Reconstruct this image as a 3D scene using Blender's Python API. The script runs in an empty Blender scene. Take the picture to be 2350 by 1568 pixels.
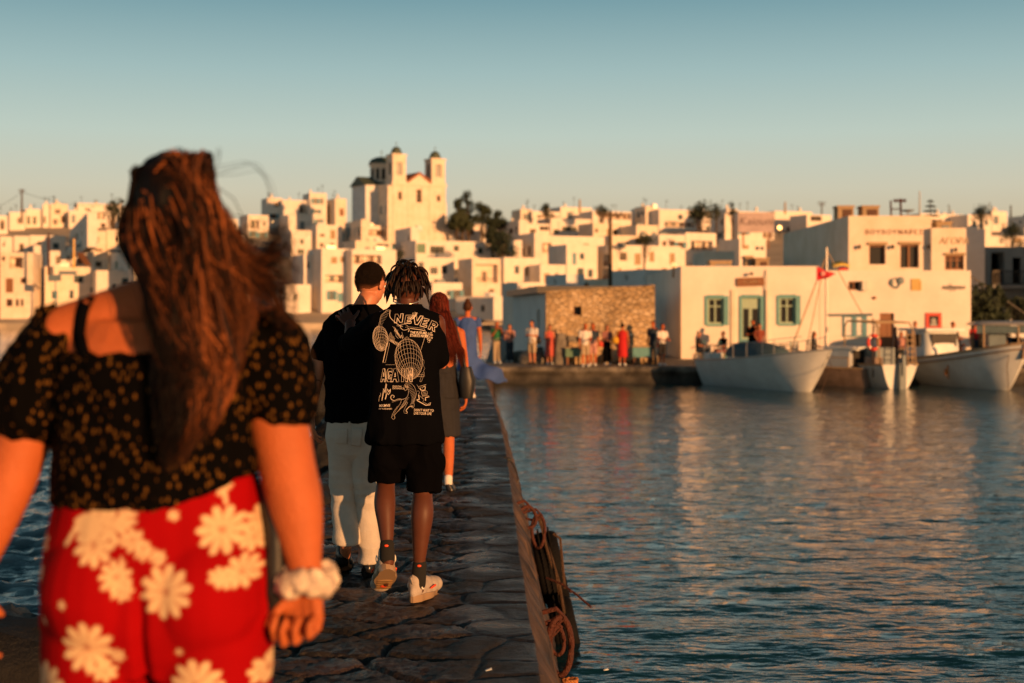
import bpy, bmesh, math, random
import numpy as np
from mathutils import Vector, Matrix, noise, Euler
from mathutils.bvhtree import BVHTree
random.seed(7)
SC = bpy.context.scene
COL = SC.collection
R = math.radians
F, CX, HY, CZ = 3264.0, 1175.0, 713.0, 2.9      # focal length and horizon of the photograph, camera height above the sea
SUN_AZ, SUN_EL = 36.0, 7.0                      # degrees to the right of straight behind the camera, height

def at(vx, vy, D):
    return Vector(((vx-CX)/F*D, D, CZ-(vy-HY)/F*D))

# ------------------------------------------------------------------ materials
MATS = {}
def nd(nt, t, **kw):
    n = nt.nodes.new(t)
    for k, v in kw.items():
        setattr(n, k, v)
    return n
def mat(name, col, rough=0.7, var=0.0, vscale=3.0, bump=0.0, bscale=20.0, metal=0.0, spec=0.5, sss=0.0, dirt=None, stretch=None, coat=0.0, attr=None):
    if name in MATS: return MATS[name]
    m = bpy.data.materials.new(name); m.use_nodes = True
    nt = m.node_tree; b = nt.nodes['Principled BSDF']
    b.inputs['Roughness'].default_value = rough
    b.inputs['Metallic'].default_value = metal
    b.inputs['Specular IOR Level'].default_value = spec
    b.inputs['Coat Weight'].default_value = coat
    if sss:
        b.inputs['Subsurface Weight'].default_value = sss
        b.inputs['Subsurface Radius'].default_value = (0.02, 0.008, 0.004)
        b.inputs['Subsurface Scale'].default_value = 0.5
    c = (*col, 1)
    tc = nd(nt, 'ShaderNodeTexCoord')
    co = tc.outputs['Object']
    if stretch:
        mp = nd(nt, 'ShaderNodeMapping'); mp.inputs['Scale'].default_value = stretch
        nt.links.new(co, mp.inputs['Vector']); co = mp.outputs['Vector']
    src = None
    if attr:
        a = nd(nt, 'ShaderNodeAttribute'); a.attribute_name = attr; src = a.outputs['Color']
    if var or dirt:
        n = nd(nt, 'ShaderNodeTexNoise'); n.inputs['Scale'].default_value = vscale; n.inputs['Detail'].default_value = 6
        n.inputs['Roughness'].default_value = 0.65
        nt.links.new(co, n.inputs['Vector'])
        r = nd(nt, 'ShaderNodeValToRGB')
        r.color_ramp.elements[0].position = 0.3; r.color_ramp.elements[1].position = 0.7
        d = dirt if dirt else tuple(x*(1-var) for x in col)
        r.color_ramp.elements[0].color = (*d, 1)
        r.color_ramp.elements[1].color = (*[min(1, x*(1+var*0.5)) for x in col], 1) if not attr else (1, 1, 1, 1)
        nt.links.new(n.outputs['Fac'], r.inputs['Fac'])
        if src:
            mx = nd(nt, 'ShaderNodeMix', data_type='RGBA', blend_type='MULTIPLY'); mx.inputs[0].default_value = 1
            r.color_ramp.elements[0].color = (1-var, 1-var, 1-var, 1)
            nt.links.new(src, mx.inputs[6]); nt.links.new(r.outputs['Color'], mx.inputs[7]); src = mx.outputs[2]
        else:
            src = r.outputs['Color']
    if src: nt.links.new(src, b.inputs['Base Color'])
    else: b.inputs['Base Color'].default_value = c
    if bump:
        n2 = nd(nt, 'ShaderNodeTexNoise'); n2.inputs['Scale'].default_value = bscale; n2.inputs['Detail'].default_value = 5
        nt.links.new(co, n2.inputs['Vector'])
        bp = nd(nt, 'ShaderNodeBump'); bp.inputs['Strength'].default_value = min(1, bump); bp.inputs['Distance'].default_value = 0.02*max(1, bump)
        nt.links.new(n2.outputs['Fac'], bp.inputs['Height']); nt.links.new(bp.outputs['Normal'], b.inputs['Normal'])
    MATS[name] = m
    return m

M = {}
M['white'] = mat('whitewashed plaster', (0.86, 0.80, 0.74), 0.85, 0.10, 0.5, 0.4, 3, dirt=(0.74, 0.67, 0.60))
M['white2'] = mat('cream plaster', (0.84, 0.75, 0.66), 0.85, 0.12, 0.7, 0.4, 3, dirt=(0.70, 0.60, 0.47))
M['white3'] = mat('cool white plaster', (0.80, 0.81, 0.82), 0.85, 0.10, 0.6, 0.4, 3, dirt=(0.66, 0.67, 0.68))
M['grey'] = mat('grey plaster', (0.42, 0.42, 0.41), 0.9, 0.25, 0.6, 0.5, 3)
M['pane'] = mat('window glass', (0.012, 0.013, 0.015), 0.35, spec=0.25)
M['dark'] = mat('dark recess', (0.03, 0.028, 0.026), 0.8)
M['blue'] = mat('blue painted wood', (0.09, 0.27, 0.36), 0.6, 0.2, 6)
M['teal'] = mat('teal painted wood', (0.12, 0.33, 0.36), 0.6, 0.2, 6)
M['brown'] = mat('brown wood', (0.24, 0.10, 0.04), 0.6, 0.3, 8)
M['palewood'] = mat('pale weathered wood', (0.42, 0.30, 0.18), 0.8, 0.3, 8)
M['green'] = mat('green painted wood', (0.12, 0.24, 0.17), 0.6, 0.2, 6)
M['palegreen'] = mat('pale green painted wood', (0.35, 0.48, 0.38), 0.6, 0.15, 6)
M['metal'] = mat('dark metal', (0.08, 0.075, 0.07), 0.5, metal=0.6)
M['steel'] = mat('pale metal', (0.45, 0.44, 0.42), 0.4, metal=0.5)
M['rust'] = mat('rusty iron', (0.07, 0.014, 0.007), 0.75, 0.5, 25, 1.0, 60, dirt=(0.05, 0.015, 0.01))
M['rubber'] = mat('black rubber', (0.007, 0.007, 0.008), 0.8, 0.3, 10, 0.4, 40, spec=0.15)
M['rope'] = mat('orange rope', (0.55, 0.22, 0.07), 0.85, 0.3, 40, 1.0, 120)
M['ropegrey'] = mat('weathered rope', (0.09, 0.05, 0.028), 0.9, 0.3, 30, 1.0, 90)
M['leaf'] = mat('foliage', (0.045, 0.06, 0.025), 0.7, 0.6, 2.0)
M['leaf2'] = mat('dark foliage', (0.03, 0.045, 0.022), 0.7, 0.6, 2.0)
M['bark'] = mat('bark', (0.10, 0.07, 0.045), 0.9, 0.3, 5)
M['terracotta'] = mat('terracotta tile', (0.40, 0.15, 0.07), 0.8, 0.3, 4)
M['dome'] = mat('dark green dome tile', (0.07, 0.10, 0.08), 0.6, 0.3, 3)
M['hull'] = mat('white boat paint', (0.72, 0.78, 0.80), 0.38, 0.12, 1.5, dirt=(0.60, 0.64, 0.65))
M['hullwood'] = mat('worn wooden hull', (0.30, 0.22, 0.18), 0.5, 0.35, 3)
M['canvas'] = mat('blue grey boat cover', (0.07, 0.12, 0.15), 0.75, 0.3, 3, 0.6, 6)
M['red'] = mat('red cloth', (0.60, 0.015, 0.03), 0.7, 0.1, 3)
M['redplastic'] = mat('red plastic', (0.65, 0.04, 0.02), 0.5)
M['bluepanel'] = mat('grey blue panel', (0.14, 0.20, 0.24), 0.5, 0.2, 2)
M['ac'] = mat('rusty roof box', (0.12, 0.06, 0.04), 0.8, 0.3, 4)

def glint(name='bright reflector'):
    m = mat(name, (0.95, 0.85, 0.6), 0.2, metal=1.0); return m
M['glint'] = glint()

# ------------------------------------------------------------------ objects
ORG = {}
def tag(o, label=None, cat=None, group=None, kind=None):
    if label: o['label'] = label
    if cat: o['category'] = cat
    if group: o['group'] = group
    if kind: o['kind'] = kind
    return o
def empty(name, loc, rz=0.0, label=None, cat=None, group=None):
    o = bpy.data.objects.new(name, None); COL.objects.link(o)
    o.location = loc; o.rotation_euler = (0, 0, rz); o.empty_display_size = 0.2
    ORG[o.name] = Vector(loc)
    return tag(o, label, cat, group)
def link(name, me, m=None, parent=None, smooth=False):
    o = bpy.data.objects.new(name, me); COL.objects.link(o)
    if m is not None and not me.materials:
        for x in (m if isinstance(m, (list, tuple)) else [m]): me.materials.append(x)
    if parent is not None:
        o.parent = parent
        ORG[o.name] = ORG.get(parent.name, Vector())
    if smooth: me.shade_smooth()
    return o
def copy_tree(o, parent=None):
    c = o.copy(); COL.objects.link(c); c.parent = parent
    for ch in list(o.children): copy_tree(ch, c)
    return c

class MB:
    """collects shapes into one mesh"""
    def __init__(s): s.v = []; s.f = []; s.mi = []; s.cur = 0
    def add(s, vs, fs):
        n = len(s.v); s.v += [tuple(x) for x in vs]
        s.f += [tuple(i+n for i in f) for f in fs]; s.mi += [s.cur]*len(fs); return s
    def box(s, c, d, rz=0.0, rx=0.0, ry=0.0):
        h = [x/2 for x in d]; m = Euler((rx, ry, rz)).to_matrix(); c = Vector(c)
        vs = [c+m @ Vector((sx*h[0], sy*h[1], sz*h[2])) for sz in (-1, 1) for sx, sy in ((-1, -1), (1, -1), (1, 1), (-1, 1))]
        return s.add(vs, [(0, 3, 2, 1), (4, 5, 6, 7), (0, 1, 5, 4), (1, 2, 6, 5), (2, 3, 7, 6), (3, 0, 4, 7)])
    def bx(s, x0, x1, y0, y1, z0, z1):
        return s.box(((x0+x1)/2, (y0+y1)/2, (z0+z1)/2), (abs(x1-x0), abs(y1-y0), abs(z1-z0)))
    def quad(s, a, b, c, d): return s.add([a, b, c, d], [(0, 1, 2, 3)])
    def tube(s, pts, r, seg=8, closed=False, flat=1.0, caps=True):
        pts = [Vector(p) for p in pts]; n = len(pts)
        rs = r if isinstance(r, (list, tuple)) else [r]*n
        vs = []; up = None
        for i, p in enumerate(pts):
            if closed: t = (pts[(i+1) % n]-pts[i-1])
            else: t = (pts[min(i+1, n-1)]-pts[max(i-1, 0)])
            if t.length < 1e-9: t = Vector((0, 0, 1))
            t.normalize()
            if up is None:
                up = Vector((0, 0, 1)) if abs(t.z) < 0.9 else Vector((1, 0, 0))
            a = up-t*up.dot(t)
            if a.length < 1e-6: a = t.orthogonal()
            a.normalize(); up = a; b = t.cross(a)
            for k in range(seg):
                th = 2*math.pi*k/seg
                vs.append(p+(a*math.cos(th)*flat+b*math.sin(th))*rs[i])
        fs = []
        for i in range(n if closed else n-1):
            j = (i+1) % n
            for k in range(seg):
                l = (k+1) % seg
                fs.append((i*seg+k, i*seg+l, j*seg+l, j*seg+k))
        if not closed and caps:
            fs.append(tuple(range(seg))[::-1]); fs.append(tuple((n-1)*seg+k for k in range(seg)))
        return s.add(vs, fs)
    def cyl(s, p0, p1, r0, r1=None, seg=12): return s.tube([p0, p1], [r0, r0 if r1 is None else r1], seg)
    def lathe(s, c, prof, seg=20, a0=0, a1=2*math.pi):
        c = Vector(c); full = abs(a1-a0-2*math.pi) < 1e-6; m = seg if full else seg+1
        vs = [c+Vector((r*math.cos(a0+(a1-a0)*k/seg), r*math.sin(a0+(a1-a0)*k/seg), z)) for r, z in prof for k in range(m)]
        fs = [(i*m+k, i*m+(k+1) % m, (i+1)*m+(k+1) % m, (i+1)*m+k) for i in range(len(prof)-1) for k in range(seg)]
        return s.add(vs, fs)
    def ell(s, c, r, seg=12, rings=8, rot=None):
        c = Vector(c); m = rot or Matrix.Identity(3)
        vs = [c+m @ Vector((0, 0, -r[2]))]
        for i in range(1, rings):
            ph = -math.pi/2+math.pi*i/rings
            vs += [c+m @ Vector((r[0]*math.cos(ph)*math.cos(2*math.pi*k/seg), r[1]*math.cos(ph)*math.sin(2*math.pi*k/seg), r[2]*math.sin(ph))) for k in range(seg)]
        vs.append(c+m @ Vector((0, 0, r[2])))
        fs = [(0, 1+(k+1) % seg, 1+k) for k in range(seg)]
        for i in range(rings-2):
            fs += [(1+i*seg+k, 1+i*seg+(k+1) % seg, 1+(i+1)*seg+(k+1) % seg, 1+(i+1)*seg+k) for k in range(seg)]
        L = len(vs)-1; b = 1+(rings-2)*seg
        fs += [(b+k, b+(k+1) % seg, L) for k in range(seg)]
        return s.add(vs, fs)
    def cap(s, p0, r0, p1, r1, seg=14):
        if r0 > .03 and seg == 14: seg = 30
        """tapered capsule"""
        p0 = Vector(p0); p1 = Vector(p1); t = (p1-p0)
        L = t.length
        if L < 1e-6: return s.ell(p0, (r0,)*3)
        t /= L; pts = []; rs = []
        for k in range(5):
            a = math.pi/2*(1-k/4); pts.append(p0-t*r0*math.sin(a)); rs.append(max(r0*math.cos(a), r0*0.02))
        for k in range(5):
            a = math.pi/2*k/4; pts.append(p1+t*r1*math.sin(a)); rs.append(max(r1*math.cos(a), r1*0.02))
        return s.tube(pts, rs, seg)
    def limb(s, pr, seg=32, n=8):
        """smooth tapered limb through (point, radius) pairs"""
        P = [np.array((*p, r)) for p, r in pr]; P = [2*P[0]-P[1]]+P+[2*P[-1]-P[-2]]; pts = []; rs = []; m = len(P)-3
        for i in range(m*n+1):
            k = min(i//n, m-1); t = i/n-k; a, b, c, d = P[k:k+4]
            q = 0.5*((2*b)+(-a+c)*t+(2*a-5*b+4*c-d)*t*t+(-a+3*b-3*c+d)*t**3); pts.append(Vector(q[:3])); rs.append(float(q[3]))
        t0 = (pts[0]-pts[1]).normalized(); t1 = (pts[-1]-pts[-2]).normalized(); A = []; B = []; C = []; D = []
        for k in range(5):
            a = math.pi/2*(1-k/5); A.append(pts[0]+t0*rs[0]*math.sin(a)); B.append(max(rs[0]*math.cos(a), .0005))
            a = math.pi/2*(k+1)/5; C.append(pts[-1]+t1*rs[-1]*math.sin(a)); D.append(max(rs[-1]*math.cos(a), .0005))
        return s.tube(A+pts+C, B+rs+D, seg)
    def loft(s, rings, seg=28, caps=True):
        """rings: (cx, cy, z, rx, ry[, power]) horizontal superellipses"""
        vs = []
        for q in rings:
            cx, cy, z, rx, ry = q[:5]; pw = q[5] if len(q) > 5 else 2.0
            for k in range(seg):
                a = 2*math.pi*k/seg; c = math.cos(a); d = math.sin(a)
                vs.append((cx+rx*math.copysign(abs(c)**(2/pw), c), cy+ry*math.copysign(abs(d)**(2/pw), d), z))
        n = len(rings)
        fs = [(i*seg+k, i*seg+(k+1) % seg, (i+1)*seg+(k+1) % seg, (i+1)*seg+k) for i in range(n-1) for k in range(seg)]
        if rings[0][2] > rings[-1][2]: fs = [f[::-1] for f in fs]
        if caps:
            b = tuple(range(seg)); t = tuple((n-1)*seg+k for k in range(seg))
            if rings[0][2] < rings[-1][2]: fs += [b[::-1], t]
            else: fs += [b, t[::-1]]
        return s.add(vs, fs)
    def mesh(s, name, org=None):
        me = bpy.data.meshes.new(name)
        v = s.v if org is None else [(a-org[0], b-org[1], c-org[2]) for a, b, c in s.v]
        me.from_pydata(v, [], s.f)
        if any(s.mi): me.polygons.foreach_set('material_index', s.mi)
        me.update(); return me
    def build(s, name, m, parent=None, smooth=False, world=False):
        org = ORG.get(parent.name) if (world and parent is not None) else None
        return link(name, s.mesh(name, org), m, parent, smooth)

def autosmooth(o, ang=40):
    me = o.data; me.shade_smooth()
    try: me.set_sharp_from_angle(angle=R(ang))
    except Exception: pass
    return o

def blob(name, mb, m, parent, voxel=0.006, smooth=4, fn=None, fac=0.5, world=True):
    """one continuous surface grown over the shapes in mb"""
    me = mb.mesh(name)
    t = bpy.data.objects.new('tmp', me); COL.objects.link(t)
    rm = t.modifiers.new('r', 'REMESH'); rm.mode = 'VOXEL'; rm.voxel_size = voxel
    if smooth:
        sm = t.modifiers.new('s', 'SMOOTH'); sm.factor = fac; sm.iterations = smooth
    dg = bpy.context.evaluated_depsgraph_get()
    out = bpy.data.meshes.new_from_object(t.evaluated_get(dg))
    bpy.data.objects.remove(t); bpy.data.meshes.remove(me)
    out.name = name
    n = len(out.vertices); co = np.empty(n*3); out.vertices.foreach_get('co', co); co = co.reshape(n, 3)
    if fn:
        no = np.empty(n*3); out.vertex_normals.foreach_get('vector', no); no = no.reshape(n, 3)
        co = fn(co, no)
    WORLD = co.copy()
    if world and parent is not None: co = co-np.array(ORG[parent.name])
    out.vertices.foreach_set('co', co.ravel()); out.update()
    out.materials.clear()
    o = link(name, out, m, parent, True)
    return o, WORLD

_rng = np.random.RandomState(3)
_G = _rng.randn(4096, 3); _G /= np.linalg.norm(_G, axis=1)[:, None]
_P = _rng.permutation(4096)
def nz(p):
    """vectorised gradient noise, about -1..1"""
    p = np.asarray(p, float); i = np.floor(p).astype(int); f = p-i
    u = f*f*f*(f*(f*6-15)+10)
    def g(dx, dy, dz):
        h = _P[(_P[(_P[(i[:, 0]+dx) & 4095]+i[:, 1]+dy) & 4095]+i[:, 2]+dz) & 4095]
        return (_G[h]*(f-np.array([dx, dy, dz]))).sum(1)
    x00 = g(0, 0, 0)*(1-u[:, 0])+g(1, 0, 0)*u[:, 0]; x10 = g(0, 1, 0)*(1-u[:, 0])+g(1, 1, 0)*u[:, 0]
    x01 = g(0, 0, 1)*(1-u[:, 0])+g(1, 0, 1)*u[:, 0]; x11 = g(0, 1, 1)*(1-u[:, 0])+g(1, 1, 1)*u[:, 0]
    return 1.6*((x00*(1-u[:, 1])+x10*u[:, 1])*(1-u[:, 2])+(x01*(1-u[:, 1])+x11*u[:, 1])*u[:, 2])
def fbm(p, o=4):
    p = np.asarray(p, float); r = 0; a = 1
    for k in range(o): r = r+a*nz(p*2**k+17.3*k); a *= 0.5
    return r

def folds(amp=0.006, sx=9.0, sz=4.0, amp2=0.002, s2=30.0):
    def fn(co, no):
        q = co*np.array([sx, sx, sz])
        w = nz(co*5+3)
        d = amp*(1-2*np.abs(nz(q+0.8*w[:, None])))+amp2*nz(co*s2)
        return co+no*d[:, None]
    return fn

# ------------------------------------------------------------------ camera
cam = bpy.data.cameras.new('camera'); co_ = bpy.data.objects.new('camera', cam); COL.objects.link(co_)
co_.location = (0, 0, CZ); co_.rotation_euler = (R(90), 0, 0)
cam.sensor_width = 36; cam.lens = 50.0; cam.shift_y = -116.0/3840
cam.clip_start = 0.1; cam.clip_end = 5000
cam.dof.use_dof = True; cam.dof.focus_distance = 7.75; cam.dof.aperture_fstop = 2.25; cam.dof.aperture_blades = 0
SC.camera = co_

# ------------------------------------------------------------------ light
sun_dir = Vector((math.sin(R(SUN_AZ))*math.cos(R(SUN_EL)), -math.cos(R(SUN_AZ))*math.cos(R(SUN_EL)), math.sin(R(SUN_EL))))
sl = bpy.data.lights.new('sun', 'SUN'); so = bpy.data.objects.new('sun', sl); COL.objects.link(so)
sl.energy = 5.0; sl.color = (1.0, 0.455, 0.16); sl.angle = R(0.6)
so.rotation_euler = sun_dir.to_track_quat('Z', 'Y').to_euler()
w = bpy.data.worlds.new('World'); SC.world = w; w.use_nodes = True
nt = w.node_tree; bg = nt.nodes['Background']
sky = nd(nt, 'ShaderNodeTexSky', sky_type='NISHITA'); sky.sun_disc = False
sky.sun_elevation = R(SUN_EL); sky.sun_rotation = math.atan2(sun_dir.x, sun_dir.y); sky.air_density = 1.2; sky.dust_density = 2.5
tc = nd(nt, 'ShaderNodeTexCoord'); sp = nd(nt, 'ShaderNodeSeparateXYZ')
nt.links.new(tc.outputs['Generated'], sp.inputs[0])
ramp = nd(nt, 'ShaderNodeValToRGB'); cr = ramp.color_ramp
mr = nd(nt, 'ShaderNodeMapRange'); mr.inputs[1].default_value = -0.02; mr.inputs[2].default_value = 0.6
nt.links.new(sp.outputs['Z'], mr.inputs[0]); nt.links.new(mr.outputs[0], ramp.inputs[0])
def zp(e): return (math.sin(R(e))+0.02)/0.62
stops = [(-1, (0.40, 0.30, 0.19)), (3.2, (0.54, 0.44, 0.29)), (4.8, (0.54, 0.51, 0.39)), (7.0, (0.45, 0.53, 0.47)), (9.5, (0.31, 0.44, 0.44)), (12.5, (0.15, 0.29, 0.335)), (15.5, (0.055, 0.14, 0.17)), (21, (0.018, 0.055, 0.075)), (36, (0.016, 0.040, 0.050))]
cr.elements[0].position = zp(stops[0][0]); cr.elements[0].color = (*stops[0][1], 1)
cr.elements[1].position = 1.0; cr.elements[1].color = (*stops[-1][1], 1)
for e, c in stops[1:-1]:
    el = cr.elements.new(zp(e)); el.color = (*c, 1)
# the haze band of evening air over the tint of the physical sky
sc_ = nd(nt, 'ShaderNodeMix', data_type='RGBA', blend_type='MIX'); sc_.inputs[0].default_value = 0.93
mul = nd(nt, 'ShaderNodeMix', data_type='RGBA', blend_type='MULTIPLY'); mul.inputs[0].default_value = 1.0
mul.inputs[7].default_value = (0.10, 0.10, 0.10, 1)
nt.links.new(sky.outputs[0], mul.inputs[6])
nt.links.new(mul.outputs[2], sc_.inputs[6]); nt.links.new(ramp.outputs['Color'], sc_.inputs[7])
vm = nd(nt, 'ShaderNodeVectorMath', operation='SCALE'); vm.inputs['Scale'].default_value = 10.0
nt.links.new(sc_.outputs[2], vm.inputs[0]); nt.links.new(vm.outputs[0], bg.inputs['Color'])
bg.inputs['Strength'].default_value = 0.1
SC.view_settings.view_transform = 'Standard'; SC.view_settings.look = 'None'
SC.view_settings.exposure = 0.22; SC.view_settings.gamma = 1
SC.cycles.use_denoising = True
try: SC.cycles.denoiser = 'OPENIMAGEDENOISE'
except Exception: pass
SC.cycles.max_bounces = 6; SC.cycles.diffuse_bounces = 3; SC.cycles.sample_clamp_indirect = 6.0
# ------------------------------------------------------------------ pier line (near to far): right edge, left edge
PIER_Z = CZ-1.56
PR = [(-3, 0.30), (0, 0.24), (3, 0.18), (5.95, 0.118), (8.67, 0.054), (14.7, -0.044), (20.6, -0.189), (32.5, -0.597), (45, -0.85), (56.6, -1.0)]
PL = [(-3, -1.75), (0, -1.75), (3, -1.74), (6, -1.72), (9, -1.72), (14, -1.78), (20.6, -1.95), (32.5, -2.4), (45, -2.75), (56.6, -2.9)]
def ip(tab, y): return float(np.interp(y, [t[0] for t in tab], [t[1] for t in tab]))
def pier_z(y): return float(np.interp(y, [0, 30, 57], [PIER_Z, PIER_Z, 0.70]))

# ---- sea: one sheet, finer near the camera, real waves
def sea():
    ys = [-6.0]; 
    while ys[-1] < 1.5: ys.append(ys[-1]+0.25)
    y = ys[-1]
    while y < 300: y = y*1.0085+0.004; ys.append(y)
    ys += [340, 400, 600, 1500, 3500]
    ys = np.array(ys)
    us = np.linspace(-0.62, 0.62, 420)
    U, Y = np.meshgrid(us, ys)
    Wd = np.where(Y < 3, 3, Y)
    X = U*Wd*1.0
    X[:, 0] *= 6; X[:, -1] *= 6
    p = np.stack([X.ravel(), Y.ravel(), np.zeros(X.size)], 1)
    xx, yy = p[:, 0], p[:, 1]
    edge = np.interp(yy, [t[0] for t in PL], [t[1] for t in PL])
    left = 1/(1+np.exp(np.clip((xx-(edge+0.9))*6, -40, 40)))
    left = np.where(yy > 70, np.maximum(left, 1/(1+np.exp(np.clip((xx-4)*0.5, -40, 40)))), left)
    q = np.stack([xx*0.45, yy*0.9, np.zeros(len(xx))], 1)
    calm = 0.018*nz(q*1.6+5)+0.013*(1-np.abs(nz(q*3.6+9))*2)+0.0085*nz(q*9.5+2)
    fade = np.clip(60/np.maximum(yy, 1), 0, 1)**1.0
    q2 = np.stack([xx*0.8, yy*1.2, np.zeros(len(xx))], 1)
    rough = 0.20*(0.5-np.abs(nz(q2*0.42+30)))+0.09*(0.5-np.abs(nz(q2*1.3+40)))+0.045*fbm(q2*3.6+50, 3)
    z = (calm*(1-left)+rough*left)*fade
    z = np.where(yy > 280, 0, z)
    p[:, 2] = z
    n, m = U.shape
    idx = np.arange(n*m).reshape(n, m)
    f = np.stack([idx[:-1, :-1], idx[:-1, 1:], idx[1:, 1:], idx[1:, :-1]], -1).reshape(-1, 4)
    me = bpy.data.meshes.new('sea'); me.from_pydata(p.tolist(), [], f.tolist()); me.update()
    # foam where the rough water breaks on the rocks
    fo = np.clip((z-0.055)*9, 0, 1)*left*np.clip(1.15-np.abs(xx-(edge-1.0))/5.0, 0.0, 1)*(yy < 45)
    fo = np.clip(fo+left*(yy < 30)*np.clip(1-np.abs(xx-(edge-0.55))/0.8, 0, 1)*0.7, 0, 1)*np.clip(0.75+0.9*fbm(p*np.array([5, 5, 0])+3, 3), 0, 1)
    at_ = me.attributes.new('foam', 'FLOAT', 'POINT'); at_.data.foreach_set('value', fo.astype(np.float32))
    m_ = bpy.data.materials.new('sea water'); m_.use_nodes = True; nt = m_.node_tree; b = nt.nodes['Principled BSDF']
    b.inputs['Roughness'].default_value = 0.06; b.inputs['IOR'].default_value = 1.33
    a = nd(nt, 'ShaderNodeAttribute'); a.attribute_name = 'foam'
    mx = nd(nt, 'ShaderNodeMix', data_type='RGBA'); mx.inputs[6].default_value = (0.003, 0.036, 0.050, 1); mx.inputs[7].default_value = (0.55, 0.62, 0.66, 1)
    nt.links.new(a.outputs['Fac'], mx.inputs[0]); nt.links.new(mx.outputs[2], b.inputs['Base Color'])
    ad = nd(nt, 'ShaderNodeMath', operation='MULTIPLY_ADD'); ad.inputs[1].default_value = 0.6; ad.inputs[2].default_value = 0.06
    nt.links.new(a.outputs['Fac'], ad.inputs[0]); nt.links.new(ad.outputs[0], b.inputs['Roughness'])
    tc = nd(nt, 'ShaderNodeTexCoord'); mp = nd(nt, 'ShaderNodeMapping'); mp.inputs['Scale'].default_value = (0.55, 1.0, 1.0)
    nt.links.new(tc.outputs['Object'], mp.inputs['Vector'])
    n1 = nd(nt, 'ShaderNodeTexNoise'); n1.inputs['Scale'].default_value = 8.0; n1.inputs['Detail'].default_value = 4
    n2 = nd(nt, 'ShaderNodeTexNoise'); n2.inputs['Scale'].default_value = 2.2; n2.inputs['Detail'].default_value = 3
    for q_ in (n1, n2): nt.links.new(mp.outputs[0], q_.inputs['Vector'])
    b1 = nd(nt, 'ShaderNodeBump'); b1.inputs['Strength'].default_value = 0.7; b1.inputs['Distance'].default_value = 0.025
    b2 = nd(nt, 'ShaderNodeBump'); b2.inputs['Strength'].default_value = 0.75; b2.inputs['Distance'].default_value = 0.085
    nt.links.new(n1.outputs['Fac'], b1.inputs['Height']); nt.links.new(n2.outputs['Fac'], b2.inputs['Height'])
    nt.links.new(b2.outputs[0], b1.inputs['Normal']); nt.links.new(b1.outputs[0], b.inputs['Normal'])
    o = link('sea', me, m_, None, True); tag(o, kind='structure')
sea()

def rocky(name, base, wet=0.35):
    m = bpy.data.materials.new(name); m.use_nodes = True; nt = m.node_tree; b = nt.nodes['Principled BSDF']
    tc = nd(nt, 'ShaderNodeTexCoord')
    n = nd(nt, 'ShaderNodeTexNoise'); n.inputs['Scale'].default_value = 3.0; n.inputs['Detail'].default_value = 8; n.inputs['Roughness'].default_value = 0.7
    nt.links.new(tc.outputs['Object'], n.inputs['Vector'])
    r = nd(nt, 'ShaderNodeValToRGB'); r.color_ramp.elements[0].position = 0.35; r.color_ramp.elements[1].position = 0.68
    r.color_ramp.elements[0].color = (*[x*0.45 for x in base], 1); r.color_ramp.elements[1].color = (*[x*1.35 for x in base], 1)
    nt.links.new(n.outputs['Fac'], r.inputs[0])
    a = nd(nt, 'ShaderNodeAttribute'); a.attribute_name = 'tone'
    mx = nd(nt, 'ShaderNodeMix', data_type='RGBA', blend_type='MULTIPLY'); mx.inputs[0].default_value = 1
    nt.links.new(r.outputs[0], mx.inputs[6]); nt.links.new(a.outputs['Color'], mx.inputs[7]); nt.links.new(mx.outputs[2], b.inputs['Base Color'])
    n2 = nd(nt, 'ShaderNodeTexNoise'); n2.inputs['Scale'].default_value = 22; n2.inputs['Detail'].default_value = 8; n2.inputs['Roughness'].default_value = 0.7
    nt.links.new(tc.outputs['Object'], n2.inputs['Vector'])
    bp = nd(nt, 'ShaderNodeBump'); bp.inputs['Strength'].default_value = 0.9; bp.inputs['Distance'].default_value = 0.03
    nt.links.new(n2.outputs['Fac'], bp.inputs['Height']); nt.links.new(bp.outputs[0], b.inputs['Normal'])
    mr = nd(nt, 'ShaderNodeMapRange'); mr.inputs[1].default_value = 0.35; mr.inputs[2].default_value = 0.65; mr.inputs[3].default_value = wet; mr.inputs[4].default_value = 0.75
    n3 = nd(nt, 'ShaderNodeTexNoise'); n3.inputs['Scale'].default_value = 2.2; n3.inputs['Detail'].default_value = 5
    nt.links.new(tc.outputs['Object'], n3.inputs['Vector']); nt.links.new(n3.outputs['Fac'], mr.inputs[0]); nt.links.new(mr.outputs[0], b.inputs['Roughness'])
    return m
M['flag'] = rocky('dark worn flagstone', (0.036, 0.028, 0.022), 0.22)
M['pierside'] = rocky('cemented pier side', (0.105, 0.062, 0.038), 0.5)
M['rock'] = rocky('black sea rock', (0.009, 0.008, 0.0075), 0.45)
M['quay'] = rocky('grey concrete', (0.22, 0.20, 0.17), 0.6)

def setcol(me, arr, name='tone'):
    a = me.color_attributes.new(name, 'FLOAT_COLOR', 'POINT')
    if arr.ndim == 1: arr = np.stack([arr, arr, arr], 1)
    a.data.foreach_set('color', np.concatenate([arr, np.ones((len(arr), 1))], 1).astype(np.float32).ravel())

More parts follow.
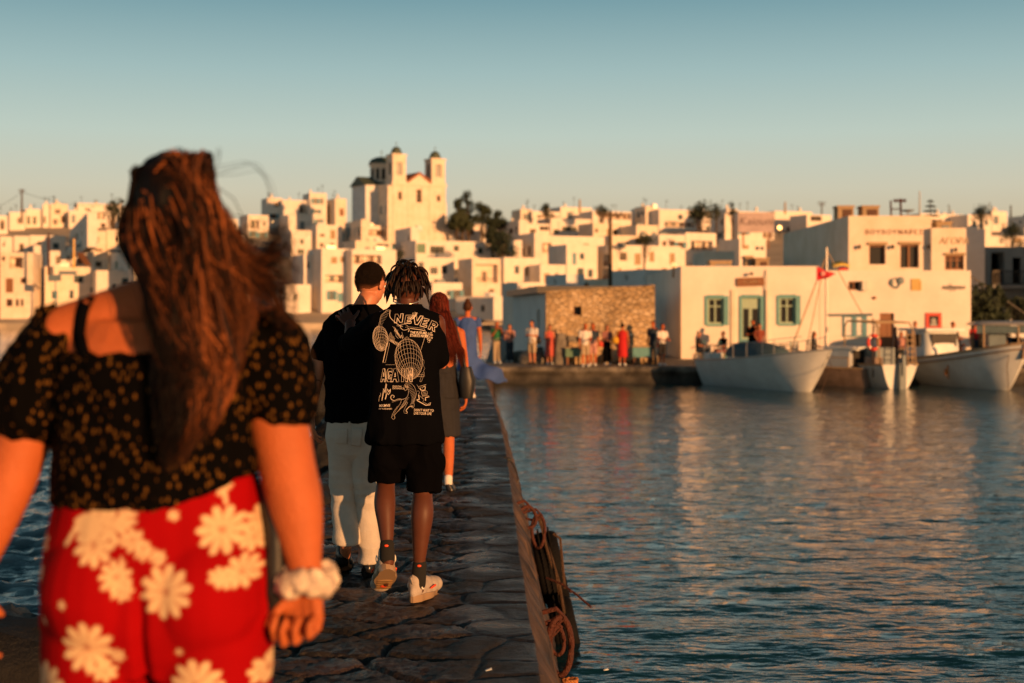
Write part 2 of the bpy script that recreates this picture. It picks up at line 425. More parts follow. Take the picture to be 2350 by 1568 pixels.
def pier():
    rng = np.random.RandomState(11)
    # irregular flags: scattered centres, nearest two give the joint
    cs = []
    for _ in range(30000):
        y = rng.uniform(-3, 57); x = rng.uniform(-3.4, 0.6)
        if rng.rand() > 1.0: continue
        cs.append((x, y))
        if len(cs) >= 1: pass
    keep = []; cell = {}
    for x, y in cs:
        k = (int(x/0.7), int(y/0.7)); ok = True
        for a in (-1, 0, 1):
            for b in (-1, 0, 1):
                for q in cell.get((k[0]+a, k[1]+b), ()):
                    if ((q[0]-x)/1.25)**2+(q[1]-y)**2 < 0.26**2: ok = False
        if ok: cell.setdefault(k, []).append((x, y)); keep.append((x, y))
    C = np.array(keep); hs = rng.uniform(-0.009, 0.011, len(C)); tn = rng.uniform(0.40, 1.6, len(C)); tx = rng.uniform(-.018, .018, (len(C), 2))
    tint = np.stack([tn*rng.uniform(0.95, 1.25, len(C)), tn, tn*rng.uniform(0.75, 1.1, len(C))], 1)
    ys = [-3.0]
    while ys[-1] < 4: ys.append(ys[-1]+0.06)
    while ys[-1] < 57: ys.append(ys[-1]*1.0028)
    ys = np.array(ys); nu = 150
    V = []; T = []
    ur = np.linspace(0, 1, nu)
    for y in ys:
        xl, xr = ip(PL, y), ip(PR, y)
        xs = xl+(xr-xl)*ur
        V.append(np.stack([xs, np.full(nu, y), np.full(nu, pier_z(y))], 1))
    V = np.array(V); P = V.reshape(-1, 3)
    wob = 0.10*np.stack([nz(P*2.1+7), nz(P*2.1+91)], 1)
    Q = P[:, :2]+wob
    h = np.zeros(len(P)); tone = np.ones((len(P), 3))
    order = np.argsort(C[:, 1]); Cs = C[order]; hs = hs[order]; tint = tint[order]; tx = tx[order]
    for k in range(0, len(P), nu*8):
        q = Q[k:k+nu*8]; y0, y1 = q[:, 1].min()-1.2, q[:, 1].max()+1.2
        sel = (Cs[:, 1] > y0) & (Cs[:, 1] < y1); c = Cs[sel]
        d = np.sqrt(((q[:, None, 0]-c[None, :, 0])/1.25)**2+(q[:, None, 1]-c[None, :, 1])**2)
        i2 = np.argpartition(d, 1, 1)[:, :2]; dd = np.take_along_axis(d, i2, 1)
        sw = dd[:, 0] > dd[:, 1]; i0 = np.where(sw, i2[:, 1], i2[:, 0])
        gap = np.abs(dd[:, 0]-dd[:, 1])
        g = np.clip(gap/0.05, 0, 1); g = g*g*(3-2*g)
        hh = hs[sel][i0]+((q-c[i0])*tx[sel][i0]).sum(1)
        h[k:k+nu*8] = hh*g-0.030*(1-g); tone[k:k+nu*8] = tint[sel][i0]*(0.25+0.75*g)[:, None]
    h += 0.015*fbm(P*4.0, 5)+0.007*nz(P*26)
    # the cemented margin along the right edge is smoother
    er = np.array([ip(PR, y) for y in ys]).repeat(nu); mg = np.clip((P[:, 0]-(er-0.42+0.06*nz(P*1.7)))/0.10, 0, 1)*(P[:, 1] < 60)
    h = h*(1-mg*0.75)+0.012*mg; tone = tone*(1-mg[:, None])+mg[:, None]*np.array([0.85, 0.8, 0.78])
    P[:, 2] += h
    P[:, 0] += np.where(np.tile(ur, len(ys)) > 0.995, 0.010*fbm(P*np.array([1, 1.2, 1]), 4), 0)
    idx = np.arange(len(P)).reshape(len(ys), nu)
    f = np.stack([idx[:-1, :-1], idx[:-1, 1:], idx[1:, 1:], idx[1:, :-1]], -1).reshape(-1, 4).tolist()
    me = bpy.data.meshes.new('pier'); nv = len(P)
    # sides: right one batters outwards into the water, left one breaks into rubble
    rows = []
    K = 22
    S = []; ST = []
    for side in (1, -1):
        top = P.reshape(len(ys), nu, 3)[:, -1 if side > 0 else 0]
        for k in range(1, K+1):
            t = k/K
            s = top.copy(); s[:, 2] = top[:, 2]*(1-t)-0.6*t
            out = (0.05*min(1, t*12)+0.46*t) if side > 0 else (0.1+0.7*t)
            s[:, 0] += side*out
            S.append(s)
            ST.append(np.full(len(ys), side))
    S = np.array(S); flat = S.reshape(-1, 3)
    bumpy = fbm(flat*np.array([3, 1.5, 9.0])+11, 5)
    flat[:, 0] += bumpy*0.030*np.concatenate(ST)
    S = flat.reshape(2, K, len(ys), 3)
    allv = np.concatenate([P, flat]); 
    gi = np.arange(nv, nv+len(flat)).reshape(2, K, len(ys))
    for si in range(2):
        prev = idx[:, -1] if si == 0 else idx[:, 0]
        for k in range(K):
            cur = gi[si, k]
            q = np.stack([prev[:-1], cur[:-1], cur[1:], prev[1:]], -1)
            if si == 1: q = q[:, ::-1]
            f += q.tolist(); prev = cur
    me.from_pydata(allv.tolist(), [], f); me.update()
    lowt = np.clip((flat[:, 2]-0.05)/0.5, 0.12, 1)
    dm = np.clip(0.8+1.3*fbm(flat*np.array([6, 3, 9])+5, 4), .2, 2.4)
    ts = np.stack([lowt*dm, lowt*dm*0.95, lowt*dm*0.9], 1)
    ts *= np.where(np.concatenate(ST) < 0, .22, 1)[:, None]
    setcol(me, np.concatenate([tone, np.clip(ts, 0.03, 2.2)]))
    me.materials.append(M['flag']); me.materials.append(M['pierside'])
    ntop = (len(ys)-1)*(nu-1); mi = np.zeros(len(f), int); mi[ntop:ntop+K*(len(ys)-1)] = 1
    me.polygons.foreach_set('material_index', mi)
    o = link('pier', me, None, None, True); tag(o, kind='structure')
    return o
pier()

# ---- rocks on the open-sea side
def rock(loc, sz, seed, label, nm='rock', sub=4, m=None, grp='black rocks along the open-sea side of the pier'):
    bm = bmesh.new(); bmesh.ops.create_icosphere(bm, subdivisions=sub, radius=1)
    co = np.array([v.co[:] for v in bm.verts])
    r = 1+0.20*fbm(co*1.0+seed*7.7, 6)+0.10*(1-2*np.abs(nz(co*3+seed)))
    co = co*r[:, None]*np.array(sz)
    me = bpy.data.meshes.new(nm); bm.to_mesh(me); bm.free()
    me.vertices.foreach_set('co', co.ravel()); me.update()
    setcol(me, np.clip(0.8+0.5*fbm(co*2+seed, 3), 0.3, 1.5))
    o = link(nm, me, m or M['rock'], None, True); o.location = loc
    tag(o, label, 'rock', grp); return o
rk = [
 (at(150, 1475, 6.6)+Vector((-0.25, 0, -0.38)), (0.62, 0.6, 0.52), 'large black rock below the left hip of the floral trousers, at the bottom left'),
 (at(30, 1400, 8.6)+Vector((-.5, .2, -.30)), (0.6, 0.55, 0.26), 'low black rock awash at the left edge of the photo'),
 (at(-60, 1520, 7.0)+Vector((-.3, 0, -.45)), (0.7, 0.7, 0.42), 'dark rock half out of frame at the lower left corner'),
 (at(745, 975, 15.0)+Vector((0.02, 0, -0.55)), (0.26, 0.5, 0.62), 'upright dark rock beside the pale trousers of the man in the plain black shirt'),
 (at(735, 862, 22)+Vector((-.05, 0, -.35)), (0.42, 0.8, 0.42), 'brown rock behind the hanging forearm of the man in the plain black shirt'),
 (at(748, 1130, 11.8)+Vector((-.15, 0, -.28)), (0.3, 0.45, 0.34), 'wet rock beside the pier just left of the pale trousers'),
 (at(700, 1230, 10.0)+Vector((-.2, 0, -.35)), (0.36, 0.5, 0.3), 'wet rock behind the right arm of the woman in floral trousers'),
 (at(765, 830, 29)+Vector((-.6, 0, -.4)), (0.4, 0.9, 0.4), 'farthest dark rock on the open-sea side of the pier'),
 (at(520, 1350, 8.8)+Vector((-.4, 0, -.4)), (0.4, 0.5, 0.35), 'rock hidden mostly behind the hips of the woman in floral trousers'),
]
for i, (p, s, lb) in enumerate(rk): rock(p, s, i+1, lb)

# ---- quay at the far end of the pier
def quay():
    pts = [(-1.15, 56.4), (7, 56.2), (20, 56.0), (60, 57.0), (160, 60), (160, 236), (-6, 236), (-3.2, 215), (-1.5, 110), (-1.2, 70)]
    mb = MB(); n = len(pts); z = 0.66
    mb.add([(x, y, z) for x, y in pts], [tuple(range(n))])
    o = mb.build('quay', M['quay']); tag(o, kind='structure')
    me = o.data; setcol(me, np.ones(len(me.vertices)))
    # front wall of the quay, rough and weathered
    us = np.linspace(0, 1, 500); 
    px = np.interp(us, [0, .1, .35, 1], [-1.15, 7, 20, 60]); py = np.interp(us, [0, .1, .35, 1], [56.4, 56.2, 56.0, 57.0])
    V = []; rows = [(0.0, 0.55), (0.0, 0.664), (-0.10, 0.672), (-0.13, 0.56), (-0.13, 0.44), (-0.05, 0.40), (-0.03, 0.2), (-0.05, 0.0), (-0.05, -0.5)]
    for i, (dy, zz) in enumerate(rows):
        q = np.stack([px, py+dy, np.full(500, zz)], 1)
        if i > 3: q[:, 1] += 0.13*fbm(np.stack([px*1.2, px*0+zz*4, px*0], 1), 4)
        else: q[:, 1] += 0.02*nz(q*3); q[:, 2] += 0.01*nz(q*2+4)
        V.append(q)
    V = np.array(V); P = V.reshape(-1, 3); idx = np.arange(len(P)).reshape(len(rows), 500)
    f = np.stack([idx[:-1, :-1], idx[:-1, 1:], idx[1:, 1:], idx[1:, :-1]], -1).reshape(-1, 4)[:, ::-1]
    me = bpy.data.meshes.new('quay_wall'); me.from_pydata(P.tolist(), [], f.tolist()); me.update()
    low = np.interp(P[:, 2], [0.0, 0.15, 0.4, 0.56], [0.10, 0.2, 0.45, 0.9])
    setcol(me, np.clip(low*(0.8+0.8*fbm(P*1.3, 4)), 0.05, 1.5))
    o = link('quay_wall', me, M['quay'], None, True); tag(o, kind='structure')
quay()

# ---- hill under the town
def tz(D): return 0.9+max(0.0, min(D, 392)-231)*0.155
def hill():
    xs = np.linspace(-150, 190, 60); ys = np.array([226, 226.01, 229, 231, 240, 260, 290, 320, 350, 380, 392, 430, 520])
    V = []
    for y in ys:
        for x in xs:
            z = tz(y) if y > 226 else -0.5
            V.append((x, y+(1.5*math.sin(x*0.21) if y < 230 else 0), z+0.0))
    n = len(xs); idx = np.arange(len(V)).reshape(len(ys), n)
    f = np.stack([idx[:-1, :-1], idx[:-1, 1:], idx[1:, 1:], idx[1:, :-1]], -1).reshape(-1, 4)
    me = bpy.data.meshes.new('hill'); me.from_pydata(V, [], f.tolist()); me.update()
    o = link('hill', me, mat('dry earth and lime wash', (0.50, 0.43, 0.34), 0.9, 0.3, 0.2), None); tag(o, kind='structure')
hill()
# ------------------------------------------------------------------ houses
ZT = {1: (0, 428.4, .2865), 2: (550.8, 306, .2927), 3: (1009.8, 428.4, .2927), 4: (1499.4, 428.4, .2147), 5: (1897, 428.4, .2146), 6: (1560.6, 642.6, .336), 7: (1101.6, 703.8, .2083), 0: (0, 0, 1)}
def zx(z, a): return ZT[z][0]+a*ZT[z][2]
def zy(z, b): return ZT[z][1]+b*ZT[z][2]
def solveD(ytop, h):
    g = lambda D: CZ+(HY-ytop)*D/F-tz(D)-h
    if g(233) <= 0: return 233.0, max(2.4, CZ+(HY-ytop)*233/F-tz(233))
    D = 233.0
    while D < 390 and g(D) > 0: D += 0.5
    if g(D) > 0: h += g(D)
    return D, h

def facade(mb, w, h, holes, t=0.28, y=0.0):
    """front wall in the x-z plane with real openings"""
    xs = sorted({0.0, w, *[a for q in holes for a in (q[0], q[1])]}); zs = sorted({0.0, h, *[a for q in holes for a in (q[2], q[3])]})
    for i in range(len(xs)-1):
        for j in range(len(zs)-1):
            cx, cz = (xs[i]+xs[i+1])/2, (zs[j]+zs[j+1])/2
            if any(q[0] < cx < q[1] and q[2] < cz < q[3] for q in holes): continue
            mb.quad((xs[i], y, zs[j]), (xs[i+1], y, zs[j]), (xs[i+1], y, zs[j+1]), (xs[i], y, zs[j+1]))
    for q in holes:
        x0, x1, z0, z1 = q[:4]; d = q[4] if len(q) > 4 else t
        mb.quad((x0, y, z0), (x0, y+d, z0), (x0, y+d, z1), (x0, y, z1))
        mb.quad((x1, y, z0), (x1, y, z1), (x1, y+d, z1), (x1, y+d, z0))
        mb.quad((x0, y, z0), (x1, y, z0), (x1, y+d, z0), (x0, y+d, z0))
        mb.quad((x0, y, z1), (x0, y+d, z1), (x1, y+d, z1), (x1, y, z1))

def window_unit(root, x0, x1, z0, z1, y, m, shut=None, bars=1, name='window', cross=True):
    w = x1-x0; f = min(0.09, w*0.12)
    mb = MB()
    mb.bx(x0, x0+f, y-0.03, y+0.05, z0, z1).bx(x1-f, x1, y-0.03, y+0.05, z0, z1)
    mb.bx(x0+f, x1-f, y-0.03, y+0.05, z1-f, z1).bx(x0+f, x1-f, y-0.03, y+0.05, z0, z0+f)
    for k in range(bars):
        c = x0+w*(k+1)/(bars+1); mb.bx(c-f*.4, c+f*.4, y-0.02, y+0.04, z0+f, z1-f)
    if cross: mb.bx(x0+f, x1-f, y-0.015, y+0.035, z0+(z1-z0)*.68-f*.3, z0+(z1-z0)*.68+f*.3)
    o = mb.build(name, m, root)
    g = MB().bx(x0+0.01, x1-0.01, y+0.055, y+0.075, z0+0.01, z1-0.01)
    g.build('pane', M['pane'], o)
    if shut:
        for sgn in (0, 1):
            s = MB(); a, b = (x0-w*.5, x0-0.01) if sgn == 0 else (x1+0.01, x1+w*.5)
            s.bx(a, b, -0.06, -0.015, z0, z1)
            for k in range(6):
                zz = z0+(z1-z0)*(k+.5)/6; s.bx(a+.04, b-.04, -0.08, -0.06, zz-.02, zz+.03)
            s.build('shutter', shut, root)
    return o

FR = ['blue', 'brown', 'green', 'palewood', 'bluepanel', 'brown']
NH = 0
def house(z, x0, x1, ytop, h, label, wins=(), rz=18, d=8, wm='white', kind='house', D=None, side=0, chim=0, fr=None, eave=0, ledge=0):
    """x0..x1, ytop: the lit front in picture coordinates of zoom z; h: its height"""
    global NH
    NH += 1; rg = random.Random(NH*13+5)
    if rz < 0: d = 1.8
    vx0, vx1, vt = zx(z, x0), zx(z, x1), zy(z, ytop)
    if D is None: D, h = solveD(vt, h)
    else: h = CZ+(HY-vt)*D/F-tz(D)
    D += rg.uniform(-0.8, 0.8)
    X0 = (vx0-CX)/F*D; t = (vx1-CX)/F; r = R(rz)
    W = (t*D-X0)/(math.cos(r)-t*math.sin(r)); g = tz(D)-0.4; H = h+0.4
    root = empty('house', (X0, D, g), r, label, kind, 'white cubic houses of the hillside town')
    holes = []; specs = []
    for q in wins:
        if len(q) == 4: q = (*q, 'w')
        tx0, tx1 = (zx(z, q[0])-CX)/F, (zx(z, q[2])-CX)/F
        u0 = (tx0*D-X0)/(math.cos(r)-tx0*math.sin(r)); u1 = (tx1*D-X0)/(math.cos(r)-tx1*math.sin(r))
        Dm = D+(u0+u1)/2*math.sin(r)
        za = CZ+(HY-zy(z, q[3]))*Dm/F-g; zb = CZ+(HY-zy(z, q[1]))*Dm/F-g
        u0, u1 = max(.15, u0), min(W-.15, u1); za, zb = max(.2, za), min(H-.3, zb)
        if u1-u0 < .3 or zb-za < .3: continue
        if any(u0 < p[1] and u1 > p[0] and za < p[3] and zb > p[2] for p in holes): continue
        dep = 1.5 if q[4] in ('v', 'b') else 0.25
        holes.append((u0, u1, za, zb, dep)); specs.append((q[4], u0, u1, za, zb, dep))
    for _k in range(14):
        if len(specs) > 6 or W < 2.2: break
        a_ = rg.uniform(.5, W-1.6); zt_ = H-.9-rg.choice([.3, .5, 3.2, 3.4, 6.2])-rg.random()*.3; dr_ = rg.random() < .3
        bl_ = rg.random() < .18 and W > 5; q = (a_, min(W-.4, a_+(rg.uniform(2.2, 3.6) if bl_ else rg.uniform(.9, 1.7))), zt_-(2.2 if dr_ or bl_ else rg.uniform(1.1, 1.7)), zt_)
        if q[2] < .4 or any(q[0] < p[1]+.5 and q[1] > p[0]-.5 and q[2] < p[3]+.4 and q[3] > p[2]-.4 for p in holes): continue
        if rg.random() < .12: continue
        if bl_: holes.append((*q, 1.5)); specs.append(('b', *q, 1.5)); continue
        holes.append((*q, .25)); specs.append(('d' if dr_ else rg.choice(['w', 'w', 's']), *q, .25))
    mb = MB(); facade(mb, W, H, holes)
    mb.quad((0, 0, 0), (0, 0, H), (0, d, H), (0, d, 0)).quad((W, 0, 0), (W, d, 0), (W, d, H), (W, 0, H)).quad((0, d, 0), (0, d, H), (W, d, H), (W, d, 0))
    p = 0.25; rh = H-0.45
    # parapet and roof
    mb.quad((p, p, rh), (W-p, p, rh), (W-p, d-p, rh), (p, d-p, rh))
    for a, b, c_, e in (((0, 0), (W, 0), (W-p, p), (p, p)), ((W, 0), (W, d), (W-p, d-p), (W-p, p)), ((W, d), (0, d), (p, d-p), (W-p, d-p)), ((0, d), (0, 0), (p, p), (p, d-p))):
        mb.quad((*a, H), (*b, H), (*c_, H), (*e, H)); mb.quad((*e, H), (*c_, H), (*c_, rh), (*e, rh))
    mb.build('wall', M[wm], root)
    fm = M[fr or rg.choice(FR)]
    for k, u0, u1, za, zb, dep in specs:
        if k == 'w': window_unit(root, u0, u1, za, zb, 0.17, fm, bars=1 if u1-u0 > .8 else 0, cross=zb-za > 1.1)
        elif k == 's': window_unit(root, u0, u1, za, zb, 0.17, fm, shut=M['blue'])
        elif k == 'd':
            m2 = MB().bx(u0, u1, 0.15, 0.21, za, zb); m2.bx(u0+.1, u1-.1, .13, .15, za+.2, za+(zb-za)*.45).bx(u0+.1, u1-.1, .13, .15, za+(zb-za)*.52, zb-.15)
            m2.build('door', fm, root)
        elif k == 'y':
            MB().bx(u0, u1, 0.15, 0.2, za, zb).build('shutter', M['palewood'], root)
        elif k in ('v', 'b'):
            b2 = MB().bx(u0+.001, u1-.001, dep-.02, dep, za+.001, zb-.001); b2.build('veranda_wall', M['white2'], root)
            n = max(1, int((u1-u0)/2.2))
            for i in range(n):
                c = u0+(u1-u0)*(i+.5)/n; zt = min(zb-.2, za+2.0)
                window_unit(root, c-.4, c+.4, za+.25, zt, dep-.12, fm, name='window', bars=0)
            rb = MB()
            if k == 'v':
                for i in range(1, n+1):
                    c = u0+(u1-u0)*i/(n+1); rb.bx(c-.08, c+.08, .05, .2, za, zb)
            hh = min(.9, (zb-za)*.4)
            rb.bx(u0, u1, .02, .07, za+hh-.06, za+hh)
            for i in range(int((u1-u0)/.22)): rb.bx(u0+.1+i*.22, u0+.13+i*.22, .03, .06, za, za+hh-.06)
            rb.build('railing', M['brown'], root)
    for i in range(side):
        c = d*(i+.5)/side; zz = H*.55
        q = MB().bx(-0.03, 0.02, c-.4, c+.4, zz, zz+1.1).bx(-0.06, -0.03, c-.45, c-.4, zz-.05, zz+1.15).bx(-0.06, -0.03, c+.4, c+.45, zz-.05, zz+1.15)
        q.build('window', M['bluepanel'], root)
    if ledge:
        MB().bx(0.1, W-.1, -0.22, -0.002, H-.5, H-.36).build('cornice', M['white'], root)
    for i in range(chim*2):
        cx_ = W*rg.uniform(.1, .9); hh = rg.uniform(1.6, 3.4); q = MB().tube([(cx_, 2+i, rh), (cx_, 2+i, rh+hh)], .055, 5)
        for j in range(3): q.tube([(cx_-.5+.1*j, 2+i, rh+hh-.25*j), (cx_+.5-.1*j, 2+i, rh+hh-.25*j)], .03, 4)
        q.build('aerial', M['metal'], root)
    if rg.random() < .4 and W > 4:
        cx_ = rg.uniform(1, W-2.4); q = MB().bx(cx_, cx_+1.6, 3, 4.1, rh, rh+1.1); q.build('water_tank', M[rg.choice(['bluepanel', 'steel', 'white3'])], root)
    for i in range(chim):
        cx_ = W*rg.uniform(.1, .9); ch = rg.uniform(.9, 1.5)
        q = MB().bx(cx_-.25, cx_+.25, 1.2, 1.7, rh-.05, rh+ch).bx(cx_-.33, cx_+.33, 1.12, 1.78, rh+ch, rh+ch+.12).bx(cx_-.12, cx_+.12, 1.33, 1.57, rh+ch+.12, rh+ch+.4)
        q.build('chimney', M[wm], root)
    return root, W, H, d

# ---- left of the standing woman (zoom 1)
L1 = [
 (0, 265, 525, 11, 'tall white waterfront house at the left edge with green double door and grid windows', [(15,560,40,595),(75,565,185,655,'b'),(45,735,105,850,'d'),(165,730,210,775),(50,900,100,960),(125,900,150,960),(165,900,187,960)], 8),
 (272, 350, 800, 3.4, 'low yellow-lit annex on the waterfront beside the tall grid-window house', [], 8),
 (360, 765, 640, 8, 'wide plain white waterfront house under a small blue sign', [(555,830,590,900),(725,810,742,850)], 20),
 (770, 1180, 668, 8, 'bright blank-walled waterfront house partly behind the womans neck', [(900,780,930,830)], 20),
 (-160, -20, 600, 9, 'waterfront house cut off by the left edge of the photo', [(-60,700,-30,750)], 8),
 (270, 385, 470, 7, 'narrow white house behind the dark pole, with one slit window', [(330,570,343,640)], 20),
 (392, 560, 515, 7, 'house with two dark square windows beside the golden pole', [(445,558,490,622),(535,555,562,605)], 24),
 (572, 745, 480, 7, 'house with a slanting brown awning', [(620,560,665,620,'d')], 24),
 (752, 870, 520, 7, 'small house with one dark wide window left of the shaded lavender house', [(765,600,815,645)], 26),
 (880, 1080, 505, 7, 'lavender-shaded house with two narrow lit doors beside the womans cheek', [(920,600,942,660,'d'),(1025,600,1046,660,'d')], -70),
 (0, 100, 400, 6, 'house with a bright lamp high at the left edge', [(20,450,40,480)], 25),
 (112, 235, 395, 6, 'white house with a single small square window, second row from the top at left', [(220,430,235,455)], 18),
 (240, 380, 392, 6, 'blank white house just left of the dark pole', [(300,440,325,470)], 25),
 (390, 525, 392, 6, 'white house right of the dark pole, its wall without openings', [], 22),
 (560, 700, 352, 6, 'pale shaded house with a tall window behind the golden pole', [(605,375,622,430)], -70),
 (705, 850, 352, 6, 'bright terrace house below the long veranda', [(760,400,790,450)], 18),
 (855, 1060, 345, 6, 'white house above the blue awning roof', [(930,400,955,440)], 20),
 (-60, 60, 230, 5, 'yellow-lit house at the upper left edge', [(0,270,35,345,'v')], 25),
 (75, 200, 205, 5, 'flat-roofed cream house below the tall utility pole', [], 25),
 (205, 335, 180, 5, 'house with two dark doorways under the roofline at upper left', [(215,238,243,305),(262,240,292,305)], 25),
 (342, 400, 140, 5.5, 'tall narrow white house on the left skyline', [(348,240,366,295)], 20),
 (404, 545, 138, 5, 'broad cream house with two brown openings on the left skyline', [(425,262,460,305),(480,235,540,290,'b')], 25),
 (552, 715, 190, 5, 'white block in front of the long skyline wall at left', [], 20),
 (725, 860, 170, 5, 'house with a long shaded veranda on the left skyline', [(728,205,840,262,'v')], 18),
 (868, 960, 180, 5, 'white house with one oval-looking window below the dark treetop', [(875,262,900,322)], 20),
 (965, 1060, 160, 5, 'last bright skyline house before the womans hair', [(1015,268,1038,312)], 26),
 (620, 960, 132, 5, 'long low roof terrace wall on the left skyline', [], 24),
]
for x0, x1, yt, h, lb, wn, rz in L1:
    house(1, x0, x1, yt, h, lb, wn, rz=rz, wm=random.choice(['white', 'white2', 'white']), chim=1 if yt < 300 else 0)

# ---- behind the woman, hidden but for a step to the side
for i, (a, b, yt, h, lb, wn) in enumerate([
 (310, 395, 610, 8, 'waterfront house hidden behind the womans head, with two shuttered windows', [(330,640,342,660),(365,640,377,660)]),
 (400, 500, 622, 8, 'waterfront house hidden behind the womans hair', [(430,650,445,672)]),
 (505, 570, 600, 9, 'waterfront house behind the loose ends of the brown hair', [(525,640,545,660)]),
 (310, 430, 545, 7, 'mid-slope house behind the womans head', [(350,570,365,590)]),
 (440, 560, 540, 7, 'mid-slope house behind the womans hair', [(500,570,515,590)]),
 (320, 420, 485, 6, 'skyline house behind the womans head', [(350,505,362,522)]),
 (430, 545, 500, 6, 'skyline house behind the womans hair', [(480,520,495,540)]),
]): house(0, a, b, yt, h, lb, wn, rz=25)

# ---- centre (zoom 2)
L2 = [
 (355, 555, 1185, 5, 'low white waterfront house seen through the womans flying hair ends', [(420,1260,445,1310)], 24),
 (500, 575, 950, 9.5, 'narrow lit house just left of the dark shadow strip', [(525,1010,545,1060)], 24),
 (640, 870, 900, 11, 'large waterfront house with a planted balcony left of the short-haired man', [(715,970,760,1022,'y'),(785,968,822,1012,'y'),(668,1112,812,1172,'b'),(765,1252,805,1325,'d')], 24),
 (878, 1225, 905, 11, 'waterfront house with a long yellow-lit veranda above the short-haired man', [(885,955,1110,1028,'v'),(900,1130,1000,1190,'b')], 24),
 (1380, 1680, 970, 8, 'white house with a blue-framed square window right of the braided man', [(1490,1050,1550,1105),(1398,1010,1440,1078),(1600,1230,1640,1270)], 24),
 (1820, 2045, 985, 8.5, 'house with a shaded balcony recess, tall grey side wall at its left', [(1850,1028,2022,1172,'b'),(1950,1222,1992,1272)], 20),
 (1378, 1990, 838, 6.5, 'long white house with a round window above the braided man', [(1385,865,1455,940,'d'),(1490,885,1600,940),(1675,880,1717,925)], 26),
 (1410, 1925, 700, 6, 'long blank white house below the dark trees', [(1700,815,1745,830)], 24),
 (960, 1200, 722, 6.5, 'house with a yellow-lit loggia below the church', [(985,758,1150,806,'v')], 26),
 (1215, 1340, 760, 7, 'small house in the shaded gap below the church', [(1280,880,1320,920)], -70),
 (600, 800, 715, 7, 'white house with four small windows left of the shaded gable', [(625,788,665,812),(708,760,748,830,'y'),(625,860,655,895),(708,860,738,895)], 26),
 (905, 1190, 840, 6, 'stepped white house in the middle of the slope, with a dark slit under its terrace', [(1070,868,1170,890)], 26),
 (820, 950, 705, 6.5, 'grey-shaded gable house with an orange strip left of the church loggia house', [(842,745,868,810,'d')], -70),
 (330, 740, 520, 7, 'big smooth cream house on the crest left of the church, with a tall dark window', [(668,562,732,712)], 22),
 (215, 330, 505, 6, 'stepped cream tower house at the left of the crest', [], 22),
 (545, 680, 468, 7.5, 'upper box of the cream house left of the church', [], 22),
 (60, 225, 640, 6, 'white house with a shining lamp at its wall, left of the cream crest house', [(180,690,200,730)], 26),
 (745, 835, 510, 7, 'narrow cream house touching the church platform', [(780,590,815,650,'d')], 26),
 (970, 1260, 545, 6, 'long white terrace wall house directly below the church', [], 18),
 (1262, 1620, 540, 6, 'white forecourt building below the church front', [(1270,570,1310,595),(1390,600,1430,640),(1490,560,1525,640,'d')], 18),
 (400, 560, 760, 6.5, 'white house half veiled by the womans hair ends', [(470,830,500,870)], 26),
 (380, 560, 640, 6, 'cream terrace below the crest house, veiled by loose hair', [], 26),
]
for x0, x1, yt, h, lb, wn, rz in L2:
    house(2, x0, x1, yt, h, lb, wn, rz=rz, wm=random.choice(['white', 'white2', 'white']), chim=1 if yt < 600 else 0)

# ---- right of the trees (zoom 3)
L3 = [
 (-60, 175, 755, 5, 'small low lit house above the redheads hair', [(50,815,80,860)], 24),
 (500, 780, 552, 7.5, 'clean white gabled-looking house with one small framed window in the centre', [(665,628,718,702,'y')], 24),
 (785, 985, 608, 6.5, 'low white house with a glowing yellow door', [(815,680,862,760,'y'),(765,680,775,740),(900,680,930,720)], 24),
 (992, 1235, 455, 9, 'tall lit house with a dark balcony door and a big grey side wall', [(1038,520,1068,612,'d')], 24),
 (1245, 1330, 470, 8, 'narrow shaded house left of the tall brown pole', [], -70),
 (1340, 1890, 455, 8.5, 'very large blank sunlit white house right of the tall brown pole', [(1640,510,1680,590,'d')], 22),
 (745, 1290, 385, 7, 'wide white house with a long plain wall in the centre of the slope', [(1140,380,1165,398)], 24),
 (430, 580, 440, 5, 'low house in shade beneath the trees', [(500,480,530,520)], -70),
 (590, 740, 385, 6.5, 'grey-shaded house with street lamp in front, right of the trees', [(640,480,660,540),(690,470,710,540)], -70),
 (455, 620, 290, 6, 'bluish white house in shade right below the tree clump', [(540,330,570,370)], -70),
 (868, 1185, 250, 6, 'white house with two groups of grey windows in the upper centre', [(890,335,932,370),(958,315,1072,350)], 24),
 (648, 860, 290, 6, 'white house with an outside stair and grey hatch', [(780,310,855,345)], 24),
 (722, 940, 195, 5, 'yellow-lit flat house on the centre skyline', [(760,225,900,250,'v')], 24),
 (632, 720, 175, 5.5, 'slim cream tower house at the centre skyline with a dark square window', [(650,215,717,290)], 18),
 (945, 1190, 158, 5, 'broad cream house with brown roof edge on the centre skyline', [], 24),
 (1195, 1500, 190, 5.5, 'house with a long shaded pergola terrace on the skyline', [(1270,208,1500,258,'v')], 24),
 (1200, 1420, 285, 6, 'white house behind the top of the tall brown pole', [(1215,330,1240,360)], 24),
 (1350, 1740, 385, 6, 'white house with a planted arch opening', [(1530,392,1690,450,'b')], 24),
 (1540, 1710, 300, 6, 'small white cube above the planted arch house', [], 24),
 (1615, 1720, 162, 5.5, 'cream box on the skyline right of the grey tank', [], 26),
 (1525, 1612, 165, 5.5, 'blue-grey shaded box house on the skyline', [], -70),
]
for x0, x1, yt, h, lb, wn, rz in L3:
    house(3, x0, x1, yt, h, lb, wn, rz=rz, wm=random.choice(['white', 'white2', 'white']), chim=1 if yt < 300 else 0)
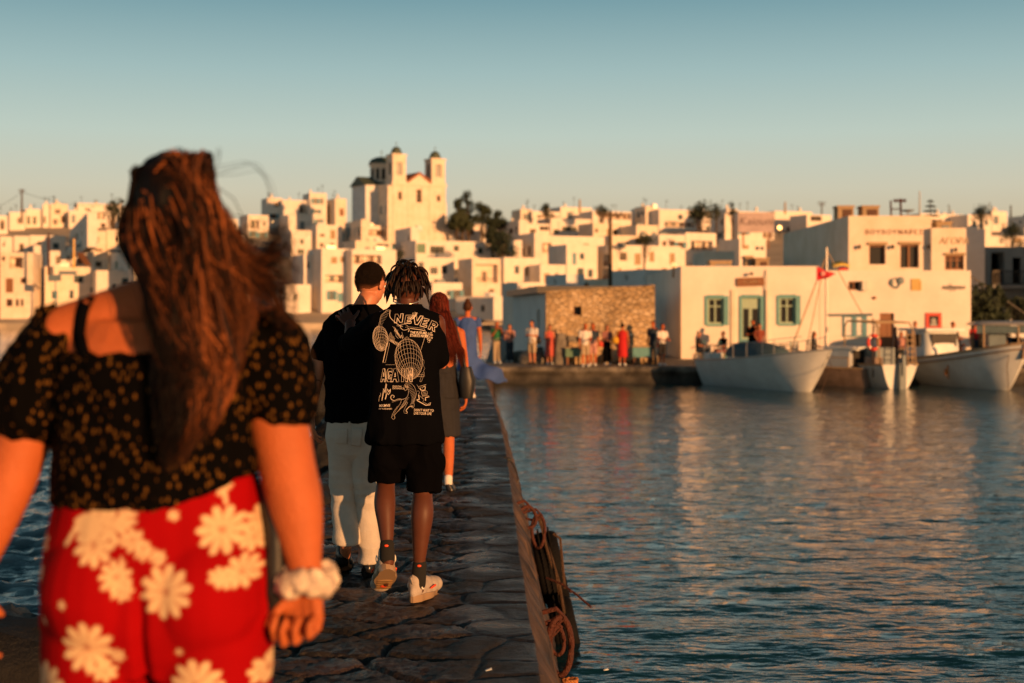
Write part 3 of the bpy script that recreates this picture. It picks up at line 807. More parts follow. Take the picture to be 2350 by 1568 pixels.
L4 = [
 (60, 660, 240, 6, 'long skyline house with deep yellow veranda left of the billboard', [(120,380,445,432,'v')], 22),
 (345, 670, 492, 7, 'house with a bright pillared porch above the white tavern roof', [(400,580,635,682,'v')], 24),
 (680, 765, 300, 7, 'slim grey-shaded house left of the billboard', [(745,450,762,560)], -70),
 (785, 900, 235, 7, 'tall yellow-lit slab house beside the billboard', [], 24),
 (905, 1290, 262, 7.5, 'skyline house carrying the painted billboard', [], 22),
 (920, 1205, 560, 7, 'cream house with an orange niche and paired round windows below the billboard', [(955,625,1020,668,'y'),(1090,640,1132,680),(1145,640,1182,680)], 24),
 (1295, 1700, 260, 5.5, 'low cream skyline house right of the billboard', [(1500,270,1580,290)], 22),
 (1640, 1900, 300, 5.5, 'skyline house in front of the brown roof box, right of the billboard', [(1680,300,1800,370)], 22),
 (60, 340, 510, 7, 'plain bright cube above the golden floodlight', [], 22),
]
for x0, x1, yt, h, lb, wn, rz in L4:
    house(4, x0, x1, yt, h, lb, wn, rz=rz, chim=1 if yt < 300 else 0)
L5 = [
 (1010, 1500, 285, 6, 'cream skyline house behind the upper terrace restaurant', [(1350,290,1440,320)], 22),
 (1510, 1760, 300, 6, 'cream skyline house with antenna poles at the right', [], 22),
 (1765, 1930, 262, 5.5, 'bright cream box on the skyline near the right edge', [], 22),
 (1690, 2110, 525, 6, 'sunlit balustraded terrace house above the shaded balcony', [(2000,540,2090,600,'y')], 20),
 (1940, 2200, 330, 6, 'grey-shaded skyline house at the right edge with a dark tree before it', [(2060,360,2080,390)], -70),
 (2120, 2500, 420, 6, 'white house just beyond the right edge of the photo', [], 22),
]
for x0, x1, yt, h, lb, wn, rz in L5:
    house(5, x0, x1, yt, h, lb, wn, rz=rz, chim=2 if yt < 300 else 0, D=None)

# ---- low shaded houses and wall by the water behind the blue dress
for x0, x1, yt, h, lb, wn, rz in [
 (215, 420, 880, 4, 'low whitish house in shade at the waters edge behind the blue dress', [(320,930,350,980),(440,940,500,990)], -70),
 (425, 590, 860, 4, 'low whitish house in shade at the waters edge, left of the stone building', [(450,930,520,1000)], 55)]:
    house(3, x0, x1, yt, h, lb, wn, rz=rz, D=236)

# ---- the church
def church():
    D = 330.0; z0 = CZ+(HY-520)*D/F
    X = lambda vx: (vx-CX)/F*D
    Zv = lambda vy: CZ+(HY-vy)/F*D
    r = R(30); k = D/F
    # local frame: front facade from x=0; facade right end appears at vx 1022
    fx0 = X(zx(2, 1195)); t = (zx(2, 1612)-CX)/F
    W = (t*D-fx0)/(math.cos(r)-t*math.sin(r))
    root = empty('church', (fx0, D, z0-4), r, 'large white church with two bell towers and a dark dome on top of the hill', 'church')
    g = 4.0
    def H(b): return Zv(zy(2, b))-z0+g
    def U(a):
        tt = (zx(2, a)-CX)/F; return (tt*D-fx0)/(math.cos(r)-tt*math.sin(r))
    hB = H(385); Ln = 20.0
    mb = MB()
    def arch(c, w, za, zb): return (c-w/2, c+w/2, za, zb, .35)
    holes = [arch(U(1405), 1.7*W/17*1.0, H(535), H(430)), arch(U(1255), 1.0, H(520), H(455)), arch(U(1558), 1.0, H(520), H(470))]
    facade(mb, W, hB, holes)
    mb.quad((0, 0, 0), (0, 0, hB), (0, Ln, hB), (0, Ln, 0)).quad((W, 0, 0), (W, Ln, 0), (W, Ln, hB), (W, 0, hB)).quad((0, Ln, 0), (0, Ln, hB), (W, Ln, hB), (W, Ln, 0)).quad((0, 0, hB), (W, 0, hB), (W, Ln, hB), (0, Ln, hB))
    # cornice bands, corner pilasters
    mb.bx(-.25, W+.25, -.28, -.004, hB-.55, hB-.1).bx(-.3, -.003, 0, Ln, hB-.55, hB-.1)
    for u in (0.35, U(1320), U(1490), W-.35): mb.bx(u-.3, u+.3, -.16, -.003, 0, hB-.56)
    mb.build('wall', M['white2'], root)
    # transept to the left
    tb = MB(); tw = 7.5
    tb.bx(-3.2, -.005, 8, 16, 0, hB-.02); 
    tb.add([(-3.4, 7.8, hB), (0, 7.8, hB), (0, 16.2, hB), (-3.4, 16.2, hB), (-3.4, 12, hB+1.9), (0, 12, hB+1.9)], [(0, 3, 4), (0, 4, 5, 1), (3, 2, 5, 4)])
    tb.build('transept', M['white3'], root)
    MB().add([(-3.7, 7.5, hB-.05), (4, 7.5, hB-.05), (4, 16.5, hB-.05), (-3.7, 16.5, hB-.05), (-3.7, 12, hB+2.15), (4, 12, hB+2.15)], [(0, 1, 5, 4), (3, 4, 5, 2), (0, 4, 3)]).build('roof', M['dome'], root)
    # gable between towers
    ux0, ux1 = U(1318), U(1500); gp = H(312)
    gb = MB(); um = (ux0+ux1)/2
    gb.add([(ux0, .15, hB), (ux1, .15, hB), (um, .15, gp), (ux0, 1.2, hB), (ux1, 1.2, hB), (um, 1.2, gp)], [(0, 1, 2), (3, 5, 4), (0, 2, 5, 3), (1, 4, 5, 2)])
    gb.build('pediment', M['white2'], root)
    rb = MB()
    for a, b in (((ux0-.2, hB), (um, gp+.1)), ((um, gp+.1), (ux1+.2, hB))):
        rb.add([(a[0], -.15, a[1]+.02), (b[0], -.15, b[1]+.02), (b[0], -.15, b[1]+.5), (a[0], -.15, a[1]+.5), (a[0], Ln, a[1]+.02), (b[0], Ln, b[1]+.02), (b[0], Ln, b[1]+.5), (a[0], Ln, a[1]+.5)],
               [(0, 1, 2, 3), (3, 2, 6, 7), (4, 7, 6, 5), (0, 4, 5, 1), (0, 3, 7, 4), (1, 5, 6, 2)])
    rb.build('roof', M['terracotta'], root)
    # towers
    for (a, b, tp, dt) in ((1195, 1305, 160, 95), (1500, 1612, 178, 112)):
        u0, u1 = U(a)+.1, U(b)-.1; w = u1-u0; zt = H(tp)
        tm = MB()
        c = (u0+u1)/2; aw = w*.42
        h2 = [(c-aw/2, c+aw/2, H(325)-hB, H(225)-hB, .5)]
        sub = MB(); facade(sub, w, zt-hB, [(w/2-aw/2, w/2+aw/2, H(325)-hB, H(225)-hB, .5)])
        tm.add([(x+u0, y, z+hB) for x, y, z in sub.v], sub.f)
        sb = MB(); facade(sb, w, zt-hB, [(w/2-aw/2, w/2+aw/2, H(325)-hB, H(225)-hB, .5)])
        tm.add([(u0+y, w-x, z+hB) for x, y, z in sb.v], sb.f)
        tm.quad((u1, 0, hB), (u1, w, hB), (u1, w, zt), (u1, 0, zt)).quad((u0, w, hB), (u0, w, zt), (u1, w, zt), (u1, w, hB)).quad((u0, 0, zt), (u1, 0, zt), (u1, w, zt), (u0, w, zt))
        tm.bx(u0-.18, u1+.18, -.18, w+.18, zt-.4, zt+.05).bx(u0-.2, u1+.2, -.2, w+.2, hB-.1, hB+.35)
        t = tm.build('bell_tower', M['white2'], root)
        dm = MB(); zd = H(dt); rr = w*.36
        dm.lathe((c, w/2, zt), [(rr*1.12, 0.05), (rr*1.12, .5)]+[(rr*math.cos(x), .5+(zd-zt-.5)*math.sin(x)) for x in [i*math.pi/2/7 for i in range(8)]], 16)
        dm.tube([(c, w/2, zd), (c, w/2, zd+1.1)], .06, 5).box((c, w/2, zd+.75), (.6, .08, .08))
        dm.build('cupola', M['dome'], t)
        dk = MB().bx(c-aw/2+.02, c+aw/2-.02, .52, .6, H(325), H(225)); dk.build('belfry_opening', M['grey'], t)
    # drum and dome
    dc = (W*.20, 12.0); rr = 2.8; zb = hB+.3; zt = H(215)
    tm = MB().lathe((*dc, 0), [(rr, zb), (rr, zt), (rr+.35, zt), (rr+.35, zt+.35), (0.1, zt+.36)], 12)
    dr = tm.build('drum', M['white2'], root)
    for i in range(12):
        a = math.pi*2*(i+.5)/12; q = MB(); q.box((dc[0]+math.cos(a)*rr*.968, dc[1]+math.sin(a)*rr*.968, (zb+zt)/2+.2), (.12, .8, (zt-zb)*.55), rz=a)
        q.build('window', M['pane'], dr)
    zd = H(155)
    dm = MB().lathe((*dc, zt+.36), [((rr+.3)*math.cos(x), (zd-zt)*math.sin(x)) for x in [i*math.pi/2/9 for i in range(10)]], 24)
    dm.tube([(*dc, zd+.2), (*dc, zd+2.0)], .07, 5).box((*dc, zd+1.5), (.8, .1, .1))
    dm.build('dome', M['dome'], root)
    # windows
    for i, hq in enumerate(holes):
        w_ = window_unit(root, hq[0], hq[1], hq[2], hq[3], .2, M['palewood'], bars=2 if i == 0 else 1)
    for hq in holes:
        c = (hq[0]+hq[1])/2; rr2 = (hq[1]-hq[0])/2+.25
        MB().tube([(c+rr2*math.cos(a), -.06, hq[3]+.1+rr2*.8*math.sin(a)) for a in [math.pi*j/8 for j in range(9)]], .14, 6).build('arch_moulding', M['white'], root)
    for y in (3.5, 6.2, 17.5):
        MB().bx(-.03, .02, y-.5, y+.5, hB*.5, hB*.5+2.0).build('window', M['bluepanel'], root)
    # left corner chapel front catching light
    q = MB(); q.bx(-3.25, -3.205, 9, 15, 0, .1); 
    p = MB().bx(-1.2, -.01, 0.02, 1.0, 0, hB-.7); p.build('buttress', M['white2'], root)
church()
# ------------------------------------------------------------------ near quay buildings
def stone_mat():
    m = bpy.data.materials.new('sandstone rubble'); m.use_nodes = True; nt = m.node_tree; b = nt.nodes['Principled BSDF']; b.inputs['Roughness'].default_value = 0.9
    tc = nd(nt, 'ShaderNodeTexCoord'); mp = nd(nt, 'ShaderNodeMapping'); mp.inputs['Scale'].default_value = (4.2, 4.2, 7.5)
    nt.links.new(tc.outputs['Object'], mp.inputs[0])
    v = nd(nt, 'ShaderNodeTexVoronoi'); v.inputs['Scale'].default_value = 1; nt.links.new(mp.outputs[0], v.inputs['Vector'])
    v2 = nd(nt, 'ShaderNodeTexVoronoi', feature='DISTANCE_TO_EDGE'); v2.inputs['Scale'].default_value = 1; nt.links.new(mp.outputs[0], v2.inputs['Vector'])
    sx = nd(nt, 'ShaderNodeSeparateColor'); nt.links.new(v.outputs['Color'], sx.inputs[0])
    r = nd(nt, 'ShaderNodeValToRGB'); r.color_ramp.elements[0].color = (0.52, 0.37, 0.20, 1); r.color_ramp.elements[1].color = (0.78, 0.62, 0.42, 1)
    e = r.color_ramp.elements.new(0.5); e.color = (0.66, 0.48, 0.28, 1)
    nt.links.new(sx.outputs[0], r.inputs[0])
    mx = nd(nt, 'ShaderNodeMix', data_type='RGBA'); mx.inputs[6].default_value = (0.58, 0.45, 0.30, 1); nt.links.new(r.outputs[0], mx.inputs[7])
    m2 = nd(nt, 'ShaderNodeMath', operation='MULTIPLY'); m2.inputs[1].default_value = 12; m2.use_clamp = True
    nt.links.new(v2.outputs['Distance'], m2.inputs[0]); nt.links.new(m2.outputs[0], mx.inputs[0])
    n = nd(nt, 'ShaderNodeTexNoise'); n.inputs['Scale'].default_value = 0.5; n.inputs['Detail'].default_value = 4; nt.links.new(tc.outputs['Object'], n.inputs[0])
    r2 = nd(nt, 'ShaderNodeValToRGB'); r2.color_ramp.elements[0].position = .35; r2.color_ramp.elements[1].position = .6; r2.color_ramp.elements[0].color = (0.6, 0.58, 0.55, 1)
    nt.links.new(n.outputs[0], r2.inputs[0])
    m3 = nd(nt, 'ShaderNodeMix', data_type='RGBA', blend_type='MULTIPLY'); m3.inputs[0].default_value = 1
    nt.links.new(mx.outputs[2], m3.inputs[6]); nt.links.new(r2.outputs[0], m3.inputs[7]); nt.links.new(m3.outputs[2], b.inputs['Base Color'])
    bp = nd(nt, 'ShaderNodeBump'); bp.inputs['Distance'].default_value = .06; nt.links.new(m2.outputs[0], bp.inputs['Height']); nt.links.new(bp.outputs[0], b.inputs['Normal'])
    return m
M['stone'] = stone_mat()
QZ = 0.66
def text_mesh(txt, size, m, parent, loc, rot=(math.pi/2, 0, 0), name='lettering', shear=0, ext=0.01, space=1.0):
    c = bpy.data.curves.new(name, 'FONT'); c.body = txt; c.size = size; c.align_x = 'CENTER'; c.align_y = 'CENTER'
    c.extrude = ext; c.shear = shear; c.space_character = space; c.resolution_u = 3
    t = bpy.data.objects.new('t', c); COL.objects.link(t)
    dg = bpy.context.evaluated_depsgraph_get(); me = bpy.data.meshes.new_from_object(t.evaluated_get(dg))
    bpy.data.objects.remove(t); bpy.data.curves.remove(c)
    me.materials.clear(); o = link(name, me, m, parent); o.location = loc; o.rotation_euler = rot; return o

def block(name, v0, v1, vt, D, depth, label, holes_v, wm='white', rz=0, zoom=0, cat='building', base=QZ-.02):
    """near building with a front at distance D; holes_v in zoom coordinates"""
    X0, X1 = (zx(zoom, v0)-CX)/F*D, (zx(zoom, v1)-CX)/F*D; r = R(rz)
    t = (zx(zoom, v1)-CX)/F; W = (t*D-X0)/(math.cos(r)-t*math.sin(r))
    H = CZ+(HY-zy(zoom, vt))/F*D-base
    root = empty(name, (X0, D, base), r, label, cat)
    def UZ(a, b):
        tt = (zx(zoom, a)-CX)/F; u = (tt*D-X0)/(math.cos(r)-tt*math.sin(r)); Dm = D+u*math.sin(r)
        return u, CZ+(HY-zy(zoom, b))/F*Dm-base
    hs = []
    for q in holes_v:
        (u0, z1), (u1, z0) = UZ(q[0], q[1]), UZ(q[2], q[3]); hs.append((u0, u1, max(.02, z0), z1, q[4] if len(q) > 4 else .3))
    mb = MB(); facade(mb, W, H, hs); d = depth; p = .3; rh = H-.35
    mb.quad((0, 0, 0), (0, 0, H), (0, d, H), (0, d, 0)).quad((W, 0, 0), (W, d, 0), (W, d, H), (W, 0, H)).quad((0, d, 0), (0, d, H), (W, d, H), (W, d, 0))
    mb.quad((p, p, rh), (W-p, p, rh), (W-p, d-p, rh), (p, d-p, rh))
    for a, b, c_, e in (((0, 0), (W, 0), (W-p, p), (p, p)), ((W, 0), (W, d), (W-p, d-p), (W-p, p)), ((W, d), (0, d), (p, d-p), (W-p, d-p)), ((0, d), (0, 0), (p, p), (p, d-p))):
        mb.quad((*a, H), (*b, H), (*c_, H), (*e, H)); mb.quad((*e, H), (*c_, H), (*c_, rh), (*e, rh))
    mb.build('wall', M[wm], root)
    return root, W, H, hs, UZ

# long tavern on the quay
root, W, H, hs, UZ = block('tavern', 1563, 1880, 611, 66, 17, 'long low white tavern on the quay with blue-framed door and windows under a brown sign', [
    (1619, 679, 1665, 747), (1698, 679, 1749, 825), (1784, 678, 1830, 746)], zoom=0)
for i in (0, 2):
    u0, u1, z0, z1, _ = hs[i]
    window_unit(root, u0+.1, u1-.1, z0+.05, z1-.1, .14, M['palegreen'])
    MB().bx(u0-.04, u0+.08, -.05, .13, z0, z1).bx(u1-.08, u1+.14, -.05, .13, z0, z1).bx(u0+.08, u1-.08, -.05, .13, z1-.12, z1+.04).bx(u0+.08, u1-.08, -.06, .13, z0-.05, z0+.05).build('window_frame', M['teal'], root)
u0, u1, z0, z1, _ = hs[1]
dr = MB().bx(u0+.08, u1-.08, .12, .18, z0, z1-.1)
door = dr.build('door', M['palegreen'], root)
MB().bx(u0+.18, (u0+u1)/2-.08, .10, .119, z0+1.0, z1-.6).bx((u0+u1)/2+.08, u1-.18, .10, .119, z0+1.0, z1-.6).build('pane', M['pane'], door)
MB().bx(u0+.12, (u0+u1)/2-.04, .09, .119, z0+.1, z0+.9).bx((u0+u1)/2+.04, u1-.12, .09, .119, z0+.1, z0+.9).build('door_panel', M['blue'], door)
MB().bx(u0-.04, u0+.08, -.05, .11, z0, z1).bx(u1-.08, u1+.14, -.05, .11, z0, z1).bx(u0+.08, u1-.08, -.05, .11, z1-.1, z1+.05).build('door_frame', M['teal'], root)
# pilasters either side of the door
for a in (1682, 1759):
    u, _z = UZ(a, 700); MB().bx(u-.09, u+.09, -.08, -.003, 0, H-1.1).build('pilaster', M['white2'], root)
# sign board
u, z = UZ(1722, 647)
sg = MB(); w2, h2 = .63*1.02, .19*1.05
sg.bx(-w2, w2, -.05, 0, -h2+.03, h2-.03).bx(-w2+.06, w2-.06, -.052, .002, -h2, h2)
s_ = sg.build('sign_board', M['brown'], root); s_.location = (u, -.06, z); s_.rotation_euler = (0, R(-1.5), 0)
text_mesh('OUZERI', .20, M['palewood'], s_, (0, -.07, 0), name='lettering')
lm = MB().cyl((0, 0, 0), (0, -.3, .1), .02).cyl((0, -.3, .1), (0, -.3, -.02), .07, .1, 10); l_ = lm.build('wall_lamp', M['metal'], root); l_.location = (u, -.01, z+.33)
# pipe down the wall
u, z = UZ(1757, 640); MB().tube([(u, -.13, 0.1), (u, -.13, z), (u, -.05, z+.4)], .03, 6).build('drainpipe', M['steel'], root)

root2, W2, H2, hs2, UZ2 = block('restaurant', 1881, 2228, 621, 66, 4.4, 'white quayside restaurant with blue shutters, brown door and red framed picture', [
    (1947, 646, 1975, 666), (2019, 719, 2052, 824)], zoom=0)
u0, u1, z0, z1, _ = hs2[0]; window_unit(root2, u0, u1, z0, z1, .15, M['brown'], cross=False)
MB().bx(u1+.02, u1+.28, -.25, -.003, z0-.02, z1+.02).build('air_conditioner', M['steel'], root2)
u0, u1, z0, z1, _ = hs2[1]; MB().bx(u0, u1, .15, .22, z0, z1).bx(u0+.08, (u0+u1)/2-.05, .13, .15, z0+.2, z1-.3).bx((u0+u1)/2+.05, u1-.08, .13, .15, z0+.2, z1-.3).build('door', M['brown'], root2)
(u0, z1), (u1, z0) = UZ2(1934, 722), UZ2(1989, 773)
MB().bx(u0, u1, -.06, -.003, z1-.12, z1).bx(u0, u0+.05, -.06, -.003, z0, z1-.12).bx(u1-.05, u1, -.06, -.003, z0, z1-.12).bx(u0+.05, u1-.05, -.1, -.003, z0, z0+.06).build('window_frame', M['blue'], root2)
for k in (0.38, 0.80):
    MB().bx(u0+(u1-u0)*k, u0+(u1-u0)*(k+.18), -.09, -.004, z0+.07, z1-.13).build('shutter', M['blue'], root2)
for a, b in ((0.07, .36), (.58, .78)):
    w_ = MB()
    for j in range(4): w_.bx(u0+(u1-u0)*a, u0+(u1-u0)*b, -.05, -.004, z0+.09+j*.21, z0+.25+j*.21)
    w_.build('window', M['palegreen'] if 0 else M['white3'], root2)
# red framed picture
(u0, z1), (u1, z0) = UZ2(2124, 718), UZ2(2160, 756)
f_ = MB().bx(u0, u1, -.07, -.003, z1-.14, z1).bx(u0, u1, -.07, -.003, z0, z0+.14).bx(u0, u0+.14, -.07, -.003, z0+.14, z1-.14).bx(u1-.14, u1, -.07, -.003, z0+.14, z1-.14).build('picture_frame', M['redplastic'], root2)
MB().bx(u0+.141, u1-.141, -.04, -.003, z0+.141, z1-.141).build('picture', M['pane'], f_)
q = MB().ell(((u0+u1)/2, -.045, (z0+z1)/2-.02), (.12, .02, .16), 10, 6).bx((u0+u1)/2-.16, (u0+u1)/2+.16, -.05, -.041, z0+.15, z0+.26); q.build('portrait', M['grey'], f_)
# yellow panel, wall anchors, dark lettering
(u0, z1), (u1, z0) = UZ2(2091, 640), UZ2(2111, 667)
MB().bx(u0, u1, -.05, -.003, z0, z1).bx(u1, u1+.05, -.07, -.003, z0, z1-.1).build('notice_panel', mat('yellow board', (.62, .42, .14), .7, .1), root2)
u, z = UZ2(2058, 650)
an = MB()
an.tube([(u-.42*math.cos(a)*.6-.08, -.06, z+.28*math.sin(a)-.05) for a in [math.pi*j/6 for j in range(0, 7)]], .03, 6)
an.ell((u-.25, -.07, z+.03), (.09, .04, .17), 8, 6); an.ell((u+.17, -.07, z+.12), (.17, .05, .17), 10, 6); an.tube([(u+.17, -.06, z), (u, -.06, z-.22), (u-.2, -.06, z-.16)], .045, 6)
an.build('anchor_ornament', M['bluepanel'], root2)
u, z = UZ2(2187, 659); text_mesh('nálypso', .36, M['dark'], root2, (u, -.03, z), shear=.35)
u, z = UZ2(2006, 684); MB().ell((u, -.05, z), (.1, .05, .08), 8, 5).build('wall_lamp', M['brown'], root2)
# upper storey restaurant
root3, W3, H3, hs3, UZ3 = block('terrace_house', 235, 1120, 312, 70.6, 17, 'tall white upper building with two dark openings and dark lettering, behind the quayside restaurant', [
    (455, 625, 630, 832), (788, 620, 988, 868)], zoom=5, wm='white2')
for i, (u0, u1, z0, z1, _) in enumerate(hs3):
    MB().bx(u0-.08, u1+.08, -.1, -.003, z1, z1+.14).build('lintel', M['palewood'], root3)
    f2 = MB().bx(u0, u0+.07, .15, .25, z0, z1).bx(u1-.07, u1, .15, .25, z0, z1).bx(u0+.07, u1-.07, .15, .25, z1-.08, z1)
    if i: f2.bx((u0+u1)/2-.05, (u0+u1)/2+.05, .15, .25, z0, z1-.08)
    fo = f2.build('door_frame' if i else 'window', M['brown'], root3)
    MB().bx(u0, u1, .255, .28, z0, z1).build('pane', M['pane'], fo)
u, z = UZ3(722, 490); text_mesh('ΒΟΥΒΟΥΝΑΡΕΣ', .33, M['brown'], root3, (u, -.03, z), space=1.25)
for a in (340, 695, 1075):
    u, z = UZ3(a, 640); MB().cyl((u, -.003, z), (u, -.18, z), .03).ell((u, -.2, z-.03), (.09, .09, .12), 8, 6).build('wall_lamp', M['metal'], root3)
root4, W4, H4, hs4, UZ4 = block('corner_house', 1122, 1492, 442, 70.2, 12, 'white corner house with a brown window below curly wall lettering', [(1265, 735, 1470, 892)], zoom=5, wm='white2')
u0, u1, z0, z1, _ = hs4[0]; window_unit(root4, u0, u1, z0, z1, .15, M['brown'], bars=2)
MB().bx(u0-.05, u1+.05, -.1, -.003, z1, z1+.12).build('lintel', M['palewood'], root4)
u, z = UZ4(1360, 585); text_mesh('ΑΓΟΡΑ', .44, mat('faded wall paint', (.50, .36, .22), .9), root4, (u, -.03, z), shear=.2)
u, z = UZ4(1370, 672); MB().cyl((u, -.003, z), (u, -.18, z), .03).ell((u, -.2, z-.03), (.08, .08, .12), 8, 6).build('wall_lamp', M['metal'], root4)
block('grey_house', 1500, 1692, 452, 80, 10, 'plain grey shaded wall house at the right, above the outside stair', [], zoom=5, wm='white3')
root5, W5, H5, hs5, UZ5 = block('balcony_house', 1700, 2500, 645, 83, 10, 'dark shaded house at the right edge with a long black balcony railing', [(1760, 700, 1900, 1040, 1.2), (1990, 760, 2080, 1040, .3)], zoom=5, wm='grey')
(u0, z1), (u1, z0) = UZ5(1700, 905), UZ5(2480, 1062)
MB().bx(u0, u1, -1.3, -.003, z0-.15, z0).build('balcony_slab', M['grey'], root5)
rb = MB().bx(u0, u1, -1.28, -1.22, z1-.06, z1).bx(u0, u1, -1.28, -1.22, z0+.08, z0+.12)
for i in range(int((u1-u0)/.16)): rb.bx(u0+i*.16, u0+i*.16+.035, -1.27, -1.23, z0, z1-.06)
rb.build('railing', M['metal'], root5)
# unseen tall block, added outside the frame to keep this corner in shade
house(0, 2980, 3420, 470, 12, 'unseen white house, added to cast shade, outside the right edge of the photo', [(3000, 560, 3060, 640)], rz=0, D=57.5) if False else None
bx_ = empty('shade_caster', (29.6, 71.0, QZ-.02), 0, 'unseen white house, added to cast shade, beyond the right edge of the photo', 'house')
mb = MB(); facade(mb, 16, 11, [(2, 3.2, 1, 3), (5, 6.2, 1, 3), (9, 10.2, .1, 2.4), (2, 3.2, 5, 6.6), (5, 6.2, 5, 6.6)]); mb.quad((0, 0, 0), (0, 0, 11), (0, 8, 11), (0, 8, 0)).quad((16, 0, 0), (16, 9, 0), (16, 9, 11), (16, 0, 11)).quad((0, 9, 0), (0, 9, 11), (16, 9, 11), (16, 9, 0)).quad((0, 0, 11), (16, 0, 11), (16, 9, 11), (0, 9, 11))
mb.build('wall', M['white'], bx_)

# outside stair with railing
r_ = empty('stair', ((2236-CX)/F*72, 72.5, QZ), 0, 'outside stair with black railing between the restaurant and the shaded balcony house', 'stair')
mb = MB()
for i in range(14): mb.bx(i*.30, i*.30+.30, 0, 1.4, 0, 3.1-i*.21)
mb.build('steps', M['white3'], r_)
rb = MB().tube([(0, 0, 4.0), (4.1, 0, 1.15)], .035, 6)
for i in range(22): rb.tube([(i*.19, 0, 3.15-i*.133), (i*.19, 0, 4.0-i*.132)], .018, 4)
rb.build('railing', M['metal'], r_)

# stone building and its shed
D = 60.0; X0 = (1253-CX)/F*D; X1 = (1503-CX)/F*D
r_ = empty('stone_house', (X0, D, QZ-.02), 0, 'sandstone rubble building on the quay with one small dark window', 'building')
W = X1-X0; zl = CZ+(HY-667)/F*D-QZ; zr = CZ+(HY-653)/F*D-QZ
mb = MB(); u0, u1 = (1316-CX)/F*D-X0, (1335-CX)/F*D-X0; za, zb = CZ+(HY-723)/F*D-QZ, CZ+(HY-702)/F*D-QZ
facade(mb, W, zl, [(u0, u1, za, zb, .4)])
mb.add([(0, 0, zl), (W, 0, zl), (W, 0, zr), (0, 7, zl), (W, 7, zl), (W, 7, zr)], [(0, 1, 2), (0, 2, 5, 3)])
mb.quad((0, 0, 0), (0, 0, zl), (0, 7, zl), (0, 7, 0)).add([(W, 0, 0), (W, 7, 0), (W, 7, zr), (W, 0, zr)], [(0, 1, 2, 3)])
mb.build('wall', M['stone'], r_)
window_unit(r_, u0, u1, za, zb, .3, M['brown'], bars=0, cross=False)
MB().bx(.2, 1.7, -.55, -.01, 0, .95).build('low_pier', M['stone'], r_)
q = MB()
for i in range(7): q.ell((W*.55+i*.33, -.25, .22+.1*(i % 2)), (.22, .2, .24), 8, 6)
q.build('base_stones', M['stone'], r_)
A = Vector((X0-.02, D, 0)); B = Vector(((1177-CX)/F*76, 76, 0)); dv = A-B; L = dv.length
r_ = empty('shed', (B.x, B.y, QZ-.02), math.atan2(dv.y, dv.x), 'grey shaded lean-to wall with a dark roof edge, left of the stone building', 'shed')
mb = MB(); facade(mb, L, 3.0, [(L*.78, L*.86, 1.5, 2.3, .25)]); mb.bx(0, L-.3, .35, 4, 0, 2.98); mb.build('wall', M['white3'], r_)
MB().bx(-.3, L-.02, -.35, 4.2, 3.005, 3.3).build('roof', M['metal'], r_)
MB().bx(0.2, L*.4, -.6, -.01, 0, 1.0).build('bench_wall', M['quay'], r_) if False else None

# blocks between the quay and the town
L0 = [
 (1404, 1478, 622, 92, -65, 'low grey shaded wall house behind the stone building', 'white3'),
 (1252, 1300, 632, 108, -65, 'small grey box house above the left end of the stone building', 'white3'),
 (1302, 1400, 640, 112, 12, 'low brownish flat house above the middle of the stone building', 'white2'),
 (1188, 1250, 648, 150, 16, 'white flat house behind the dark roof of the shed', 'white'),
 (1480, 1560, 628, 100, -65, 'grey-blue wall behind the taverns left corner', 'white3'),
]
for a, b, t_, D_, rz_, lb, wm_ in L0:
    block('house', a, b, t_, D_, 6 if rz_ > 0 else 1.5, lb, [(a+(b-a)*.4, t_+10, a+(b-a)*.5, t_+22)], zoom=0, wm=wm_, rz=rz_, cat='house')
# roof-top things over the tavern (zoom 4)
rt = empty('roof_pavilion', ((1615-CX)/F*84, 84, QZ), 0, 'cream roof pavilion with a blue-grey opening, behind the tavern roof', 'pavilion')
D_ = 84.0; zt_ = CZ+(HY-zy(4, 690))/F*D_-QZ; w_ = (zx(4, 870)-zx(4, 540))/F*D_
mb = MB(); facade(mb, w_, zt_, [(w_*.2, w_*.88, zt_-3.55, zt_-2.4, .3)] if zt_ > 4 else []); mb.quad((0, 0, 0), (0, 0, zt_), (0, 5, zt_), (0, 5, 0)).quad((0, 0, zt_), (w_, 0, zt_), (w_, 5, zt_), (0, 5, zt_)).quad((w_, 0, 0), (w_, 5, 0), (w_, 5, zt_), (w_, 0, zt_))
mb.build('wall', M['white2'], rt); MB().bx(w_*.2, w_*.88, .28, .35, max(.1, zt_-3.55), zt_-2.4).build('shutter', M['bluepanel'], rt)
def roofbox(z, x0, y0, x1, y1, D, m, label, base, nm='roof_box', cat='roof box', left=None, rot=0):
    X0, X1 = (zx(z, x0)-CX)/F*D, (zx(z, x1)-CX)/F*D; zb, zt_ = base, CZ+(HY-zy(z, y0))/F*D
    r = empty(nm, (X0, D, zb), R(rot), label, cat, 'brown boxes on the flat roofs')
    w = X1-X0; h = zt_-zb
    MB().bx(0, w, 0, 1.0, 0, h-.1).bx(-.05, w+.05, -.05, 1.05, h-.1, h).build('casing', M[left or 'palewood'], r)
    g = MB().bx(.05*w+.2, w-.1, -.04, -.003, .1, h-.2)
    for k in range(5): g.bx(.05*w+.22, w-.12, -.07, -.04, .15+k*(h-.4)/5, .19+k*(h-.4)/5)
    g.build('grille', M[m], r)
RZ3 = H3+QZ-.4
roofbox(5, 122, 202, 290, 320, 73, 'ac', 'brown roof box left of its twin on the tall upper building', RZ3-.05)
roofbox(5, 385, 202, 560, 315, 73, 'ac', 'brown roof box beside the antenna frame on the tall upper building', RZ3-.05)
roofbox(4, 1095, 760, 1235, 848, 72, 'ac', 'dark brown box standing on the tavern roof', H+QZ-.37)
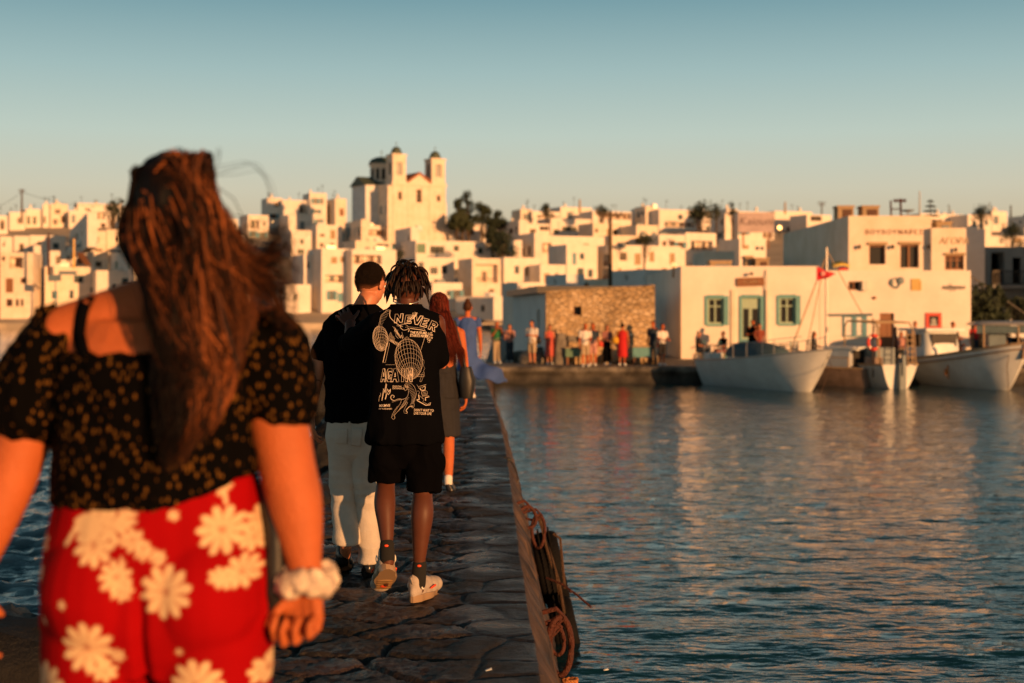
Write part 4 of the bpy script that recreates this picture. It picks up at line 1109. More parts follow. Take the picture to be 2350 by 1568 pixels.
roofbox(4, 610, 790, 835, 852, 71, 'bluepanel', 'long blue-grey tank box behind the tavern parapet', H+QZ-.37, nm='tank_box', cat='tank')
roofbox(4, 985, 740, 1060, 850, 72.5, 'bluepanel', 'small blue-grey box between the cream pavilion and the brown box', H+QZ-.37, nm='tank_box', cat='tank')
roofbox(5, 1180, 372, 1335, 425, 71.5, 'bluepanel', 'grey-green box on the roof above the curly lettering', H4+QZ-.4, nm='tank_box', cat='tank')
# antenna frame
def pt(z, a, b, D): return at(zx(z, a), zy(z, b), D)
p0 = pt(5, 690, 300, 74); r_ = empty('antenna', (p0.x, 74, RZ3), 0, 'tall rooftop antenna frame with a dish, on the tall upper building', 'antenna')
def loc(z, a, b, D, r): q = pt(z, a, b, D); l = r.location; return (q.x-l.x, q.y-l.y, q.z-l.z)
mb = MB(); mb.tube([loc(5, 690, 312, 74, r_), loc(5, 685, 150, 74, r_)], .05, 6).tube([loc(5, 795, 312, 74, r_), loc(5, 790, 130, 74, r_)], .06, 6).tube([loc(5, 715, 150, 74, r_), loc(5, 850, 150, 74, r_)], .05, 6)
for a in (725, 745, 765, 810, 830, 845): mb.tube([loc(5, a, 132, 74, r_), loc(5, a, 170, 74, r_)], .025, 4)
mb.tube([loc(5, 690, 240, 74, r_), loc(5, 795, 240, 74, r_)], .03, 4)
mb.build('frame', M['rust'], r_)
c = Vector(loc(5, 870, 275, 74, r_)); MB().lathe(tuple(c), [(0.02, 0), (.2, .03), (.36, .12)], 16).tube([tuple(c), (c.x, c.y, c.z-.75)], .03, 5).build('dish', M['steel'], r_)
M['goldpole'] = mat('golden glint coloured metal', (.85, .50, .10), .5)  # diffuse yellow stands for the low sun glinting on the pole
def pole(z, x, y0, y1, D, rad, m, label, cat='pole', nm='pole', arms=0, base=None):
    a, b = pt(z, x, y0, D), pt(z, x, y1, D); zb = b.z if base is None else base
    r = empty(nm, (a.x, D, zb), 0, label, cat)
    MB().tube([(0, 0, 0), (0, 0, a.z-zb)], [rad, rad*.7], 8).build('shaft', M[m], r)
    for k in range(arms):
        q = MB().bx(-.8+.2*k, .8-.2*k, -.06, .06, a.z-zb-.3-.5*k, a.z-zb-.18-.5*k)
        for s in (-.7, -.35, .35, .7): q.cyl((s*(1-.25*k), 0, a.z-zb-.18-.5*k), (s*(1-.25*k), 0, a.z-zb-.02-.5*k), .05, .03, 6)
        q.build('crossarm', M['bark'], r)
    return r
pole(3, 1335, 195, 800, 90, .15, 'bark', 'tall brown wooden pole rising behind the stone building', 'utility pole', 'utility_pole', 1, QZ)
pole(1, 175, 20, 260, 305, .24, 'bark', 'utility pole standing tallest on the left skyline', 'utility pole', 'utility_pole', 2)
pole(1, 390, 375, 705, 226, .22, 'rust', 'dark brown pole on the left waterfront slope', arms=0)
pole(1, 592, 418, 655, 226, .18, 'goldpole', 'golden shining metal mast beside the brown awning')
pole(5, 995, 50, 300, 74, .05, 'steel', 'thin white rooftop mast right of the antenna frame', base=RZ3)
pole(5, 1970, 200, 330, 300, .22, 'metal', 'dark chimney pipe on the skyline near the right edge')
pole(4, 1800, 160, 300, 270, .15, 'metal', 'crossed antenna pole left of the two brown roof boxes', 'antenna', 'antenna', 2)
pole(4, 1408, 165, 290, 300, .25, 'palewood', 'leaning post on the skyline right of the billboard')
pole(3, 1095, 100, 200, 330, .3, 'palewood', 'pale chimney stack on the centre skyline')
pole(2, 320, 1180, 1400, 224, .2, 'rust', 'rusty pole at the waters edge behind the womans loose hair')
# wires on the left skyline
P = at(zx(1, 175), zy(1, 45), 305)
wr = MB()
for e in ((-200, 150), (1000, 130)):
    Q = at(zx(1, e[0]), zy(1, e[1]), 305)
    wr.tube([P.lerp(Q, k/10)-Vector((0, 0, 3.0*math.sin(math.pi*k/10)*.5)) for k in range(11)], .035, 4)
o = wr.build('overhead_wire', M['metal']); tag(o, 'dark overhead wire hanging from the left skyline pole', 'wire')
# lamp on the left shore
a = pt(1, 345, 740, 220); r_ = empty('street_lamp', (a.x, 226, .3), 0, 'blue-green street lamp on the left waterfront', 'street lamp')
MB().tube([(0, 0, 0), (0, 0, a.z+.1)], [.14, .1], 8).build('post', M['blue'], r_); MB().bx(-1.1, .8, -.3, .3, a.z-.5, a.z+.5).build('lamp_head', M['bluepanel'], r_)
# billboard
D_ = 262.0; X0 = (zx(4, 905)-CX)/F*D_; X1 = (zx(4, 1290)-CX)/F*D_; z0 = CZ+(HY-zy(4, 490))/F*D_; z1 = CZ+(HY-zy(4, 278))/F*D_
r_ = empty('billboard', ((X0+X1)/2, D_, z0-3), 0, 'pinkish painted billboard with dark script on the right skyline', 'billboard')
w_ = (X1-X0)/2; MB().bx(-w_, w_, 0, .25, 3, 3+z1-z0).build('board', mat('faded pink paint', (.50, .40, .40), .8, .2, .4), r_)
for s in (-.7, .7): MB().bx(s*w_-.15, s*w_+.15, .26, .5, 0, 3+z1-z0).build('leg', M['brown'], r_)
text_mesh('Kaiouni', 2.1, mat('faded dark script', (.16, .12, .12), .8), r_, (0, -.05, 3+(z1-z0)*.55), shear=.25)
o = MB().bx(0, zx(1, 612)/F*226-zx(1, 470)/F*226, 0, .15, 0, .55).build('shop_sign', M['bluepanel']); o.location = at(zx(1, 470), zy(1, 705), 226); tag(o, 'long blue-grey sign on the plain white waterfront house at left', 'sign')
o = MB().bx(0, 12, 0, 3, 0, .35).build('awning', M['bluepanel']); o.location = at(zx(1, 860), zy(1, 520), 250); tag(o, 'blue-grey flat awning roof left of the womans cheek', 'awning')
pa, pb, pc = at(zx(1, 612), zy(1, 535), 229), at(zx(1, 668), zy(1, 535), 229), at(zx(1, 730), zy(1, 632), 226)
o = MB().add([pa, pb, pc, (pa.x+2.2, 226, pc.z), pa+Vector((0, 0, .12)), pb+Vector((0, 0, .12)), pc+Vector((0, 0, .12)), (pa.x+2.2, 226, pc.z+.12)], [(0, 3, 2, 1), (4, 5, 6, 7), (0, 1, 5, 4), (2, 3, 7, 6), (1, 2, 6, 5), (0, 4, 7, 3)]).build('awning', M['brown']); tag(o, 'slanting brown awning at the left waterfront beside the golden mast', 'awning')

# lamps that throw the sun back at the camera
def glinter(z, x, y, D, r0, label, flat=False):
    p = pt(z, x, y, D); v = (Vector((0, 0, CZ))-p).normalized(); h = (v+sun_dir).normalized()
    r = empty('flood_lamp', p, 0, label, 'flood lamp', 'flood lamps glowing in the low sun')
    q = h.to_track_quat('Z', 'Y').to_matrix()
    mb = MB()
    n = 18
    ring = [q @ Vector((r0*math.cos(2*math.pi*k/n), r0*math.sin(2*math.pi*k/n), 0)) for k in range(n)]
    mb.add([q @ Vector((0, 0, .02))]+ring, [(0, 1+k, 1+(k+1) % n) for k in range(n)]); mb.build('reflector', M['glint'], r)
    mb = MB(); mb.tube([q @ Vector((0, 0, -.02)), q @ Vector((0, 0, -.35*r0*2))], [r0*1.1, r0*.6], 16); mb.tube([(0, 0, -.2*r0), (0, .2, -r0*2-.3)], .05, 6); mb.build('housing', M['metal'], r)
glinter(4, 218, 838, 65.8, .14, 'round golden flood lamp on the taverns left corner')
glinter(4, 1350, 440, 120, .20, 'bright white flood lamp right of the billboard')
glinter(2, 255, 695, 240, .16, 'shining lamp on the white house at the left end of the crest')
glinter(1, 770, 452, 245, .09, 'small golden lamp above the blue awning roof')
glinter(1, 38, 432, 245, .08, 'small orange lamp near the left edge')
r_ = empty('sunshade', at(1911, 621, 67.2), 0, 'small yellow sunshade over a red cloth on the restaurant roof, behind the pennant', 'sunshade')
q = MB(); n = 10
for i in range(n+1):
    t = i/n; x = .78*t; z = .34+.10*math.sin(t*math.pi)
    if i < n:
        t2 = (i+1)/n; x2 = .78*t2; z2 = .34+.10*math.sin(t2*math.pi)
        q.add([(x, -.25, z-.22), (x2, -.25, z2-.22), (x2, .3, z2), (x, .3, z), (x, -.25, z-.20), (x2, -.25, z2-.20), (x2, .3, z2+.02), (x, .3, z+.02)], [(0, 3, 2, 1), (4, 5, 6, 7), (0, 1, 5, 4), (2, 3, 7, 6)])
q.build('canopy', mat('yellow awning cloth', (.95, .66, .12), .5), r_, True)
for s_ in (0, .78): MB().tube([(s_, .3, -.6), (s_, .3, .36)], .02, 6).build('post', M['metal'], r_)
MB().ell((.48, 0, .02), (.26, .12, .12), 14, 8).build('cloth', M['redplastic'], r_, True)

# ------------------------------------------------------------------ trees
def tree(z, x, y, D, base, w, h, label, kind='bushy_tree', seed=0, m='leaf2', n=2600, lean=0.0, grp='dark trees beside the church'):
    top = pt(z, x, y, D); rg = random.Random(seed)
    zb = base; Ht = top.z-zb
    r = empty(kind, (top.x-lean*Ht, D, zb), 0, label, 'tree', grp)
    mb = MB(); tr = [(0, 0, -1), (lean*Ht*.3, 0, Ht*.35), (lean*Ht*.65, .1, Ht*.7), (lean*Ht, 0, Ht*.95)]
    mb.tube(tr, [Ht*.03, Ht*.022, Ht*.012, Ht*.004], 8)
    clumps = []
    for i in range(13):
        k = rg.uniform(.3, 1); a = rg.uniform(0, 6.28)
        q = Vector((lean*Ht*k+math.cos(a)*w*.5*rg.uniform(.2, .9)*(1.25-k*.8), math.sin(a)*w*.5*rg.uniform(.2, .9), Ht-h*(1-k)*1.35)); 
        mb.tube([Vector((lean*Ht*k*.7, 0, Ht*k*.6)), (Vector((lean*Ht*k*.7, 0, Ht*k*.6))+q)/2+Vector((0, 0, .3)), q], [Ht*.012, Ht*.007, .03], 5)
        clumps.append((q, rg.uniform(.16, .34)*w))
    clumps.append((Vector((lean*Ht, 0, Ht-w*.12)), w*.16))
    mb.build('trunk', M['bark'], r)
    lf = MB(); ls = max(.16, w*.045)
    for i in range(n):
        c, s = clumps[rg.randrange(len(clumps))]
        d = Vector((rg.gauss(0, 1), rg.gauss(0, 1), rg.gauss(0, .75))); d = d.normalized()*s*rg.uniform(.45, 1.1)
        p = c+d; u = Vector((rg.gauss(0, 1), rg.gauss(0, 1), rg.gauss(0, 1))).normalized(); v = u.orthogonal().normalized()
        e = ls*rg.uniform(.6, 1.5); lf.add([p-u*e, p+v*e*.5, p+u*e, p-v*e*.5], [(0, 1, 2, 3)])
    lf.build('crown', M[m], r)
T = lambda z, x, y, *a, **k: tree(z, x, y, *a, **k)
T(2, 1775, 480, 338, 17, 4.0, 7, 'tallest wind-bent dark tree right of the church', seed=1, lean=-.05)
T(2, 1700, 530, 337, 17, 3.0, 5, 'dark tree nearest the church front', seed=2, lean=-.15)
T(2, 1900, 575, 336, 17, 5, 4, 'broad reddish-dark tree in the middle of the clump', seed=3, m='leaf')
T(2, 2010, 625, 335, 17, 5, 4, 'broad dark tree at the right end of the clump', seed=4)
T(2, 1700, 665, 334, 16, 7, 2, 'low green shrub mass below the tall bent tree', kind='shrub', seed=5, m='leaf', n=3000)
T(2, 1980, 740, 300, 10, 4, 5, 'dark tree hanging between the long blank house and the shaded house', seed=6)
T(2, 2040, 790, 298, 8, 3.5, 4, 'lowest dark tree of the clump', seed=7)
T(1, 905, 108, 330, 18, 4.5, 4, 'round dark treetop on the left skyline', seed=8, n=900, grp='treetops on the skyline')
T(1, 985, 105, 332, 18, 2.2, 5, 'thin dark treetop right of the round one on the left skyline', seed=9, n=500, grp='treetops on the skyline')
T(3, 835, 150, 345, 20, 4, 2.5, 'wide reddish treetop on the centre skyline', seed=10, n=900, grp='treetops on the skyline')
T(3, 1262, 140, 345, 20, 3.6, 2.2, 'dark treetop between the centre skyline houses', seed=11, n=900, grp='treetops on the skyline')
T(3, 2020, 168, 345, 20, 4, 2, 'low dark treetop left of the billboard', seed=12, n=700, grp='treetops on the skyline')
T(4, 672, 185, 345, 20, 3, 3, 'small round treetop above the slim slab house', seed=13, n=600, grp='treetops on the skyline')
T(4, 850, 180, 345, 20, 2.5, 3, 'small green treetop just left of the billboard', seed=14, n=500, grp='treetops on the skyline')
T(4, 510, 240, 340, 20, 7, 2, 'wide low treetop over the long skyline house', seed=15, n=900, grp='treetops on the skyline')
T(5, 1660, 228, 330, 20, 5, 2.5, 'dark treetop on the right skyline', seed=16, n=700, grp='treetops on the skyline')
T(5, 1990, 420, 280, 12, 5, 4, 'dark tree in front of the grey skyline house at the right edge', seed=17, n=900, grp='treetops on the skyline')
T(2, 1255, 920, 262, 4, 4, 6, 'small dark tree in the shaded gap under the church', seed=18, n=700, grp='garden trees on the slope')
T(2, 550, 935, 250, 5, 3, 2.5, 'small dark bush beside the dark shadow strip', kind='shrub', seed=19, n=500, grp='garden trees on the slope')
T(3, 1600, 385, 262, 9, 4, 1.6, 'planted bush over the arch opening', kind='shrub', seed=20, n=700, grp='garden trees on the slope')
T(3, 500, 375, 280, 8, 6, 4, 'bush in shade under the clump of trees', kind='shrub', seed=21, n=700, grp='garden trees on the slope')
# conifer
r_ = empty('norfolk_pine', (pt(5, 1110, 290, 130).x, 130, 5.0), 0, 'small tiered conifer on the skyline behind the tall upper building', 'tree')
top = pt(5, 1110, 135, 130).z-5; MB().tube([(0, 0, 0), (0, 0, top)], [.15, .03], 6).build('trunk', M['bark'], r_)
lf = MB()
for k in range(9):
    zz = top*(1-.055*k)-.1; w_ = .18+.17*k
    for j in range(16):
        a = j*.4+k; 
        for s in (.4, .7, 1.0):
            p = Vector((math.cos(a)*w_*s, math.sin(a)*w_*s, zz-.12*s)); lf.box(p, (.22, .05, .09), rz=a, rx=.3*(j % 3-1))
lf.build('crown', M['leaf2'], r_)
tree(5, 1720, 1185, 69, QZ, 3.1, 3.4, 'dark round tree beside the outside stair', kind='bay_tree', seed=30, n=5000, grp='quayside greenery')
tree(5, 2010, 1275, 74, QZ, 1.8, 2.2, 'dark potted shrub near the right edge below the balcony', kind='shrub', seed=31, n=1800, grp='quayside greenery')
tree(5, 2095, 1290, 74, QZ, 1.6, 2.0, 'second dark shrub at the right edge below the balcony', kind='shrub', seed=32, n=1600, grp='quayside greenery')

# ------------------------------------------------------------------ boats
def hull(mb, L, B, zs, zb, zmid, draft=.35, rake=.9, transom=.7, n=26, k=12, full=.55, keel_rise=.25):
    V = []
    for i in range(n+1):
        s = i/n
        b = B/2*(transom+(1-transom)*math.sin(min(1, s/.5)*math.pi/2)) if s < .5 else B/2*math.cos((s-.5)/.5*math.pi/2)**.62
        b = max(b, .012)
        sh = zs*(1-s)**2+zb*s**2+zmid*2*s*(1-s)
        kz = -draft+(keel_rise+draft)*max(0, (s-.82)/.18)**2*.9
        row = []
        for sd in (1, -1):
            for j in range(k+1):
                t = j/k; z = kz+(sh-kz)*t
                y = b*min(1, (t+.02)**full)*sd
                x = L*s-rake*(1-t)**1.1*max(0, (s-.55)/.45)**1.5+.12*(1-s)**6*(1-t)
                row.append((x, y, z))
        V.append(row)
    m = 2*(k+1); n0 = len(mb.v); mb.v += [p for r in V for p in r]
    for i in range(n):
        for sd in range(2):
            for j in range(k):
                a = n0+i*m+sd*(k+1)+j; q = (a, a+1, a+m+1, a+m)
                mb.f.append(q if sd == 0 else q[::-1]); mb.mi.append(mb.cur)
        a = n0+i*m; mb.f.append((a, a+m, a+m+k+1, a+k+1)); mb.mi.append(mb.cur)
    for j in range(k):
        a = n0+j; mb.f.append((a, a+k+1, a+k+2, a+1)); mb.mi.append(mb.cur)
    return V
def deck(V, drop, m, r, k=12):
    mb = MB(); a = []; b = []
    for row in V:
        p, q = row[k], row[2*k+1]; a.append((p[0]*.99+.03, p[1]*.97, p[2]-drop)); b.append((q[0]*.99+.03, q[1]*.97, q[2]-drop))
    n = len(a); mb.add(a+b, [(i, i+n, i+n+1, i+1) for i in range(n-1)]); return mb.build('deck', M[m], r)
def rubrail(V, r, m, rad=.04, k=12, dz=0.0, nm='gunwale'):
    mb = MB()
    for kk, s in ((k, 1), (2*k+1, -1)): mb.tube([(p[kk][0], p[kk][1]+.01*s, p[kk][2]+dz) for p in V], rad, 6)
    return mb.build(nm, M[m], r)
def boat(nm, bow, stern, label, grp='boats moored at the quay', cat='boat'):
    d = Vector(bow)-Vector(stern); L = math.hypot(d.x, d.y)
    return empty(nm, (stern[0], stern[1], 0), math.atan2(d.y, d.x), label, cat, grp), L

# white sailing-yacht hull, nearest
r_, L = boat('sailboat', (11.05, 49.4), (7.8, 56.2), 'white decked yacht hull with a dark blue cover, nearest the pier')
mb = MB(); V = hull(mb, L, 2.3, .98, 1.55, 1.05, rake=1.0, transom=.62); o = mb.build('hull', M['hull'], r_); autosmooth(o, 50)
deck(V, .06, 'steel', r_); rubrail(V, r_, 'steel', .03)
mb = MB().loft([(3.6, 0, 1.02, 2.0, .72, 3), (3.55, 0, 1.2, 1.9, .62, 3), (3.5, 0, 1.27, 1.7, .45, 3)], 28); autosmooth(mb.build('coachroof', M['hull'], r_), 50)
mb = MB().loft([(3.3, 0, 1.15, 1.85, .74, 2.4), (3.2, 0, 1.46, 1.7, .62, 2.2), (3.1, 0, 1.62, 1.3, .40, 2.2), (3.0, 0, 1.72, .8, .14, 2)], 28)
def cv(co, no): return co+no*(0.05*nz(co*1.6))[:, None]
o, _ = blob('cover', mb, M['canvas'], r_, .07, 3, world=False); 
mb = MB()
for i in range(8):
    s = 3+int(i*2.8); a, b = V[s][12], V[s][25]
    for q in (a, b): mb.tube([(q[0], q[1]*.93, q[2]), (q[0], q[1]*.93, q[2]+.55)], .014, 5)
for kk in (12, 25):
    mb.tube([(V[s][kk][0], V[s][kk][1]*.93, V[s][kk][2]+.55) for s in range(3, 24)], .012, 4)
mb.build('guard_rail', M['steel'], r_)
MB().tube([(L*.96, 0, 1.5), (L*1.0, 0.05, 1.0), (L*1.12, -1.2, -.1)], .012, 5).build('mooring_line', M['ropegrey'], r_)
MB().bx(.1, .5, -.3, .3, .95, 1.25).build('outboard_bracket', M['hull'], r_)

# wooden boat with mast behind
r_, L = boat('wooden_boat', (8.9, 59.0), (13.55, 53.6), 'low brown wooden boat with a mast, between the white yacht and the tender')
mb = MB(); V = hull(mb, L, 2.0, .72, 1.2, .70, rake=.5, transom=.6); o = mb.build('hull', M['hullwood'], r_); autosmooth(o, 50)
deck(V, .12, 'palewood', r_); rubrail(V, r_, 'palewood', .045)
mb = MB().bx(.6, 1.7, -.55, .55, .6, 1.45).bx(.5, 1.8, -.62, .62, 1.45, 1.52); mb.build('cabin', M['hull'], r_)
MB().bx(.7, 1.5, -.56, -.551, .75, 1.35).bx(.588, .599, -.35, .35, .7, 1.38).build('hatch', M['dark'], r_)
mx_, my_ = 2.55, 0.0
wr = Matrix.Rotation(r_.rotation_euler.z, 4, 'Z')
top = 5.35
MB().tube([(2.07, 0, .6), (2.07, 0, top)], [.06, .04], 8).build('mast', M['steel'], r_)
rz_ = r_.rotation_euler.z; inv = Matrix.Rotation(-rz_, 3, 'Z')
def wl(v): return inv @ (Vector(v)-Vector(r_.location))
mw = Matrix.Rotation(rz_, 3, 'Z') @ Vector((2.07, 0, 0))+Vector(r_.location)
MB().tube([wl((mw.x, mw.y, 2.72)), wl((mw.x+1.75, mw.y-.1, 2.74))], .05, 8).build('boom', M['bluepanel'], r_)
q = MB(); q.tube([wl((mw.x, mw.y, top-.3)), wl((mw.x-1.35, mw.y+.5, 1.2))], .03, 5); q.tube([wl((mw.x, mw.y, top-.1)), wl((mw.x+1.4, mw.y, 2.74))], .02, 5); q.tube([wl((mw.x, mw.y, top-.2)), wl((mw.x-.7, mw.y+.6, 1.2))], .02, 5)
q.build('rigging', M['palewood'], r_)
q = MB()
for s in range(2, 24, 4):
    for kk in (12, 25): q.tube([V[s][kk], (V[s][kk][0], V[s][kk][1], V[s][kk][2]+.4)], .02, 5)
for kk in (12, 25): q.tube([(V[s][kk][0], V[s][kk][1], V[s][kk][2]+.4) for s in range(2, 23, 2)], .018, 5)
q.build('guard_rail', M['palewood'], r_)
# pennant
pm = at(1895, 630, mw.y)
a = at(1874, 612, mw.y-.02); b = at(1874, 646, mw.y-.02); c = at(1919, 630, mw.y-.05)
mb = MB(); n = 14; vs = []
for i in range(n+1):
    t = i/n; u = a.lerp(c, t); l = b.lerp(c, t); wv = .08*math.sin(t*7)
    for q in (u, l): vs += [(q.x, q.y+wv, q.z+.02*math.sin(t*9)), (q.x, q.y+wv+.012, q.z+.02*math.sin(t*9))]
fs = [(0, 2, 3, 1)]
for i in range(n):
    k = 4*i; fs += [(k, k+4, k+6, k+2), (k+1, k+3, k+7, k+5), (k, k+1, k+5, k+4), (k+2, k+6, k+7, k+3)]
vs = [Vector(v)-a for v in vs]
r2 = empty('pennant', a, 0, 'red triangular pennant flying on the wooden boats stay', 'flag')
o = MB().add(vs, fs).build('cloth', M['red'], r2, True)
q = MB(); q.ell(((c-a).x*.33, -.03, -.27), (.09, .012, .1), 10, 6).tube([((c-a).x*.24, -.03, -.36), ((c-a).x*.45, -.03, -.2)], .02, 5); q.build('emblem', mat('faded pink print', (.7, .3, .3), .8), r2)
MB().tube([(0, 0, .05), (0, 0, -.62)], .012, 5).build('hoist_rope', M['steel'], r2)

# small boat with its transom to the sun
r_, L = boat('tender', (12.5, 58.9), (14.35, 52.6), 'small white boat showing its sunlit stern with a rudder and a boarding ladder')
mb = MB(); V = hull(mb, L, 1.62, .90, 1.15, .78, rake=.5, transom=.9, full=.42, draft=.2); o = mb.build('hull', M['hull'], r_); autosmooth(o, 45)
deck(V, .2, 'palewood', r_); rubrail(V, r_, 'palewood', .04)
MB().bx(-.22, .10, -.13, .13, -.3, .95).bx(-.3, -.2, -.06, .06, .5, 1.25).build('rudder', M['bluepanel'], r_)
q = MB(); 
for s in (-.62, -.30): q.tube([(-.06, s, .85), (.05, s, 2.15)], .025, 6)
for k in range(6): q.tube([(-.05+.018*k, -.62, .95+k*.21), (-.05+.018*k, -.30, .95+k*.21)], .018, 5)
q.build('ladder', M['palewood'], r_)
q = MB()
for s in (-.7, .7): q.tube([(.3, s, .9), (.3, s, 2.25), (.5, s, 2.45), (2.6, s, 2.5), (2.8, s, 2.3), (2.8, s, .9)], .03, 6)
q.tube([(.5, -.7, 2.45), (.5, .7, 2.45)], .03, 6).tube([(2.6, -.7, 2.5), (2.6, .7, 2.5)], .03, 6).tube([(1.5, -.7, 2.48), (1.5, .7, 2.48)], .03, 6)
q.build('canopy_frame', M['palewood'], r_)
MB().bx(1.0, 2.2, -.4, .4, .7, 1.5).build('console', M['bluepanel'], r_)
for i, (lx, ly, lw) in enumerate([(1.0, .5, .5), (2.5, -.4, .6)]):
    MB().box((lx, ly, .95), (lw, .4, .4), rz=.3).build('fish_box', M['hullwood'], r_)
# life ring
p = at(2005, 786, 53.0); r2 = empty('life_ring', p, R(8), 'red life ring hanging at the stern rail of the tender', 'life ring')
q = MB(); q.tube([(.215*math.cos(a), 0, .26*math.sin(a)) for a in [2*math.pi*j/24 for j in range(24)]], .065, 10, closed=True); autosmooth(q.build('ring', M['redplastic'], r2), 180)
q = MB()
for j in range(4):
    a = math.pi/4+j*math.pi/2; q.tube([(.215*math.cos(a+e)*1.0, 0, .26*math.sin(a+e)) for e in (-.12, 0, .12)], .07, 10)
q.build('band', M['steel'], r2)
MB().tube([(0, .05, .26), (.15, .2, .75)], .015, 5).tube([(0, .06, -1.3), (0, .06, .9)], .025, 6).build('hanger', M['ropegrey'], r2)

# big fishing boat
r_, L = boat('fishing_boat', (18.3, 50.6), (16.0, 58.6), 'large white wooden fishing boat with a high bow and a wheelhouse, farthest right')
mb = MB(); V = hull(mb, L, 2.9, .95, 1.75, .92, rake=.85, transom=.35, draft=.3); o = mb.build('hull', M['hull'], r_); autosmooth(o, 50)
deck(V, .22, 'palewood', r_); rubrail(V, r_, 'palewood', .05); rubrail(V, r_, 'hullwood', .03, dz=-.2, nm='rubbing_strake')
MB().box((L*.985, 0, 1.55), (.16, .14, .75), ry=.25).build('stem_post', M['hullwood'], r_)
wh = MB().loft([(2.3, 0, .75, .95, .85, 5), (2.3, 0, 1.6, .9, .8, 5), (2.25, 0, 2.1, .8, .74, 5)], 32).bx(1.25, 3.3, -.86, .86, 2.1, 2.2)
autosmooth(wh.build('wheelhouse', M['hull'], r_), 40)
MB().bx(3.10, 3.19, -.55, .55, 1.5, 2.0).bx(1.8, 2.8, -.86, -.8, 1.5, 1.98).bx(1.8, 2.8, .8, .86, 1.5, 1.98).build('window', M['pane'], r_)
MB().tube([(1.2, -.9, .8), (1.1, -.9, 2.25)], .06, 6).build('post', M['rust'], r_)
q = MB().tube([(4.3, 0, .8), (4.3, 0, 1.5), (4.5, 0, 1.6)], .06, 8).tube([(4.9, -.5, .9), (4.9, .5, .9)], .12, 10); q.build('winch', M['rust'], r_)
q = MB()
for i in range(5): q.ell((6.0+.14*i, .2*math.sin(i*2), 1.45), (.16, .18, .14), 8, 6)
q.build('net_heap', M['rope'], r_)
MB().tube([(L*.93, -.25, 1.65), (L*.95, -.5, .9), (L*1.03, -.9, -.1)], .014, 5).build('mooring_line', M['ropegrey'], r_)
MB().tube([(5.2, -1.1, 1.15), (5.25, -1.2, .75), (5.2, -1.15, .35)], .03, 6).ell((5.2, -1.25, .6), (.05, .05, .14), 8, 6).build('fender', M['rope'], r_)

# canopied boat at the right edge
r_, L = boat('canopy_boat', (27.5, 59.5), (19.8, 60.4), 'boat with a long grey canopy, cut by the right edge of the photo')
mb = MB(); V = hull(mb, L, 2.5, .9, 1.4, .85, rake=.5, transom=.7); o = mb.build('hull', M['hull'], r_); autosmooth(o, 50); deck(V, .2, 'palewood', r_)
q = MB().loft([(3.2, 0, 2.28, 3.6, 1.25, 6), (3.2, 0, 2.40, 3.5, 1.15, 6), (3.2, 0, 2.46, 3.0, .7, 4)], 32); autosmooth(q.build('canopy', M['steel'], r_), 40)
for x in (0, 1.4, 2.8, 4.2, 6.2):
    for s in (-1.1, 1.1): MB().tube([(x, s, .7), (x, s, 2.3)], .04, 6).build('post', M['palewood'], r_)
MB().bx(-.3, 6.6, -1.12, -1.10, 1.95, 2.26).build('side_curtain', M['canvas'], r_)
MB().bx(.3, 1.0, -.7, .7, .7, 1.9).build('wheel_box', M['bluepanel'], r_)

# ------------------------------------------------------------------ things on the quay
def chair(x, y, rz, m, label, grp='painted chairs outside the tavern'):
    r = empty('chair', (x, y, QZ+.005), rz, label, 'chair', grp)
    MB().bx(-.2, .2, -.2, .2, .43, .46).build('seat', M[m], r)
    q = MB()
    for s in (-.18, .18): q.box((s, .19, .68), (.035, .03, .5))
    for zz in (.6, .75, .88): q.bx(-.16, .16, .18, .2, zz-.025, zz+.025)
    q.build('backrest', M[m], r)
    for sx in (-.18, .18):
        for sy in (-.18, .18): MB().bx(sx-.018, sx+.018, sy-.018, sy+.018, 0, .43).build('leg', M[m], r)
    return r
def table(x, y, m, label, grp='small tables outside the tavern'):
    r = empty('table', (x, y, QZ+.005), 0, label, 'table', grp)
    MB().bx(-.35, .35, -.35, .35, .71, .74).build('tabletop', M[m], r)
    for sx in (-.3, .3):
        for sy in (-.3, .3): MB().bx(sx-.02, sx+.02, sy-.02, sy+.02, 0, .71).build('leg', M['teal'], r)
def qx(v, D): return (v-CX)/F*D
chair(qx(1624, 62), 62, R(100), 'teal', 'turquoise chair behind the seated man at the far left of the tavern front')
chair(qx(1656, 61.5), 61.5, R(180), 'teal', 'turquoise chair left of the tavern door')
chair(qx(1828, 61), 61, R(20), 'teal', 'turquoise chair under the right blue-framed window')
chair(qx(1845, 62), 62, R(-80), 'teal', 'turquoise chair near the stay of the wooden boat')
table(qx(1642, 62.3), 62.3, 'palewood', 'wooden table between the two seated people left of the tavern door')
table(qx(1810, 62), 62, 'palewood', 'wooden table beneath the right blue-framed window')
table(qx(2080, 62.5), 62.5, 'palewood', 'wooden table behind the tenders ladder')
chair(qx(2065, 62.5), 62.5, R(90), 'brown', 'brown chair behind the tenders canopy frame')
def crate(v, D, w, h, m, label):
    r = empty('bench_chest', (qx(v, D), D, QZ+.005), 0, label, 'chest', 'painted wooden chests on the quay')
    q = MB()
    for k in range(4): q.bx(-w/2, w/2, -.25, -.22, .32+k*h/4, .32+(k+1)*h/4-.02)
    q.bx(-w/2, w/2, -.22, .25, .32, .32+h-.02); q.build('box', M[m], r)
    MB().bx(-w/2-.03, w/2+.03, -.28, .28, .32+h, .36+h).build('lid', M['palewood'], r)
    for s in (-1, 1): MB().bx(s*(w/2-.08)-.04, s*(w/2-.08)+.04, -.23, .23, 0, .32).build('leg', M['brown'], r)
crate(1472, 58.6, .75, .42, 'teal', 'turquoise chest in front of the right end of the stone building')
crate(1315, 59, .62, .36, 'green', 'dull green chest below the small dark window of the stone building')
